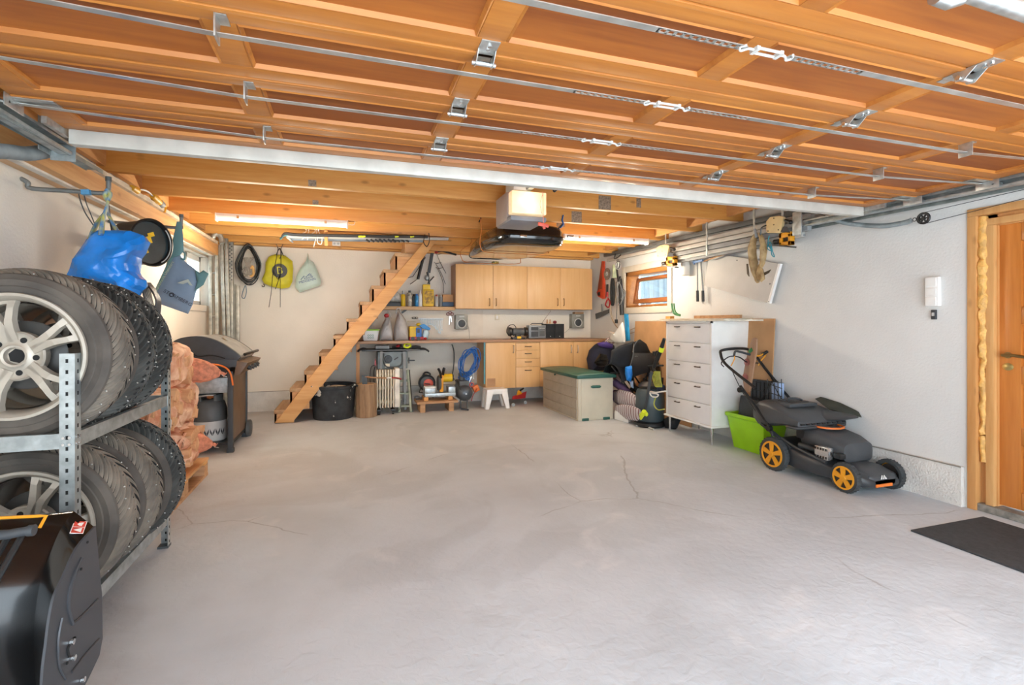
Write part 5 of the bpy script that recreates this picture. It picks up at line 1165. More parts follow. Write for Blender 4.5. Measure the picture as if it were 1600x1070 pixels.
MB().box(*pxbox(740, 602, 749, 612, 7.18, .08), M=Matrix.Translation(P(744.5, 607, Y=7.2)) @ Matrix.Rotation(R(-25), 4, 'Y') @ Matrix.Translation(-P(744.5, 607, Y=7.2))).build('pot', orange, rp2, bev=.008)
MB().tube(arc(P(737, 601, Y=7.18), .03, 0, 345, 14, 'XZ'), .008, 6).build('ring', salmon, rp2)
hc = thing('air_hose', 'coil of blue air hose hanging beside the base cabinets', 'hose', P(735, 545, Y=7.35))
bl = mat('blue_hose', '#2468b8', .35, var=.1)
for k in range(12):
    rnd = random.Random(40+k); cx, cy = 733+rnd.uniform(-3, 3), 567+rnd.uniform(-4, 5); rx, ry = rnd.uniform(.08, .16), rnd.uniform(.17, .235)
    c_ = P(cx, cy, Y=7.22+.013*k); tl = R(rnd.uniform(-34, -12))
    pts = [c_+Vector((rx*math.cos(a)*math.cos(tl)-ry*math.sin(a)*math.sin(tl), .012*math.sin(3*a+k), rx*math.cos(a)*math.sin(tl)+ry*math.sin(a)*math.cos(tl)+.01*math.sin(5*a+k))) for a in (2*math.pi*j/44 for j in range(44))]
    pts = [Vector((min(p.x, P(752, 560, Y=7.3).x-.002*k), p.y, p.z)) for p in pts]
    MB().tube(pts, .007, 7, closed=True).build('loop', bl, hc)
for k in range(5): MB().tube(smooth_path(pts_at([(722+k*3, 585), (716+k*4, 590+k), (724+k*3, 594), (734, 590+2*k), (728+k*3, 600), (720+4*k, 607)], 7.28)), .0065, 7).build('tail', bl, hc)
MB().cyl(P(737, 588, Y=7.27), P(733, 597, Y=7.27), .012).build('coupling', steel, hc); MB().tube(pts_at([(739, 575), (739, 592)], 7.3), .02, 10).build('clear_sleeve', lgrey, hc)
tag(MB().box(P(759, 560, Y=CF).x-.018, P(759, 560, Y=CF).x+.0005, 7.25, 7.28, P(754, 600, Y=7.25).z, .953).build('spirit_level', mat('turquoise_steel', '#5f9fa6', .4, .2)), 'thin turquoise level hanging against the side of the base cabinet', 'spirit level')
# ---- step stool, trolley jack
so = thing('step_stool', 'white plastic step stool in front of the base cabinets', 'step stool', P(776, 630, Y=6.9))
Ys = 6.95; x0, x1 = P(760, 610, Y=Ys).x, P(794, 610, Y=Ys).x; zs = P(776, 608, Y=Ys).z
MB().box(x0+.01, x1-.01, Ys, Ys+.24, zs-.025, zs).build('seat', white, so, bev=.012)
for sx, xx in ((-1, x0+.01), (1, x1-.01)):
    for sy, yy in ((-1, Ys), (1, Ys+.24)):
        o_ = sx*.03
        MB().hexa([(xx+o_-sx*.055, yy+sy*.02-.004, 0), (xx+o_, yy+sy*.02-.004, 0), (xx+o_, yy-sy*.05, 0), (xx+o_-sx*.055, yy-sy*.05, 0)], [(xx-sx*.10, yy, zs-.02), (xx, yy, zs-.02), (xx, yy-sy*.10, zs-.02), (xx-sx*.10, yy-sy*.10, zs-.02)]).build('leg', white, so, bev=.006)
for y_ in (Ys, Ys+.23): MB().hexa([(x0+.06, y_, zs-.075), (x1-.06, y_, zs-.075), (x1-.06, y_+.01, zs-.075), (x0+.06, y_+.01, zs-.075)], [(x0+.02, y_, zs-.02), (x1-.02, y_, zs-.02), (x1-.02, y_+.01, zs-.02), (x0+.02, y_+.01, zs-.02)]).build('apron', white, so, bev=.003)
jk = thing('trolley_jack', 'red trolley jack with a yellow handle socket under the drawers', 'trolley jack', P(812, 626, Y=7.2))
MB().hexa([P(800, 624, Y=7.1), P(821, 622, Y=7.25), P(821, 622, Y=7.37), P(800, 624, Y=7.22)], [P(801, 619, Y=7.1), P(823, 611, Y=7.25), P(823, 611, Y=7.37), P(801, 619, Y=7.22)]).build('frame', red, jk, bev=.006)
MB().hexa([P(807, 618, Y=7.1), P(816, 615, Y=7.15), P(816, 615, Y=7.27), P(807, 618, Y=7.22)], [P(809, 610, Y=7.1), P(813, 609, Y=7.15), P(813, 609, Y=7.27), P(809, 610, Y=7.22)]).build('handle_socket', amber, jk, bev=.004)
MB().tube([P(811, 611, Y=7.16), P(818, 606.5, Y=7.1)], .014, 8).build('handle_stub', black, jk)
for px, py, Yw in ((802, 625.5, 7.07), (821, 622.5, 7.22)):
    q = P(px, py, Y=Yw); MB().cyl((q.x, Yw, .026), (q.x, Yw+.03, .026), .026, seg=18).build('wheel', galv, jk)
# ---- hanging on the back wall, left part
cc = thing('extension_lead', 'big bundle of black cable hanging from the joist at the left of the back wall', 'cable', P(388, 384, Y=7.6))
for k in range(13):
    rnd = random.Random(k); rx, ry = .09+.07*rnd.random(), .22+.05*rnd.random(); c_ = P(389+rnd.uniform(-1.5, 1.5), 414+rnd.uniform(-3, 2), Y=7.6+.012*k-.05)
    MB().tube([c_+Vector((rx*math.cos(a)*(1-.45*max(0, math.sin(a))), .012*math.sin(2*a+k), ry*math.sin(a))) for a in (2*math.pi*j/36 for j in range(36))], .0065, 7, closed=True).build('loop', black if k % 4 else dgrey, cc)
for k in range(8): MB().tube(smooth_path(pts_at([(380+k*2.4, 402), (384+k, 414), (378+k*3, 424), (388-k, 432)], 7.52)), .005, 6).build('cord_strand', mat('brown_grey_cord', '#9c9284', .6), cc)
MB().tube(smooth_path(pts_at([(383, 446), (379, 457), (378, 464), (382, 466), (385, 456), (384, 446)], 7.58)), .005, 6).build('blue_cord', mat('blue_grey_cord', '#56788a', .6), cc)
MB().tube(smooth_path(pts_at([(392, 420), (395, 416), (396, 428), (391, 432)], 7.5)), .015, 8).build('plug', mat('tan_plug', '#d8a861', .5), cc)
ybg = thing('drawstring_bag', 'yellow drawstring bag with a black round emblem on the back wall', 'bag', P(433, 390, Y=7.65))
ol = [(420, 401), (430, 397), (445, 399), (457, 408), (458, 420), (457, 440), (452, 449), (440, 451), (425, 448), (413, 443), (409, 436), (414, 425), (415, 410)]
MB().pillow(pts_at(ol, 7.66), (0, -1, 0), .16, wr=.02, js=14).build('bag_body', mat('yellow_fabric', '#cfc52f', .6, var=.1, scale=6, bump=.2), ybg)
c_ = P(437, 423, Y=7.575); Me_ = facing(c_, (0, -1, 0)); em = MB().lathe([(0, .0), (.098, 0), (.098, .006), (0, .006)], 36, Me_).build('emblem', black, ybg)
text('B', .15, mat('emblem_yellow', '#d8cf3a', .5), Me_ @ Matrix.Translation((0, 0, .0075)) @ Matrix.Rotation(R(5), 4, 'Z'), em, 'emblem_letter')
text('B', .08, black, Me_ @ Matrix.Translation((0, 0, .009)) @ Matrix.Rotation(R(5), 4, 'Z'), em, 'emblem_letter')
MB().tube(smooth_path(pts_at([(431, 400), (437, 388), (443, 400)], 7.64)), .006, 6).build('drawstring', black, ybg)
sp_ = thing('strap_harness', 'black webbing straps hanging in front of the yellow bag', 'straps', P(437, 380, Y=7.5))
for pl_ in (((431, 380), (434, 390), (430, 412), (426, 430), (424, 455), (420, 480)), ((443, 380), (439, 390), (439, 412), (438, 430), (438, 455), (438, 480)), ((433, 385), (440, 395), (437, 404)), ((428, 424), (434, 436), (438, 425)), ((437, 432), (433, 444), (430, 452))):
    MB().tube(smooth_path(pts_at(pl_, 7.53)), .014, 6, flat=.25).build('strap', black, sp_)
cpb = thing('carrier_bag', 'translucent pale green carrier bag with blue print on the back wall', 'carrier bag', P(481, 394, Y=7.7))
ol = [(481, 394), (483, 406), (490, 410), (497, 424), (502, 440), (500, 446), (485, 451), (468, 457), (461, 448), (463, 432), (470, 418), (478, 408), (480, 400)]
MB().pillow(pts_at(ol, 7.70), (0, -1, 0), .10, wr=.012, c=P(482, 430, Y=7.7)).build('bag_body', mat('pale_green_film', '#bcd0c4', .35, var=.06, scale=5), cpb)
Mt = facing(P(479.5, 433, Y=7.632), (0, -1, 0), 15)
for i, tx in enumerate(('Den', 'Norsk', 'BOKKLUBB')): text(('Tur', 'tenne', 'MENTER')[i] if False else tx, .05, mat('print_blue', '#2f4a86', .6), Mt @ Matrix.Translation((.02, .045-.045*i, 0)), cpb, 'print') if False else None
pts_ = [(472, 434), (476, 430), (479, 432), (484, 425)]
MB().tube(pts_at([(470, 437), (475, 431), (478, 433), (484, 427)], 7.635), .004, 5).build('mountain_print', mat('print_blue', '#2f4a86', .6), cpb)
for i, (x_, y_) in enumerate(((484, 429), (482, 433.5), (480, 438.5))): text(('og', 'bomst', 'MENSENN')[i], .05, MATS['print_blue'], facing(P(x_, y_, Y=7.634), (0, -1, 0), 16), cpb, 'print')
so_ = thing('joist_socket', 'white double socket on the joist above the back wall', 'socket', P(525, 380, Y=7.45))
q = P(525.5, 380.5, Y=7.45); MB().box(q.x-.055, q.x+.055, 7.45, 7.47, q.z-.03, q.z+.03).build('plate', white, so_, bev=.004); MB().cyl((q.x-.025, 7.451, q.z), (q.x-.025, 7.446, q.z), .016).build('outlet', lgrey, so_); MB().cyl((q.x+.025, 7.451, q.z), (q.x+.025, 7.446, q.z), .016).build('outlet', lgrey, so_)
tag(MB().tube(smooth_path(pts_at([(409, 446), (411.5, 448), (413.5, 446), (411.5, 443.5)], 7.74)), .006, 6).build('wall_hook', dsteel), 'small metal hook on the back wall below the yellow bag', 'hook')
# ---- skis slung under the joists
for i, (y0, y1, m_, lb, xr) in enumerate(((364, 372, char, 'dark ski with neon marks, topmost of the bundle slung under the joists', 668), (368, 374, lgrey, 'silver ski in the bundle slung under the joists', 700), (372, 377, mat('steel_blue_ski', '#8f9dab', .3, .2), 'blue-grey ski, lowest of the bundle slung under the joists', 660))):
    Yk = 6.18+.07*i; t_ = thing('ski', lb, 'ski', P(560, y1, Y=Yk), group='skis slung under the joists')
    pl_ = smooth_path([P(439 if i == 0 else 452+i*3, y1+2, Y=Yk), P(446+i*4, y0+1.5, Y=Yk), P(470, (y0+y1)/2-1, Y=Yk), P(560, (y0+y1)/2+.5, Y=Yk), P(xr, (y0+y1)/2+2, Y=Yk)], 8)
    n_ = len(pl_); MB().tube(pl_, [.014+.042*min(1, k/8) for k in range(n_)], 8, flat=.35).build('ski_body', m_, t_)
    if i == 0:
        for px in (560, 565, 617, 641): MB().bar(P(px, 370, Y=Yk-.045), P(px+6, 369, Y=Yk-.045), .012, .02).build('neon_mark', neon, t_)
        MB().tube(smooth_path([P(438, 374, Y=Yk-.01), P(442, 369, Y=Yk-.01), P(450, 366, Y=Yk-.01)]), .012, 6).build('teal_tip', teal, t_)
    b_ = MB()
    for k in range(4): b_.bar(P(572+k*7+i*20, 374, Y=Yk-.05), P(578+k*7+i*20, 378, Y=Yk-.05), .02, .02)
    b_.build('binding', black, t_, kind='stuff')
wbk = MB().box(*pxbox(507, 360, 512, 384, 6.19, .03), M=None)
tag(wbk.build('hanger_board', pine_z), 'short board nailed to a joist holding the ski bundle', 'board')
ct = thing('knotted_cord', 'pale knotted cords dangling from the ski bundle', 'cord', P(490, 365, Y=6.0))
for pl_ in (((478, 362), (470, 366), (464, 371)), ((482, 363), (476, 370), (472, 374)), ((492, 362), (484, 367), (480, 375)), ((495, 362), (493, 374), (490, 386)), ((498, 362), (503, 372), (502, 381), (497, 380), (496, 372), (500, 364))): MB().tube(smooth_path(pts_at([(pl_[0][0], 358)]+list(pl_), 6.21)), .0045, 6).build('cord_end', rope_m, ct)
tag(MB().tube(smooth_path(pts_at([(664, 366), (662, 378), (667, 385), (671, 376), (670, 364)], 6.1)), .012, 6, flat=.4).build('black_strap', black), 'black strap looped round the skis beside the stringer', 'strap')
# ================================================================ HANGING ON THE LEFT
def bracket(x_px, y_px, Y, lab):
    t_ = thing('wall_bracket', lab, 'bracket', P(x_px, y_px, Y=Y)); return t_
yb = 3.42; a = P(165, 302, Y=yb); z = a.z
t_ = thing('wall_bracket', 'round steel hanging bracket with upturned tip holding the blue bag', 'bracket', (-1.6, yb, z))
MB().tube(smooth_path([(XL+.0, yb, z+.05), (XL+.03, yb, z+.03), (XL+.045, yb, z), (XL+.2, yb, z), (a.x-.01, yb, z), (a.x+.012, yb, z+.02), (a.x+.014, yb, z+.085)], 5), .0125, 10).build('arm', mat('bracket_steel', '#8a8d8c', .4, .5), t_)
MB().cyl((a.x+.014, yb, z+.07), (a.x+.014, yb, z+.095), .015).build('tip_cap', dgrey, t_)
y2 = 4.46; b = P(281, 352, Y=y2); z2 = b.z
t_ = thing('wall_bracket', 'round steel hanging bracket holding the grey-blue printed bag', 'bracket', (-1.6, y2, z2))
MB().tube(smooth_path([(XL+.0, y2, z2+.0), (XL+.2, y2, z2-.01), (b.x-.01, y2, z2-.02), (b.x+.008, y2, z2), (b.x+.01, y2, z2+.07)], 5), .0125, 10).build('arm', MATS['bracket_steel'], t_)
MB().cyl((b.x+.01, y2, z2+.06), (b.x+.01, y2, z2+.085), .015).build('tip_cap', dgrey, t_)
# blue bag
blue_f = mat('glossy_blue_tarpaulin', '#1f8df0', .22, var=.12, scale=5, bump=1, bscale=9)
strap_m = mat('blue_yellow_strap', '#2f74b4', .6, scale=26, col2='#b9b552')
bb = thing('blue_bag', 'large full blue tarpaulin carrier bag with patterned straps, hanging on the left wall', 'bag', P(170, 470, Y=3.4))
ol = [(108, 440), (109, 425), (116, 405), (128, 388), (142, 372), (158, 362), (182, 360), (210, 361), (228, 368), (235, 378), (230, 392), (219, 401), (217, 415), (219, 428), (229, 440), (228, 450), (219, 457), (212, 472), (196, 466), (170, 455), (140, 450), (120, 452)]
ob = MB().pillow(pts_at(ol, 3.42), (.15, -1, 0), .34, wr=.055, js=9, rings=16, c=P(170, 415, Y=3.42)).build('bag_body', blue_f, bb, jit=.022, js=13, smooth=18)
for i, pl_ in enumerate((((168, 312), (165, 330), (150, 352), (141, 375)), ((168, 312), (168, 330), (176, 348), (186, 365)), ((169, 314), (164, 332), (160, 350), (158, 368)))):
    q_ = smooth_path(pts_at(pl_, 3.40-.03*(i == 0)-.10*(i == 2)))
    MB().tube(q_, [.012+.02*k/len(q_) for k in range(len(q_))], 8, flat=.3).build('strap', strap_m, bb)
MB().tube(smooth_path(pts_at([(166, 296), (172, 303), (168, 312), (164, 303), (170, 298)], 3.40)), .012, 8).build('strap_knot', strap_m, bb)
MB().bar(P(128, 300.5, Y=3.40), P(141, 300.5, Y=3.40), .028, .028).build('strap_wrap', mat('pale_blue_tape', '#5fa0cc', .5), bb)
pd = MB().tube(smooth_path(pts_at([(123, 302), (125, 312), (133, 332), (146, 352)], 3.60)), .0035, 6).tube(smooth_path(pts_at([(131, 303), (135, 318), (142, 335), (148, 350)], 3.60)), .003, 6)
tag(pd.build('dangling_wire', dgrey), 'thin dark wire dangling from the front bracket behind the blue bag', 'wire')
# black round pot with its open end turned to the room
pt = thing('black_bucket', 'black round plastic bucket with yellow tape marks, hung sideways behind the blue bag', 'bucket', P(232, 378, Y=4.2))
c_ = P(238, 379, Y=4.15); ax_ = Vector((.86, -.5, 0)).normalized(); Mp = facing(c_, ax_)
MB().lathe([(.125, -.22), (.15, -.20), (.158, -.02), (.168, -.015), (.170, .0), (.160, .004), (.155, -.005), (.148, -.03), (0, -.035)], 40, Mp, caps=False).lathe([(0, -.22), (.125, -.22)], 40, Mp, caps=False).build('shell', black, pt)
MB().lathe([(0, -.030), (.147, -.026), (.147, -.022), (0, -.026)], 40, Mp).build('inner_face', mat('smoky_face', '#2c3b40', .2), pt)
for k, (u_, v_, w_, h_) in enumerate(((-.02, .02, .08, .05), (.03, .05, .05, .03), (-.05, -.05, .03, .025))):
    MB().box(u_-w_/2, u_+w_/2, v_-h_/2, v_+h_/2, -.021, -.019, M=Mp @ Matrix.Rotation(.4, 4, 'Z')).build('yellow_tape', yellow, pt)
MB().tube(arc((0, 0, 0), .15, 20, 150, 12, 'XZ'), .003, 5).bm.free()
MB().tube([Mp @ Vector((.152*math.cos(a_), .152*math.sin(a_), -.004)) for a_ in (R(-60+8*k) for k in range(14))], .004, 6).build('rim_glint', lgrey, pt)
MB().cyl(Mp @ Vector((0, 0, -.2)), Mp @ Vector((0, 0, -.46)), .035).build('neck', black, pt)
# grey-blue printed carrier bag
sg = thing('printed_bag', 'grey-blue cloth-like carrier bag with a mountain print, hanging by the left window', 'bag', P(281, 345, Y=4.5))
Ys_ = 4.5
gb = mat('grey_blue_fabric', '#7f93a8', .65, var=.05, scale=4, bump=.15); gt = mat('teal_fabric', '#5e8688', .65, var=.06, scale=4)
body = [(270, 395), (262, 415), (256, 430), (240, 460), (248, 474.5), (270, 482), (294, 490.5), (301, 476), (306, 456), (312, 440), (305, 421), (292, 411), (285, 405), (280, 396)]
MB().pillow(pts_at(body, Ys_), (.1, -1, 0), .09, wr=.012, js=10, rings=9).build('bag_body', gb, sg)
hs_ = MB().pillow(pts_at([(276, 346), (283, 346), (286, 366), (287, 392), (281, 399), (272, 402), (262, 418), (248, 452), (243, 462), (239, 459), (259, 416), (269, 378)], Ys_-.052), (.1, -1, 0), .02)
hs_.build('handle_left', gt, sg)
MB().pillow(pts_at([(304, 421), (312, 426), (318, 422), (326, 427.5), (318, 445), (304, 455), (308, 440)], Ys_-.03), (.1, -1, 0), .035).build('handle_right', gt, sg)
MB().tube(smooth_path(pts_at([(284, 392), (289, 396), (288, 405), (283, 404)], Ys_-.04)), .014, 8, flat=.5).build('curled_hem', gt, sg)
ink = mat('dark_ink', '#2c3340', .6)
Mt = facing(P(278, 465.5, Y=Ys_-.085), (.1, -1, 0), -31)
to = text('STORMBERG', .037, ink, Mt, sg, 'lettering'); wd = max(v.co.x for v in to.data.vertices)-min(v.co.x for v in to.data.vertices)
MB().lathe([(0, 0), (.018, 0), (.018, .0012), (0, .0012)], 20, Mt @ Matrix.Translation((-wd*.225, 0, 0))).build('lettering', ink, sg)
MB().prism([Mt @ Matrix.Translation((-wd*.225, 0, .0015)) @ Vector(v) for v in ((-.011, -.008, 0), (-.001, .007, 0), (.005, .0, 0), (.012, -.008, 0))], (0, -.0008, 0)).build('mountain_mark', gb, sg)
MB().prism([P(x_, y_, Y=Ys_-.066) for x_, y_ in ((277, 442), (288, 438), (294, 436), (301, 446), (297, 446), (293, 441), (286, 444))], (0, -.002, 0)).build('mountain_print', mat('pale_print', '#b9c2b8', .6), sg)
text('Skandinavia Utendørs', .03, mat('pale_print2', '#b5c4a8', .6), facing(P(256, 432, Y=Ys_-.075), (.1, -1, 0), 64), sg, 'side_lettering')
lc = thing('cable_coil', 'coil of black cable hanging below the blue bag', 'cable', P(232, 440, Y=3.9))
for k in range(9):
    pl_ = [(222+k*1.4, 444), (225+k*1.6, 462+k*1.2), (231+k*2, 480+k*1.6), (240+k*1.1, 484+k), (244+k*.8, 470), (236+k*.7, 452), (226+k, 442)]
    MB().tube(smooth_path(pts_at(pl_, 3.5+.012*k)), .0055, 6).build('loop', black, lc)
MB().tube(smooth_path(pts_at([(226, 446), (205, 420), (180, 380), (166, 300)], 3.5)), .006, 6).build('loop', black, lc)
tag(MB().box(*pxbox(253.5, 476, 260, 499, 5.0, .03), M=Matrix.Translation((XL+.02-P(257, 490, Y=5.0).x, 0, 0))).build('wall_batten', pine_z) , 'short pine batten fixed to the left wall under the printed bag', 'batten')
# spray gun / rope on the beam edge
hg = thing('spray_gun', 'yellow hose gun lying on the edge of the left beam', 'hose gun', P(245, 312, X=-1.5))
pz_ = lambda x_, y_: P(x_, y_, X=-1.475)
MB().tube([pz_(238, 306), pz_(243, 311), pz_(249, 316)], [.02, .032, .026], 12).build('body', mat('mustard_plastic', '#dfa62c', .45), hg)
MB().tube([pz_(249, 316), pz_(253, 320)], .029, 12).build('collar', mgrey, hg); MB().tube([pz_(252, 320), pz_(258, 322), pz_(257, 332)], [.02, .017, .009], 8).build('grip', MATS['mustard_plastic'], hg)
MB().tube(smooth_path([pz_(240, 308), pz_(232, 300), pz_(222, 296), pz_(214, 297)]), .007, 6).build('hose', lgrey, hg); MB().tube([pz_(206, 293), pz_(214, 298)], [.02, .026], 10).build('hose_end', MATS['mustard_plastic'], hg)
# ---- roof box strapped under the joists
rb = thing('roof_box', 'glossy black car roof box slung under the joists with orange straps', 'roof box', (1.9, 5.6, 2.05))
hull = mat('roof_box_black', '#15181a', .12, var=.05, coat=.5); hull2 = mat('roof_box_underside', '#77604a', .3, var=.06)
BX0, BX1, BY0, BY1, BZ0, BZ1 = 1.42, 2.22, 4.78, 6.75, 2.045, 2.27
def boxfn(zs, infl):
    def f(u, v):
        th = 2*math.pi*u; e = .35; sgp = lambda a: math.copysign(abs(a)**e, a)
        cx, cy = sgp(math.cos(th)), sgp(math.sin(th)); y = (BY0+BY1)/2+cy*(BY1-BY0)/2
        tp = 1-.35*max(0, (y-(BY0+.9))/(BY1-BY0-.9))**1.5
        k = zs(v); return Vector(((BX0+BX1)/2+cx*(BX1-BX0)/2*tp*k[0], (BY0+BY1)/2+(y-(BY0+BY1)/2)*(.5+.5*k[0]) , k[1]+.10*max(0, (y-BY0-.9)/1.2)**2*(1 if k[1] < 2.12 else 0)))
    return f
lo = [(0.0, 2.055), (.7, 2.055), (.9, 2.062), (.975, 2.08), (1.0, 2.115), (1.005, 2.135)]
up = [(1.005, 2.135), (1.02, 2.138), (1.02, 2.150), (1.0, 2.154), (.985, 2.20), (.93, 2.25), (.8, 2.275), (0, 2.285)]
MB().grid(boxfn(lambda v: lo[round(v*5)], 0), 64, 5, cu=True).build('tray', hull, rb, smooth=60)
MB().grid(boxfn(lambda v: up[round(v*7)], 0), 64, 7, cu=True).build('lid', hull, rb, smooth=60)
for px in (818, 892): q = P(px, 369, Y=BY0-.012); MB().box(q.x-.035, q.x+.035, BY0-.018, BY0+.01, q.z-.012, q.z+.012).build('latch', steel, rb, bev=.003)
sm_ = mat('orange_strap', '#c97a35', .6)
def strap(y, xa, lab):
    t_ = thing('lashing_strap', lab, 'strap', (xa, y, ZC))
    MB().tube(smooth_path([(xa, y, ZC+.1), (xa+.02, y, ZC-.02), (BX0-.015, y, 2.20), (BX0-.01, y, 2.10), (BX0+.06, y, 2.048), (BX0+.4, y, 2.043), (BX1-.03, y, 2.055), (BX1+.012, y, 2.12), (BX1+.012, y, ZC+.05)], 5), .012, 6, flat=.3).build('webbing', sm_, t_)
    MB().tube(smooth_path([(xa-.012, y, ZC+.13), (xa+.012, y, ZC+.10), (xa-.01, y, ZC+.05)]), .007, 6).build('hook', black, t_)
strap(5.45, 1.40, 'orange strap round the near part of the roof box'); strap(6.45, 1.52, 'orange strap round the far end of the roof box')
# loft hatch panel and small red thing by the right lamp
tag(MB().box(*pxbox(868, 290, 900, 330, 6, .01)[:2], 5.7, 6.15, 2.315, 2.329).build('loft_hatch', cream), 'pale hatch panel between the joists behind the roof box', 'hatch') if False else None
q = P(879, 345, Y=4.93); sc_ = thing('blue_clamp', 'small blue spring clamp on a joist to the right of the opener', 'clamp', q)
MB().tube(smooth_path(pts_at([(880, 336), (878.5, 344), (880, 350), (876, 356)], 4.9)), .014, 8, flat=.5).build('jaw', blue, sc_); MB().tube(pts_at([(879, 350), (873, 356)], 4.9), .008, 6).build('lever', char, sc_)
# ================================================================ RIGHT SIDE
def ptsX(lst, X): return [P(x, y, X=X) for x, y in lst]
def xbox(xa, ya, xb, yb, X, th):       # front face towards the room at distance X
    a, b = P(xa, ya, X=X), P(xb, yb, X=X); return (X, X+th, min(a.y, b.y), max(a.y, b.y), min(a.z, b.z), max(a.z, b.z))
# ---- resin storage chest
ch = thing('storage_chest', 'cream resin storage chest with a dark green lid', 'storage chest', (3.01, 6.35, 0))
chm = mat('cream_resin', '#d3cab2', .5, var=.03, scale=5); grn = mat('dark_green_resin', '#2b5c50', .45, var=.06)
X0, X1, Y0, Y1, CH = 2.76, 3.26, 5.75, 6.95, .56
MB().box(X0, X1, Y0, Y1, .0, CH).build('body', chm, ch, bev=.012)
for z in (.14, .28, .42): MB().box(X0-.004, X0+.002, Y0+.03, Y1-.03, z-.004, z+.004).build('groove', mat('groove_tone', '#a59d88', .6), ch)
for a, b in ((.02, .135), (.145, .275), (.285, .415)): MB().box(X0-.008, X0+.002, Y0+.04, Y1-.03, a, b).build('side_panel', mat('taupe_resin', '#a79e8e', .55, var=.04), ch, bev=.003)
MB().box(X0-.008, X0+.002, Y0+.04, Y1-.03, .425, .55).build('side_panel', MATS['taupe_resin'], ch, bev=.003)
MB().box(X0+.04, X1-.04, Y0-.01, Y0+.004, .03, CH-.03).build('end_panel', chm, ch, bev=.006)
MB().grid(lambda u, v: Vector((X0-.025+(X1-X0+.05)*u, Y0-.03+(Y1-Y0+.06)*v, CH+.012+.02*math.sin(math.pi*u)**.6)), 16, 4).build('lid_top', grn, ch, solid=.012)
MB().box(X0-.03, X1+.03, Y0-.035, Y1+.035, CH-.02, CH+.02).build('lid_rim', grn, ch, bev=.008)
q = P(931, 604, Y=Y0-.012); MB().tube([(q.x-.07, q.y, q.z), (q.x-.05, q.y-.008, q.z), (q.x+.05, q.y-.008, q.z), (q.x+.07, q.y, q.z)], [.008, .018, .018, .008], 10).build('handle', grn, ch)
for x in (X0+.10, X1-.10): MB().box(x-.045, x+.045, Y0-.016, Y0+.02, .0, .035).build('corner_foot', grn, ch, bev=.003)
MB().cyl((X0-.012, 6.45, CH-.03), (X0-.03, 6.45, CH-.04), .009).build('latch', grn, ch)
# ---- drawer dresser
dr = thing('drawer_cabinet', 'white five-drawer cabinet on slim steel legs', 'cabinet', (3.72, 4.55, 0))
DX, DX2, DY0, DY1, z0, z1 = 3.485, 3.955, 4.17, 4.93, .20, 1.265
MB().box(DX+.02, DX2, DY0, DY1, z0, z1).build('carcass', white, dr, bev=.002)
MB().box(DX-.02, DX2, DY0-.02, DY1+.02, z0-.018, z0).build('base_board', white, dr, bev=.002)
MB().box(DX, DX+.02, DY0, DY0+.02, z0, z1).box(DX, DX+.02, DY1-.02, DY1, z0, z1).box(DX, DX+.02, DY0, DY1, z1-.02, z1).build('front_frame', white, dr)
hgt = (z1-.02-z0)/5
for k in range(5):
    za = z0+k*hgt+.004; d = MB().box(DX+.003, DX+.022, DY0+.022, DY1-.022, za, za+hgt-.008).build('drawer', mat('grey_white_front', '#dcdcdc', .4, var=.01), dr, bev=.0015)
    for y in (DY0+.21, DY1-.21):
        zc = za+hgt-.045; MB().tube(smooth_path([(DX+.003, y-.035, zc), (DX-.018, y-.033, zc), (DX-.02, y, zc), (DX-.018, y+.033, zc), (DX+.003, y+.035, zc)], 4), .006, 8).build('handle', mat('antique_handle', '#5b4f45', .4, .6), d)
for x in (DX+.03, DX2-.04):
    for y in (DY0+.03, DY1-.03): MB().cyl((x, y, 0), (x, y, z0-.018), .009, .014, seg=14).build('leg', steel, dr)
# boards and things on top of it
tag(MB().box(3.44, 3.90, 3.92, 5.25, z1+.002, z1+.016).build('shelf_board', mat('cream_board2', '#e3dcc9', .5), bev=.002), 'long cream shelf board laid on top of the white drawer cabinet', 'board')
tag(MB().box(3.50, 3.86, 4.02, 5.08, z1+.0165, z1+.030).build('shelf_board', mat('cream_board3', '#d9cfb9', .5), bev=.002), 'shorter cream board, upper of the two lying on the drawer cabinet', 'board')
tag(MB().bar((3.88, 4.2, z1+.05), (3.90, 4.95, z1+.05), .03, .035).build('wooden_batten', rawwood), 'thin brown batten lying at the back of the boards', 'batten')
tag(MB().box(*xbox(1040, 489.5, 1047, 494, 3.78, .06)[:4], z1+.031, z1+.065).build('wood_offcut', pine), 'small wood offcut on the left end of the boards', 'wood block')
gh = thing('green_hook', 'curved green plastic bracket standing on the boards', 'bracket', P(1055, 492, X=3.75))
MB().tube(smooth_path(ptsX([(1049.5, 474), (1051, 483), (1054, 490), (1063, 492.5)], 3.75)), .015, 8, flat=.5).build('arc', green, gh); MB().tube(smooth_path(ptsX([(1053, 474), (1055, 486), (1060, 491)], 3.75)), .008, 6).build('rib', green, gh)
# cardboard sheets leaning on the wall behind
def sheet(ya, yb, z1_, lab): 
    return tag(MB().hexa([(3.88, ya, .0), (3.895, ya, 0), (3.895, yb, 0), (3.88, yb, 0)], [(3.955, ya, z1_), (3.968, ya, z1_), (3.968, yb, z1_), (3.955, yb, z1_)]).build('cardboard_sheet', card), lab, 'cardboard')
sheet(3.84, 4.22, 1.29, 'tall brown cardboard sheet leaning on the wall behind the lime tub')
sheet(5.0, 6.34, 1.27, 'wide brown cardboard sheet leaning on the wall left of the drawer cabinet')
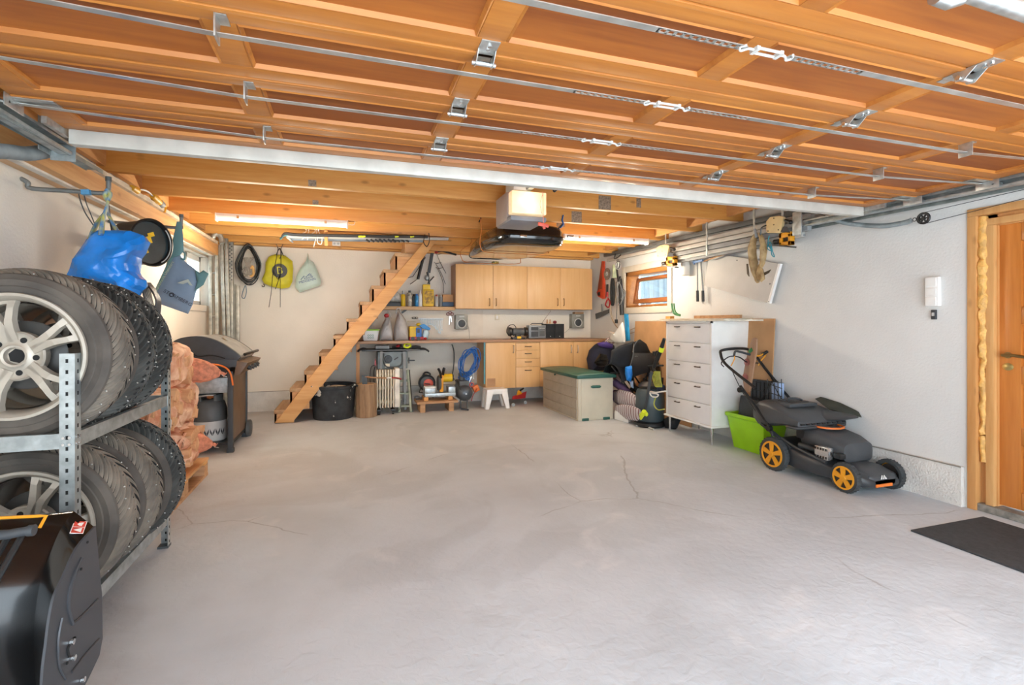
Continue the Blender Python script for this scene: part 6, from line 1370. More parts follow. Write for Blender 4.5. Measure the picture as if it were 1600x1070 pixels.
# ---- snowboard/longboard leaning
lb = thing('longboard', 'narrow wooden board with red round marks leaning behind the mower handle', 'longboard', P(1168, 600, X=3.8))
pt_ = ptsX([(1163, 610), (1160, 590), (1166, 560), (1174, 530), (1178, 527), (1182, 530), (1181, 550), (1176, 580), (1171, 612)], 3.72)
MB().prism(pt_, (.02, 0, 0)).build('deck', wood('board_brown', '#a98467', '#8b6a52', 'Z', 5, .5, .2), lb, bev=.003)
for px, py in ((1167, 566), (1164.5, 589)): MB().lathe([(.0, 0), (.025, 0), (.025, .002), (0, .002)], 20, facing(P(px, py, X=3.715), (-1, 0, 0))).lathe([(.03, 0), (.036, 0), (.036, .002), (.03, .002)], 20, facing(P(px, py, X=3.715), (-1, 0, 0)), closed=True).build('round_mark', mat('mark_red', '#a05a55', .5), lb)
MB().prism(ptsX([(1169, 548), (1174, 543), (1176, 548), (1171, 552)], 3.712), (.005, 0, 0)).build('green_mark', green, lb)
# ---- lime tub and what is in it
tb = thing('plastic_tub', 'bright lime green plastic tub behind the mower', 'tub', (3.79, 3.88, 0))
tx0, tx1, ty0, ty1, tz = 3.64, 3.93, 3.66, 4.13, .355
def frame4(i, z, o=0): return [(tx0+i, ty0+i, z), (tx1-i, ty0+i, z), (tx1-i, ty1-i, z), (tx0+i, ty1-i, z)]
m = MB(); seq = [frame4(.045, 0.002), frame4(.002, .31), frame4(-.012, .315), frame4(-.014, .345), frame4(-.005, .352), frame4(.010, .345), frame4(.05, .012)]
rings = [[m.bm.verts.new(p) for p in r_] for r_ in seq]
for a_, b_ in zip(rings[:-1], rings[1:]):
    for k in range(4): m._f([a_[k], a_[(k+1) % 4], b_[(k+1) % 4], b_[k]])
m._f(rings[0]); m._f(rings[-1]); m.build('tub_body', lime, tb, bev=.008)
fb = thing('black_bag', 'black folded plastic bag standing in the lime tub', 'bag', (3.75, 3.95, .2))
MB().hexa([(3.69, 3.74, .1), (3.85, 3.74, .1), (3.85, 4.08, .1), (3.69, 4.08, .1)], [(3.72, 3.80, .50), (3.86, 3.78, .46), (3.86, 4.07, .5), (3.74, 4.06, .53)]).build('bag_body', mat('black_film', '#26282a', .4, bump=.3, scale=10), fb, jit=.0, bev=.02)
cr = thing('black_crate', 'black plastic crate standing in the lime tub against the wall', 'crate', (3.88, 3.8, .3))
MB().box(3.86, 3.925, 3.70, 4.05, .35, .68).build('crate_body', char, cr, bev=.006)
g2 = MB()
for y in [3.72+.05*k for k in range(7)]: g2.box(3.852, 3.86, y-.004, y+.004, .36, .67)
for z in (.42, .5, .58, .66): g2.box(3.852, 3.86, 3.70, 4.05, z-.004, z+.004)
g2.build('crate_ribs', black, cr, kind='stuff')
wb = thing('wire_basket', 'black wire basket with a pale blue cloth behind the mower handle', 'basket', P(1208, 625, X=3.8))
for k in range(5):
    x_ = 1199+k*5.5; MB().tube(ptsX([(x_, 598-abs(k-2)*3), (x_+1, 640)], 3.80), .004, 6).build('wire', black, wb)
for y_ in (604, 617, 630): MB().tube(ptsX([(1192, y_+4), (1205, y_-3), (1222, y_+3)], 3.80), .004, 6).build('wire', black, wb)
MB().tube(ptsX([(1188, 628), (1206, 596), (1222, 626)], 3.79), .005, 6).build('wire', black, wb)
MB().box(*xbox(1205, 597, 1218, 640, 3.85, .06)).build('blue_cloth', mat('pale_blue_cloth', '#9db4d8', .7), wb, bev=.01)
# ---- lawn mower
mw = thing('lawn_mower', 'black petrol lawn mower with amber wheel hubs', 'lawn mower', (3.68, 3.0, 0))
mb = mat('mower_black', '#424548', .45, var=.06, scale=6); mb2 = mat('mower_deck_black', '#35383b', .35, var=.05)
def mwheel(x, y, r, w_, sgn, nm='wheel'):
    Mw = facing((x, y, r), (sgn, 0, 0)); rr = r*.78
    wh = MB().lathe([(rr, -w_), (rr, 0), (r*.97, .0), (r, -.006), (r, -w_+.006), (r*.97, -w_)], 48, Mw, closed=True).build('wheel', mat('mower_tyre', '#3c3f40', .8, var=.1, bump=.4, bscale=60), mw)
    tr_ = MB()
    for k in range(28): a_ = 2*math.pi*k/28; p = Mw @ Vector((r*math.cos(a_), r*math.sin(a_), -.004)); p2 = Mw @ Vector((r*math.cos(a_), r*math.sin(a_), -w_+.004)); tr_.bar(p, p2, .006, .008, (0, math.cos(a_+1.5), math.sin(a_+1.5)))
    tr_.build('tread_lugs', MATS['mower_tyre'], wh, kind='stuff')
    hb = MB().lathe([(rr*.86, .0), (rr*.86, .006), (rr, .006), (rr, 0)], 48, Mw, closed=True)
    hb.lathe([(0, .014), (.02, .012), (.028, 0), (0, 0)], 24, Mw)
    for k in range(5):
        a_ = 2*math.pi*k/5+.35; d = Vector((math.cos(a_), math.sin(a_), 0)); t2 = Vector((-d.y, d.x, 0))
        A = [Mw @ (d*.02+t2*s_*.013+Vector((0, 0, z))) for s_, z in ((-1, -.004), (1, -.004), (1, .008), (-1, .008))]
        B_ = [Mw @ (d*rr*.9+t2*s_*.022+Vector((0, 0, z))) for s_, z in ((-1, -.004), (1, -.004), (1, .004), (-1, .004))]
        hb.hexa(A, B_)
    hb.build('amber_hub', amber, wh)
    MB().lathe([(0, -.008), (rr*.9, -.008), (rr*.9, -.012), (0, -.012)], 32, Mw).build('hub_backing', mat('hub_brown_black', '#3a3430', .6), wh)
mwheel(3.405, 3.335, .138, .05, -1); mwheel(3.46, 2.735, .108, .045, -1)
mwheel(3.93, 3.33, .138, .05, 1); mwheel(3.905, 2.70, .108, .045, 1)
def loft(secs, n=20):      # rounded rectangular sections: (y, x0, x1, z0, z1, power)
    m = MB(); rg = []
    for (y, xa, xb, za, zb_, pw) in secs:
        row = []
        for k in range(n):
            a_ = 2*math.pi*k/n; c_, s_ = math.cos(a_), math.sin(a_)
            row.append(m.bm.verts.new(((xa+xb)/2+math.copysign(abs(c_)**pw, c_)*(xb-xa)/2, y, (za+zb_)/2+math.copysign(abs(s_)**pw, s_)*(zb_-za)/2)))
        rg.append(row)
    for a_, b_ in zip(rg[:-1], rg[1:]):
        for k in range(n): m._f([a_[k], a_[(k+1) % n], b_[(k+1) % n], b_[k]])
    m._f(rg[0]); m._f(rg[-1]); return m
loft([(2.60, 3.56, 3.84, .06, .11, .5), (2.64, 3.50, 3.87, .05, .15, .5), (2.74, 3.49, 3.88, .05, .17, .4), (2.86, 3.47, 3.89, .05, .17, .4), (2.95, 3.45, 3.90, .05, .20, .35), (3.15, 3.45, 3.90, .05, .22, .35), (3.32, 3.47, 3.89, .06, .26, .35), (3.42, 3.50, 3.86, .10, .25, .4)]).build('deck', mb2, mw)
MB().tube(smooth_path([(3.47, 2.88, .18), (3.46, 3.0, .205), (3.46, 3.15, .235), (3.475, 3.30, .275)]), .012, 8).build('deck_rim', mb2, mw)
loft([(2.60, 3.60, 3.80, .07, .13, .5), (2.62, 3.56, 3.84, .07, .15, .5), (2.72, 3.55, 3.85, .07, .185, .5), (2.80, 3.58, 3.83, .07, .19, .5)]).build('front_cover', mb, mw)
MB().box(3.60, 3.76, 2.592, 2.602, .065, .085).build('orange_badge', orange, mw)
MB().prism([(3.65, 2.60, .118), (3.662, 2.60, .118), (3.672, 2.605, .142), (3.668, 2.605, .146)], (0, -.004, 0)).prism([(3.672, 2.60, .118), (3.684, 2.60, .118), (3.694, 2.605, .142), (3.690, 2.605, .146)], (0, -.004, 0)).prism([(3.694, 2.60, .118), (3.71, 2.60, .118), (3.70, 2.605, .136)], (0, -.004, 0)).build('logo', white, mw)
# engine cowl
loft([(2.79, 3.62, 3.82, .20, .27, .55), (2.81, 3.56, 3.86, .18, .33, .5), (2.90, 3.53, 3.88, .20, .37, .5), (3.02, 3.52, 3.88, .22, .395, .45), (3.14, 3.52, 3.87, .22, .405, .45), (3.19, 3.56, 3.85, .25, .39, .5)]).build('engine_cowl', mb, mw)
MB().lathe([(.0, .018), (.08, .016), (.10, .006), (.10, 0), (0, 0)], 32, Matrix.Translation((3.70, 3.06, .398)) @ Matrix.Diagonal((1, .95, 1, 1))).build('starter_cap', mb2, mw)
MB().lathe([(.086, .016), (.094, .020), (.104, .016), (.104, .008), (.09, .008)], 40, Matrix.Translation((3.70, 3.05, .398)) @ Matrix.Diagonal((1.15, 1.0, 1, 1)), closed=True).build('orange_ring', orange, mw)
MB().box(3.465, 3.52, 2.86, 2.985, .195, .295).build('exhaust_guard', steel, mw, bev=.014)
g3 = MB()
for k in range(5):
    for j in (0, 1): g3.box(3.462, 3.467, 2.875+k*.023, 2.885+k*.023, .205+j*.062, .222+j*.062)
g3.build('guard_slots', hole, mw, kind='stuff')
MB().tube([(3.50, 2.99, .25), (3.47, 3.06, .262), (3.475, 3.12, .262)], .022, 10).build('air_intake', dsteel, mw)
MB().box(3.50, 3.56, 2.79, 2.85, .22, .26).box(3.52, 3.58, 3.12, 3.2, .30, .37).build('engine_parts', black, mw, bev=.01)
# grass box
loft([(3.08, 3.47, 3.93, .405, .43, .4), (3.10, 3.43, 3.94, .40, .46, .35), (3.25, 3.42, 3.94, .39, .52, .35), (3.42, 3.43, 3.94, .35, .56, .35), (3.55, 3.45, 3.93, .33, .56, .4), (3.62, 3.48, 3.91, .36, .52, .5)]).build('grass_box', mb, mw)
MB().box(3.53, 3.84, 3.27, 3.50, .530, .562, M=Matrix.Translation((0, 0, 0))).build('box_lid', mb, mw, bev=.012)
MB().box(3.60, 3.79, 3.31, 3.46, .560, .567).build('vent', black, mw, bev=.004)
MB().tube(smooth_path([(3.62, 3.36, .57), (3.64, 3.40, .585), (3.74, 3.40, .585), (3.77, 3.36, .57)]), .009, 8).build('box_handle', char, mw)
for k in range(9): MB().box(3.44+k*.055, 3.475+k*.055, 3.072, 3.084, .425, .437).build('rim_clip', black, mw)
MB().tube(smooth_path([(3.42, 3.20, .40), (3.43, 3.10, .40), (3.60, 3.065, .405), (3.90, 3.07, .41)]), .012, 8).build('box_rim', mb2, mw)
fl = MB().pillow([(3.87, 3.20, .52), (3.90, 3.05, .50), (3.96, 2.97, .48), (3.965, 3.0, .52), (3.95, 3.15, .57), (3.93, 3.32, .60), (3.90, 3.35, .58)], (.3, -.2, 1), .03); fl.build('deflector_flap', mat('olive_black', '#3b3f38', .5), mw)
fl = MB().pillow([(3.70, 3.12, .45), (3.80, 2.98, .47), (3.90, 2.95, .485), (3.93, 2.99, .49), (3.92, 3.12, .50), (3.80, 3.2, .51)], (.0, -.2, 1), .03); fl.build('deflector_flap', mb, mw)
# handle
hp = lambda x_, y_, X_: P(x_, y_, X=X_)
L0, L1, L2 = Vector((3.44, 3.36, .28)), Vector((3.44, 3.56, .40)), hp(1180, 606, 3.45)
TL = hp(1127, 560, 3.45); TR = hp(1199, 572, 3.90); R1 = hp(1248, 622, 3.92)
top = [L2, hp(1135, 570, 3.45), hp(1126, 553, 3.47), hp(1129, 547, 3.52), hp(1150, 544.5, 3.65), hp(1168, 545.5, 3.82), hp(1178, 552, 3.88), hp(1195, 575, 3.90), hp(1214, 598, 3.915)]
MB().tube(smooth_path(top, 6), .0135, 10).build('upper_handle', black, mw)
MB().tube([hp(1157, 603, 3.45), hp(1204, 668, 3.44), L0], .0125, 10).build('lower_handle', black, mw)
MB().tube([hp(1206, 590, 3.915), hp(1232, 620, 3.92), (3.93, 3.36, .28)], .0125, 10).build('lower_handle', black, mw)
MB().tube(smooth_path([hp(1127, 566, 3.46), hp(1140, 557, 3.50), hp(1155, 558, 3.6), hp(1168, 566, 3.72), hp(1184, 567, 3.88)]), .006, 6).build('brake_bar', black, mw)
MB().tube(smooth_path([hp(1147, 555, 3.52), hp(1149, 549, 3.56), hp(1156, 549.5, 3.62), hp(1172, 554, 3.72)]), .011, 8).build('drive_lever', char, mw)
MB().tube(smooth_path([hp(1172, 554, 3.72), hp(1185, 556, 3.82), hp(1192, 553, 3.88)]), .007, 8).tube(smooth_path([hp(1197, 555, 3.92), hp(1190, 562, 3.9), hp(1185, 571, 3.88)]), .006, 8).build('amber_lever', amber, mw)
MB().tube(smooth_path([hp(1148, 555, 3.53), hp(1147, 562, 3.52), hp(1142, 572, 3.5)]), .005, 8).build('amber_lever', amber, mw)
MB().tube([hp(1191, 554, 3.88), hp(1199, 549, 3.93)], .014, 10).build('lever_grip', black, mw)
for q_ in (hp(1158, 609, 3.44), hp(1203, 669, 3.43)): MB().cyl(q_+Vector((-.025, 0, 0)), q_+Vector((.01, 0, 0)), .024, seg=14).build('clamp_knob', black, mw)
MB().tube(smooth_path([hp(1142, 575, 3.48), hp(1160, 612, 3.46), hp(1185, 648, 3.46), (3.46, 3.4, .3)]), .004, 6).build('control_cable', black, mw)
MB().tube(smooth_path([hp(1130, 562, 3.46), hp(1127, 568, 3.45), hp(1131, 573, 3.45)]), .005, 6).build('control_cable', black, mw)
MB().bar((3.46, 3.50, .36), (3.47, 3.20, .22), .03, .02).build('handle_mount', char, mw)
# ---- doormat, wall switches
dm = P(1461, 815, Z=0); dm2 = P(1600, 862, Z=0); dm3 = P(1540, 797, Z=0)
tag(MB().box(3.20, 3.86, .9, 2.10, .0005, .010).build('doormat', mat('ribbed_black_mat', '#3b3d3f', .9, var=.1, scale=40, bump=.4)), 'thin black rubber mat on the floor in front of the orange door', 'doormat')
sw_ = thing('light_switch', 'white triple light switch panel on the right wall', 'light switch', P(1461, 455, X=XR))
zz = [P(1461, y_, X=XR).z for y_ in (433, 449, 463, 478.5)]; ya, yb_ = P(1471, 455, X=XR).y, P(1450, 455, X=XR).y
MB().box(XR-.035, XR-.0005, ya, yb_, zz[3], zz[0]).build('housing', white, sw_, bev=.004)
for a_, b_ in zip(zz[:-1], zz[1:]): MB().box(XR-.041, XR-.034, ya+.012, yb_-.006, b_+.006, a_-.006).build('rocker', white, sw_, bev=.003)
rc = thing('remote_holder', 'small black remote in a holder below the light switch', 'remote', P(1458, 491, X=XR))
bx_ = xbox(1454.5, 484, 1461.5, 499, XR-.02, .0195); MB().box(*bx_).build('case', char, rc, bev=.003); MB().box(XR-.023, XR-.019, (bx_[2]+bx_[3])/2-.008, (bx_[2]+bx_[3])/2+.008, bx_[4]+.025, bx_[5]-.02).build('button', lgrey, rc)
# ---- sloping rack of aluminium rails under the ceiling
Xr = 3.80
rk = thing('rail_bundle', 'bundle of long aluminium rails hung along the top of the right wall', 'rails', (Xr, 5.1, 2.05))
def line(ya, yb, X, off=0): return P(940, ya, X=X), P(1340, yb, X=X)
railm = mat('matt_rail', '#b3b2ac', .55, .15, var=.05); defs = [((400, 310), 3.90, .05, .045, dgrey, 'dark_rail'), ((409, 322), 3.86, .045, .045, railm, 'rail'), ((415, 331), 3.82, .045, .05, railm, 'rail'), ((421, 341), 3.80, .045, .05, mgrey, 'rail'), ((427, 350), 3.82, .04, .05, railm, 'rail'), ((431, 357), 3.84, .03, .04, mgrey, 'rail')]
xl = [945, 950, 1035, 1040, 1046, 1060]; xr_ = [1265, 1270, 1262, 1265, 1255, 1240]
for k, ((ya, yb), X_, h_, w_, m_, nm) in enumerate(defs):
    f_ = lambda x_: ya+(yb-ya)*(x_-940)/400
    a_, b_ = P(xl[k], f_(xl[k]), X=X_), P(xr_[k], f_(xr_[k]), X=X_)
    MB().bar(a_, b_, w_, h_).build(nm, m_, rk, bev=.003)
for x_ in (1050, 1115, 1190, 1235): q = P(x_, 405-(x_-940)*.19, X=3.86); MB().box(3.76, XR-.002, q.y-.012, q.y+.012, 2.10-.005, 2.105).box(3.765, 3.77, q.y-.012, q.y+.012, 1.99, 2.36).build('rail_holder', galv, rk)
pl2 = thing('metal_plate', 'grey metal plate at the front end of the aluminium rails', 'plate', P(1245, 345, X=3.72))
MB().box(*xbox(1238, 332, 1252, 366, 3.74, .012)).build('plate_body', galv, pl2, bev=.004)
rod = MB().tube([P(1240, 372, X=3.83), P(1257, 367, X=3.83)], .012, 8)
tag(rod.build('steel_rod', mgrey), 'short grey tube end poking out below the aluminium rails', 'tube')
tag(MB().tube([P(1100, 408, X=3.86), P(1135, 396, X=3.86), P(1172, 383, X=3.86)], .008, 8).build('bamboo_stick', rawwood), 'thin stick slung under the aluminium rails', 'stick')
# yellow roller stands clamped on the rails
pale_y = mat('pale_yellow', '#ddc48f', .5, var=.04)
def stand(x_, y_, s_, X_, lab):
    t_ = thing('roller_clamp', lab, 'clamp', P(x_, y_, X=X_), group='yellow and black clamp stands on the rails')
    k = lambda a_, b_, dx=0: P(x_+a_*s_, y_+b_*s_, X=X_+dx)
    MB().prism([k(-14, 10), k(-14, -6), k(-8, -13), k(6, -15), k(13, -13), k(10, 2), k(8, 12), k(-12, 12)], (.03, 0, 0)).build('plate', pale_y, t_, bev=.004)
    for a_, b_ in ((-2, -1), (-11, 9), (5, 7), (-2, -11)): MB().cyl(k(a_, b_, -.004), k(a_, b_, .002), .005, seg=10).build('screw', hole, t_)
    MB().cyl(k(16, -8), k(23, -6), .013).ball(k(24, -5), .02).build('clamp_screw', black, t_)
    MB().hexa([k(9, 10), k(24, 12), k(24, 12, .05), k(9, 10, .05)], [k(13, 2), k(19, 2), k(19, 2, .05), k(13, 2, .05)]).build('bracket', char, t_)
    fr_ = MB()
    for (a_, b_, c2, d_) in ((6, 13, 10, 30), (20, 13, 24, 30), (6, 13, 24, 17), (6, 27, 24, 30)):
        p, q2 = k(a_, b_), k(c2, d_); fr_.box(X_, X_+.05, min(p.y, q2.y), max(p.y, q2.y), min(p.z, q2.z), max(p.z, q2.z))
    fr_.build('yellow_frame', amber, t_, bev=.003); p, q2 = k(10, 16), k(20, 28); MB().box(X_+.02, X_+.04, min(p.y, q2.y), max(p.y, q2.y), min(p.z, q2.z), max(p.z, q2.z)).build('frame_core', black, t_)
    MB().tube([k(-1, 26), k(6, 25)], .022, 10).build('knob', black, t_); MB().bar(k(-1, 31), k(30, 34), .05, .012).build('foot', dsteel, t_)
stand(1211, 352, 1.0, 3.74, 'yellow and black clamp stand nearest the camera, beside the dried fish')
stand(1036, 393, .72, 3.74, 'yellow and black clamp stand above the wooden window')
# dried fish
fs = thing('dried_fish', 'pair of dried stockfish tied together, hanging from the rails', 'dried fish', P(1182, 362, X=3.72))
fm = mat('dried_fish_skin', '#b79b6c', .6, scale=14, col2='#8a6d45', bump=.7, bscale=30)
for pl_, rs_ in ((((1183, 364), (1178, 372), (1175, 388), (1177, 410), (1181, 430), (1184, 441)), (.012, .03, .05, .05, .035, .02)), (((1186, 364), (1190, 372), (1193, 388), (1192, 405), (1189, 418)), (.012, .028, .04, .035, .02))):
    q_ = ptsX(pl_, 3.72); MB().tube(smooth_path(q_, 5), [rs_[min(len(rs_)-1, i//5)]*(1-(i % 5)/5)+rs_[min(len(rs_)-1, i//5+1)]*(i % 5)/5 for i in range(5*(len(q_)-1)+1)], 12, flat=.5).build('fish_body', fm, fs, jit=.007, js=25)
MB().pillow(ptsX([(1186, 412), (1192, 420), (1195, 436), (1190, 441), (1184, 436), (1182, 425)], 3.71), (-1, 0, 0), .05, wr=.02, js=30).build('fish_tail', fm, fs)
MB().prism(ptsX([(1166, 412), (1168, 412), (1170, 432), (1167, 428)], 3.72), (.008, 0, 0)).build('fin', mat('dark_fin', '#4b3f2c', .6), fs); MB().prism(ptsX([(1193, 426), (1204, 421), (1201, 426), (1194, 430)], 3.72), (.008, 0, 0)).build('fin', MATS['dark_fin'], fs)
MB().tube(smooth_path(ptsX([(1180, 360), (1181, 368), (1184, 372), (1188, 366), (1190, 356), (1197, 352)], 3.71)), .006, 6).build('tie_cord', dsteel, fs)
MB().tube(ptsX([(1179, 358), (1182, 371)], 3.70), .012, 8).build('hook', mgrey, fs)
tr_ = MB().tube(smooth_path(ptsX([(1202, 368), (1200, 380), (1205, 391), (1199, 388), (1203, 378), (1207, 392), (1210, 401), (1206, 398), (1204, 386), (1198, 384)], 3.76)), .005, 6)
tag(tr_.build('turquoise_cord', mat('turquoise_cord', '#3f97a8', .6)), 'tangled turquoise cord hanging beside the dried fish', 'cord')
# grey panel hung crooked on the wall, bolt cutters, white pipe
pn = thing('wall_panel', 'crooked light grey panel hanging on the right wall', 'panel', P(1160, 435, X=3.95))
MB().prism(ptsX([(1109, 395), (1219, 412), (1202, 474), (1100, 446)], 3.93), (.025, 0, 0)).build('panel_board', mat('panel_grey', '#b4b1ac', .5, var=.02), pn)
MB().prism(ptsX([(1216, 411.5), (1219, 412), (1202, 474), (1199, 473)], 3.925), (.03, 0, 0)).build('panel_edge', white, pn)
for px, py in ((1151.5, 406.5), (1203, 443.5), (1201, 471)): MB().cyl(P(px, py, X=3.93), P(px, py, X=3.925), .006, seg=8).build('screw', dgrey, pn)
bc = thing('bolt_cutters', 'long grey bolt cutters with black grips hanging on the right wall', 'bolt cutters', P(1093, 402, X=3.93))
for xa, xb in ((1089.5, 1090), (1094.5, 1098.5)):
    MB().tube(ptsX([(xa, 404), (xb, 455)], 3.93), .008, 8).build('arm', mgrey, bc); MB().tube(ptsX([(xb-.3, 454), (xb, 471)], 3.93), .016, 8).build('grip', black, bc)
MB().prism(ptsX([(1087, 402), (1097, 402), (1096, 396), (1088, 396)], 3.92), (.02, 0, 0)).build('jaws', teal, bc)
bcl = MB().bar(P(1083, 410, X=3.91), P(1098, 406.5, X=3.91), .02, .025).bar(P(1084, 407, X=3.91), P(1085, 413, X=3.91), .02, .008)
tag(bcl.build('blue_clip', mat('blue_grey_clip', '#6f8fbd', .5)), 'small blue clip across the bolt cutters', 'clip')
tag(MB().lathe([(0, 0), (.05, 0), (.052, .01), (.052, .30), (0, .30)], 24, Matrix.Translation(P(1071, 430, X=3.92))).build('paper_roll', mat('roll_white', '#e6e1d6', .6, var=.02)), 'white vertical tube on the wall right of the wooden window', 'tube')
tgr = MB().bar(P(1078, 399, X=3.90), P(1092, 396, X=3.90), .03, .03)
tag(tgr.build('teal_tool', teal), 'teal tool handle lying under the rails above the bolt cutters', 'tool')
# ---- hand tools in the far right corner
hs = thing('hand_saw', 'hand saw with a bright orange-red handle hung on the right wall in the corner', 'saw', P(938, 440, X=3.95))
MB().prism(ptsX([(940, 409), (943.5, 408), (943.5, 458), (933, 457)], 3.945), (.006, 0, 0)).build('blade', mat('orange_brown_blade', '#a4553a', .4, .3), hs)
MB().prism(ptsX([(940, 408), (943.8, 408), (944.5, 466), (941, 467), (934, 463), (932, 456), (936, 452), (941, 452)], 3.935), (.022, 0, 0)).build('handle', mat('saw_red', '#d24a2a', .45), hs, bev=.003)
MB().prism(ptsX([(933.5, 457), (937.5, 456), (937.5, 462), (934, 461.5)], 3.932), (.003, 0, 0)).build('grip_hole', hole, hs)
gd_ = thing('grinding_disc', 'grey brown abrasive disc hung beside the saw', 'disc', P(949, 428, X=3.93))
MB().lathe([(.02, 0), (.095, 0), (.095, .012), (.02, .012)], 32, facing(P(949, 428, X=3.94), (-1, 0, 0)), closed=True).build('disc', mat('abrasive', '#857a70', .8, var=.1, scale=40), gd_)
MB().lathe([(.018, 0), (.035, 0), (.035, .014), (.018, .014)], 24, facing(P(949, 428, X=3.935), (-1, 0, 0)), closed=True).build('centre_label', lgrey, gd_)
tr = thing('floor_scraper', 'broad grey steel scraper blade hung in the corner', 'scraper', P(940, 485, X=3.93))
MB().prism(ptsX([(930, 490), (951, 483), (951, 488.5), (931, 498)], 3.93), (.012, 0, 0)).build('blade', dgrey, tr); MB().bar(P(940.5, 475, X=3.93), P(941, 487, X=3.93), .03, .02, (1, 0, 0)).build('handle', mgrey, tr)
hg = thing('inner_tube', 'black rubber tube loop hanging on the right wall', 'tube', P(957, 440, X=3.88))
MB().tube(arc(P(957, 456, X=3.88), .035, 0, 355, 24, 'YZ', .20)[:-1], .022, 8, closed=True).build('tube_loop', rubber, hg)
MB().tube(smooth_path(ptsX([(968, 436), (970, 455), (971, 475), (972, 492)], 3.87)), .035, 8).build('hanging_sleeve', black, hg)
h2 = thing('tool_tangle', 'tangle of white and grey cables hanging from the rail end in the corner', 'cables', P(964, 408, X=3.85))
for k in range(6): c_ = P(964+(k % 3), 411+k*.8, X=3.86-.01*k); MB().tube(arc(c_, .05+.012*(k % 3), 0, 350, 20, 'YZ', .055)[:-1], .007, 6, closed=True).build('cable_loop', (white, dgrey, lgrey)[k % 3], h2)
MB().tube(smooth_path(ptsX([(962, 396), (960, 404), (966, 402), (970, 398)], 3.84)), .01, 6).build('hook', dsteel, h2)
h3 = thing('spray_pistol', 'pale green and black air tool hanging below the white cables', 'air tool', P(959, 425, X=3.86))
MB().tube(ptsX([(960, 414), (961, 434)], 3.86), [.03, .045], 10).build('body', mat('pale_green_plastic', '#b9c7a3', .4), h3); MB().tube(ptsX([(964, 420), (966, 440), (969, 432)], 3.86), .015, 8).build('trigger', black, h3)
h4 = thing('cable_bundle', 'bundle of grey cables hanging beside the window', 'cables', P(970, 450, X=3.86))
for k in range(6): MB().tube(smooth_path(ptsX([(966+k*.6, 440), (964+k*1.2, 460), (966+k*1.6, 476-k*2), (972+k, 470-k*3), (971, 450), (968, 442)], 3.83+.006*k)), .005, 6).build('cable_loop', (mgrey, dgrey)[k % 2], h4)
MB().tube(smooth_path(ptsX([(963, 440), (964, 470), (963, 498), (962, 503)], 3.85)), .006, 6).build('plug_lead', dgrey, h4); MB().cyl(P(963, 499, X=3.85), P(963, 505, X=3.85), .022).build('plug', black, h4)
h5 = thing('pipe_wrench', 'red and dark hand tool hanging under the disc', 'hand tool', P(949, 465, X=3.92))
MB().bar(P(949, 444, X=3.92), P(948.5, 462, X=3.92), .03, .02, (1, 0, 0)).build('shaft', dsteel, h5); MB().tube(ptsX([(949, 456), (949, 464)], 3.915), .018, 8).tube(smooth_path(ptsX([(949, 468), (946, 476), (951, 480), (953, 472), (950, 466)], 3.915)), .012, 8).build('red_handle', red, h5)
hh = MB().tube(smooth_path(ptsX([(953, 478), (955, 495), (963, 510), (976, 517), (985, 515), (992, 512)], 3.90)), .006, 6).tube(smooth_path(ptsX([(954, 478), (958, 500), (968, 515), (980, 521), (991, 519)], 3.88)), .006, 6)
tag(hh.build('thin_hose', mat('beige_hose', '#b7a58c', .5)), 'pair of thin beige hoses drooping below the window', 'hose')
bp = MB().hexa(ptsX([(975, 490), (979, 491), (982, 532), (978, 533)], 3.80), [v+Vector((.03, 0, 0)) for v in ptsX([(975, 490), (979, 491), (982, 532), (978, 533)], 3.80)])
tag(bp.build('blue_sledge', mat('bright_blue', '#1d8fc8', .35)), 'bright blue long plastic blade standing behind the pushchair', 'blade')
wk = MB().pillow(ptsX([(949, 516), (962, 520), (973, 503), (976, 515), (977, 535), (963, 537), (952, 530), (956, 522)], 3.75), (-1, -.5, 0), .10, wr=.02)
tag(wk.build('white_sack', mat('white_cloth', '#dfe0dc', .7, var=.04)), 'crumpled white bag behind the dark backpack', 'bag')
# ---- pile: backpack, pushchair, bike, blankets, vacuum cleaner
bpk = thing('backpack', 'dark blue and purple hiking backpack standing behind the storage chest', 'backpack', P(935, 560, Y=6.9))
MB().pillow(pts_at([(921, 580), (918, 562), (922, 547), (932, 537), (944, 535), (958, 538), (960, 556), (955, 578)], 7.0), (0, -1, 0), .34, wr=.02, rings=9, js=8).build('pack_body', navy, bpk)
MB().pillow(pts_at([(933, 536), (944, 533), (958, 537), (957, 544), (946, 543), (936, 540)], 6.84), (0, -1, .4), .12).build('pack_lid', purple, bpk)
cyc = thing('bike_helmet', 'black ventilated cycle helmet hanging on the backpack', 'helmet', P(941, 564, Y=6.75))
hm = MB()
for k in range(6): hm.tube([P(929+k*1.0, 567-k*1.5, Y=6.72), P(938, 561-k*1.6, Y=6.64), P(950-k*.6, 563-k*1.5, Y=6.70)], .012, 8)
hm.build('helmet_ribs', blackg, cyc, kind='stuff'); MB().ball(P(940, 566, Y=6.76), (.10, .08, .07)).build('helmet_shell', black, cyc)
dd = MB().tube(smooth_path(pts_at([(944, 535), (950, 529), (957, 527), (962, 533), (955, 536), (948, 533)], 6.8)), .014, 6)
tag(dd.build('printed_strap', mat('brown_white_strap', '#5c3a34', .7, scale=40, col2='#c9b8b0')), 'patterned brown strap lying on top of the backpack', 'strap')
ps = thing('pushchair', 'black folding pushchair with its hood up', 'pushchair', (3.35, 6.3, 0))
clo = mat('black_canvas', '#1d2024', .85, var=.1, bump=.15)
Yp = 5.78
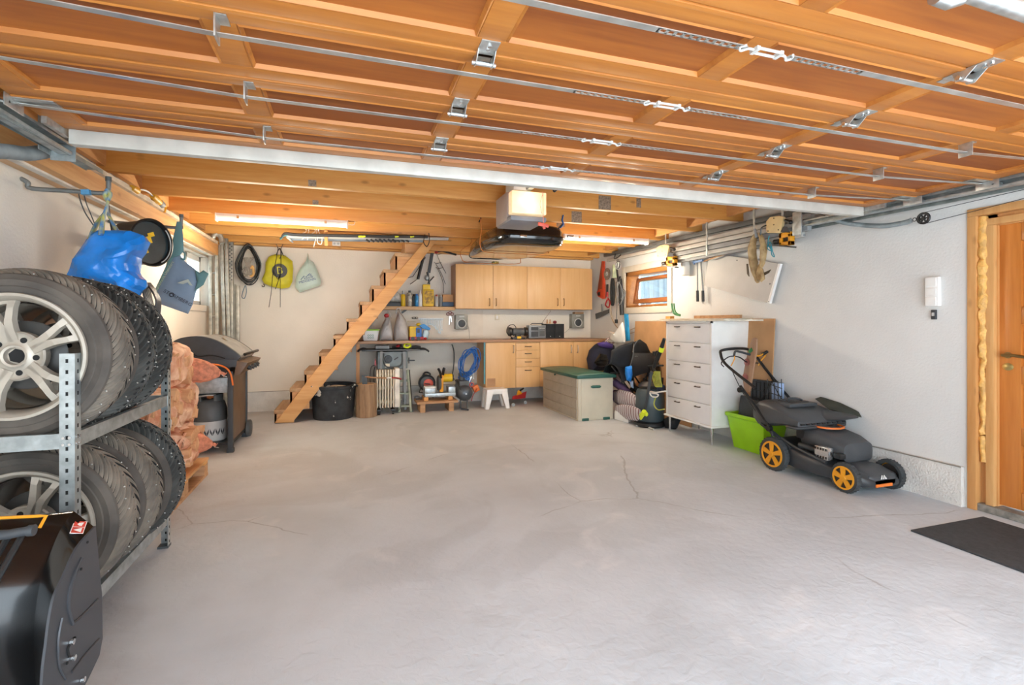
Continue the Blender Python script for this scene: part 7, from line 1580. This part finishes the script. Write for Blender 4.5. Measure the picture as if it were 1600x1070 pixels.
def hood(u, v):   # u around the arch, v along
    a_ = math.pi*(u*.92+.02); c_ = P(985, 575, Y=Yp); r_ = .30+.02*math.sin(math.pi*v)
    return Vector((c_.x-.27+v*.62, Yp+.02+.26*math.cos(a_)*1.0+.08*v, c_.z-.07+(r_+.03*math.sin(2.4*v))*math.sin(a_)**.8-.17*(1-v)**1.5*1.0-.05*v))
MB().grid(hood, 18, 8).build('hood', clo, ps, solid=.008)
MB().pillow(pts_at([(953, 568), (955, 548), (968, 540), (990, 533), (988, 555), (984, 573), (970, 574)], Yp-.18), (-.3, -1, .1), .10, rings=8).build('hood_side', clo, ps)
MB().pillow(pts_at([(990, 534), (1000, 530), (1010, 537), (1016, 550), (1020, 562), (1014, 571), (1000, 574), (990, 568)], Yp+.05), (-.3, -1, .1), .12, rings=8).build('hood_lining', mat('deep_black_cloth', '#0f1114', .9), ps)
MB().tube(smooth_path(pts_at([(984, 574), (989, 556), (991, 540), (997, 531)], Yp-.24)), .006, 6).build('hood_piping', dgrey, ps)
q = P(994, 560, Y=Yp-.06); MB().lathe([(.02, 0), (.035, 0), (.035, .01), (.02, .01)], 24, facing(q, (-.3, -1, 0)), closed=True).build('hood_joint', dgrey, ps)
for a_, b_ in (((956, 572), (990, 618)), ((966, 574), (1000, 622)), ((983, 575), (1008, 612)), ((1018, 573), (996, 615)), ((954, 583), (975, 580))): MB().tube(pts_at([a_, b_], Yp-.1), .011, 8).build('frame_tube', black, ps)
for px, py in ((992, 612), (1006, 608)): MB().lathe([(.02, 0), (.075, 0), (.08, .01), (.075, .035), (.02, .035)], 28, facing(P(px, py, Y=Yp-.02), (-.5, -1, 0)), closed=True).build('wheel', rubber, ps)
tag(MB().pillow(pts_at([(977, 573), (987, 571), (988, 585), (986, 597), (979, 594), (977, 584)], 5.5), (-.2, -1, 0), .10, wr=.02, js=20).build('blue_bag', mat('vivid_blue_cloth', '#1a7fd6', .5, bump=.3)), 'small vivid blue bag hanging from the pushchair', 'bag')
tag(MB().pillow(pts_at([(984, 598), (989, 594), (990, 607), (986, 605)], 5.5), (-.2, -1, 0), .05).build('pale_blue_cloth', mat('pale_blue2', '#9fb3d0', .7)), 'pale blue cloth under the small blue bag', 'cloth')
bk = thing('bicycle', 'small black bicycle parked behind the pushchair and vacuum cleaner', 'bicycle', (3.75, 5.9, 0))
Mb = facing(P(1008, 592, X=3.72), (-.9, -.45, 0)); rw = .20
MB().lathe([(rw-.022, -.016), (rw, -.012), (rw+.006, 0), (rw, .012), (rw-.022, .016)], 48, Mb, closed=True).build('tyre', mat('bike_tyre', '#3a3b3c', .8), bk)
MB().lathe([(rw-.03, -.008), (rw-.02, -.01), (rw-.02, .01), (rw-.03, .008)], 48, Mb, closed=True).build('rim', dgrey, bk)
for k in range(14): a_ = math.pi*2*k/14; MB().tube([Mb @ Vector((.012*math.cos(a_+.4), .012*math.sin(a_+.4), 0)), Mb @ Vector(((rw-.025)*math.cos(a_), (rw-.025)*math.sin(a_), 0))], .002, 4).build('spoke', mgrey, bk)
MB().cyl(Mb @ Vector((0, 0, -.03)), Mb @ Vector((0, 0, .03)), .016).build('hub', dsteel, bk)
MB().tube(smooth_path(ptsX([(995, 567), (1005, 572), (1020, 571), (1036, 571)], 3.70)), .012, 8).build('handlebar', char, bk); MB().tube(ptsX([(1010, 573), (1016, 598), (1008, 592)], 3.70), .014, 8).tube(ptsX([(1014, 573), (1034, 612), (1035, 590)], 3.72), .015, 8).build('frame', black, bk)
MB().tube(ptsX([(990, 617), (1012, 616), (1034, 612)], 3.6), .012, 8).build('lower_frame_tube', char, bk)
MB().tube(ptsX([(1023, 549), (1023, 556)], 3.70), .03, 10).tube(ptsX([(1027, 548), (1028, 557)], 3.72), .02, 10).build('grip', black, bk)
vc = thing('vacuum_cleaner', 'dark grey drum vacuum cleaner with yellow straps and a black hose', 'vacuum cleaner', (3.45, 5.35, 0))
vm = mat('vacuum_grey', '#3c4a50', .4, var=.08); c_ = Vector((3.40, 5.42, 0))
c_ = P(1022, 668, Z=0); c_ = Vector((c_.x+.02, c_.y+.12, 0))
MB().lathe([(0, .05), (.14, .05), (.17, .09), (.175, .30), (.165, .40), (.15, .44), (.10, .47), (0, .48)], 40, Matrix.Translation(c_)).build('drum', vm, vc)
MB().lathe([(0, .0), (.16, .0), (.19, .02), (.19, .05), (.15, .07), (0, .07)], 40, Matrix.Translation(c_)).build('base', black, vc)
MB().lathe([(0, .46), (.13, .46), (.14, .49), (.10, .53), (0, .54)], 32, Matrix.Translation(c_)).build('motor_head', black, vc)
for k in range(6): MB().tube(smooth_path(ptsX([(1023+k*1.6, 580), (1020+k*2.3, 590), (1024+k*2, 603), (1028+k, 604)], 3.36+.004*k)), .006, 6).build('yellow_cable', mat('yellow_green_cable', '#a9ad3f', .5), vc)
MB().tube(ptsX([(1038, 529), (1033, 545), (1027, 560), (1022, 574)], 3.40), [.018, .026, .028, .02], 10).build('vacuum_tube', black, vc); MB().tube(ptsX([(1034.5, 543), (1032.5, 549)], 3.40), .0285, 12).build('neon_collar', neon, vc)
MB().tube(smooth_path(ptsX([(1040, 611), (1025, 613), (1016, 612), (1018, 619), (1026, 620), (1028, 616), (1018, 614)], 3.30)), .008, 8).build('white_hose', white, vc)
MB().tube(smooth_path(ptsX([(1014, 596), (1018, 580), (1013, 610), (1010, 628), (1006, 646)], 3.25)), .016, 8).build('dark_hose', char, vc)
MB().tube(ptsX([(1007, 643), (1003, 648), (1001, 655)], 3.22), [.03, .03, .012], 10).build('neon_nozzle', neon, vc); MB().ball(P(1010, 647, X=3.22), (.02, .02, .026)).build('neon_cap', neon, vc)
MB().tube(smooth_path(ptsX([(1024, 622), (1022, 632), (1028, 640), (1038, 639)], 3.24)), .007, 6).build('yellow_pipe', MATS['yellow_green_cable'], vc)
MB().tube(smooth_path([P(995, 665, Z=.012), P(1005, 660, Z=.012), P(1013, 667, Z=.012), P(1022, 671, Z=.012)]), .012, 8).build('grey_hose', lgrey, vc)
tag(MB().pillow(ptsX([(1038, 655), (1050, 648), (1062, 655), (1056, 670), (1042, 671)], 3.62), (-1, -.4, .2), .16, wr=.02).build('black_holdall', clo), 'black holdall under the drawer cabinet', 'bag')
tag(MB().pillow(ptsX([(1016, 600), (1028, 596), (1038, 602), (1038, 612), (1024, 616)], 3.55), (-1, -.4, .2), .16).build('dark_jacket', navy), 'dark folded jacket behind the vacuum cleaner', 'jacket')
stripe = mat('striped_blanket', '#b9aeb4', .9, bump=.2)
nt = stripe.node_tree; N = nt.nodes; B = N['Principled BSDF']; tcx = N.new('ShaderNodeTexCoord'); wv = N.new('ShaderNodeTexWave'); wv.inputs['Scale'].default_value = 6; wv.bands_direction = 'Y'
nt.links.new(tcx.outputs['Object'], wv.inputs[0]); cr2 = N.new('ShaderNodeValToRGB'); nt.links.new(wv.outputs[1], cr2.inputs[0])
e = cr2.color_ramp; e.interpolation = 'CONSTANT'; e.elements[0].color = rgb('#c5bcbd'); e.elements[1].position = .9; e.elements[1].color = rgb('#7f4a4c')
for p_, c2 in ((.35, '#8f9aa6'), (.55, '#d8d2cd'), (.8, '#4c5563')): x_ = e.elements.new(p_); x_.color = rgb(c2)
nt.links.new(cr2.outputs[0], B.inputs['Base Color'])
tag(MB().pillow([P(x_, y_, X=3.35) for x_, y_ in ((960, 627), (958, 612), (968, 608), (985, 612), (1003, 624), (1004, 634), (990, 638), (972, 634))], (-.5, -1, .3), .22, wr=.02, rings=9).build('rolled_blanket', stripe), 'grey and red striped rolled blanket behind the white box', 'blanket')
tag(MB().pillow([P(x_, y_, X=3.30) for x_, y_ in ((961, 645), (961, 633), (972, 631), (990, 634), (1001, 640), (1003, 650), (996, 658), (978, 655))], (-.5, -1, .4), .20, wr=.015, rings=9).build('folded_blanket', stripe), 'striped white, red and grey blanket on the floor beside the storage chest', 'blanket')
tag(MB().hexa([P(960, 655, Z=.001), P(982, 661, Z=.001), P(996, 650, Z=.001), P(974, 645, Z=.001)], [P(960, 655, Z=.001)+Vector((0, 0, .11)), P(982, 661, Z=.001)+Vector((0, 0, .11)), P(996, 650, Z=.001)+Vector((0, 0, .11)), P(974, 645, Z=.001)+Vector((0, 0, .11))]).build('white_box', white, bev=.006), 'low white box on the floor right of the storage chest', 'box')
pvt = mat('purple_sheet', '#75608a', .5, var=.1, bump=.2)
tag(MB().tube(smooth_path([P(x_, y_, X=3.42) for x_, y_ in ((962, 598), (972, 606), (982, 618), (974, 628), (963, 622), (964, 612))]), .055, 12).build('purple_roll', pvt), 'rolled purple mat looped behind the storage chest', 'mat')
tag(MB().pillow([P(x_, y_, X=3.45) for x_, y_ in ((960, 600), (958, 588), (966, 583), (975, 590), (972, 602))], (-.5, -1, .3), .14, wr=.02).build('beige_cloth', mat('mauve_cloth', '#a08c8a', .9)), 'mauve beige cloth under the pushchair frame', 'cloth')
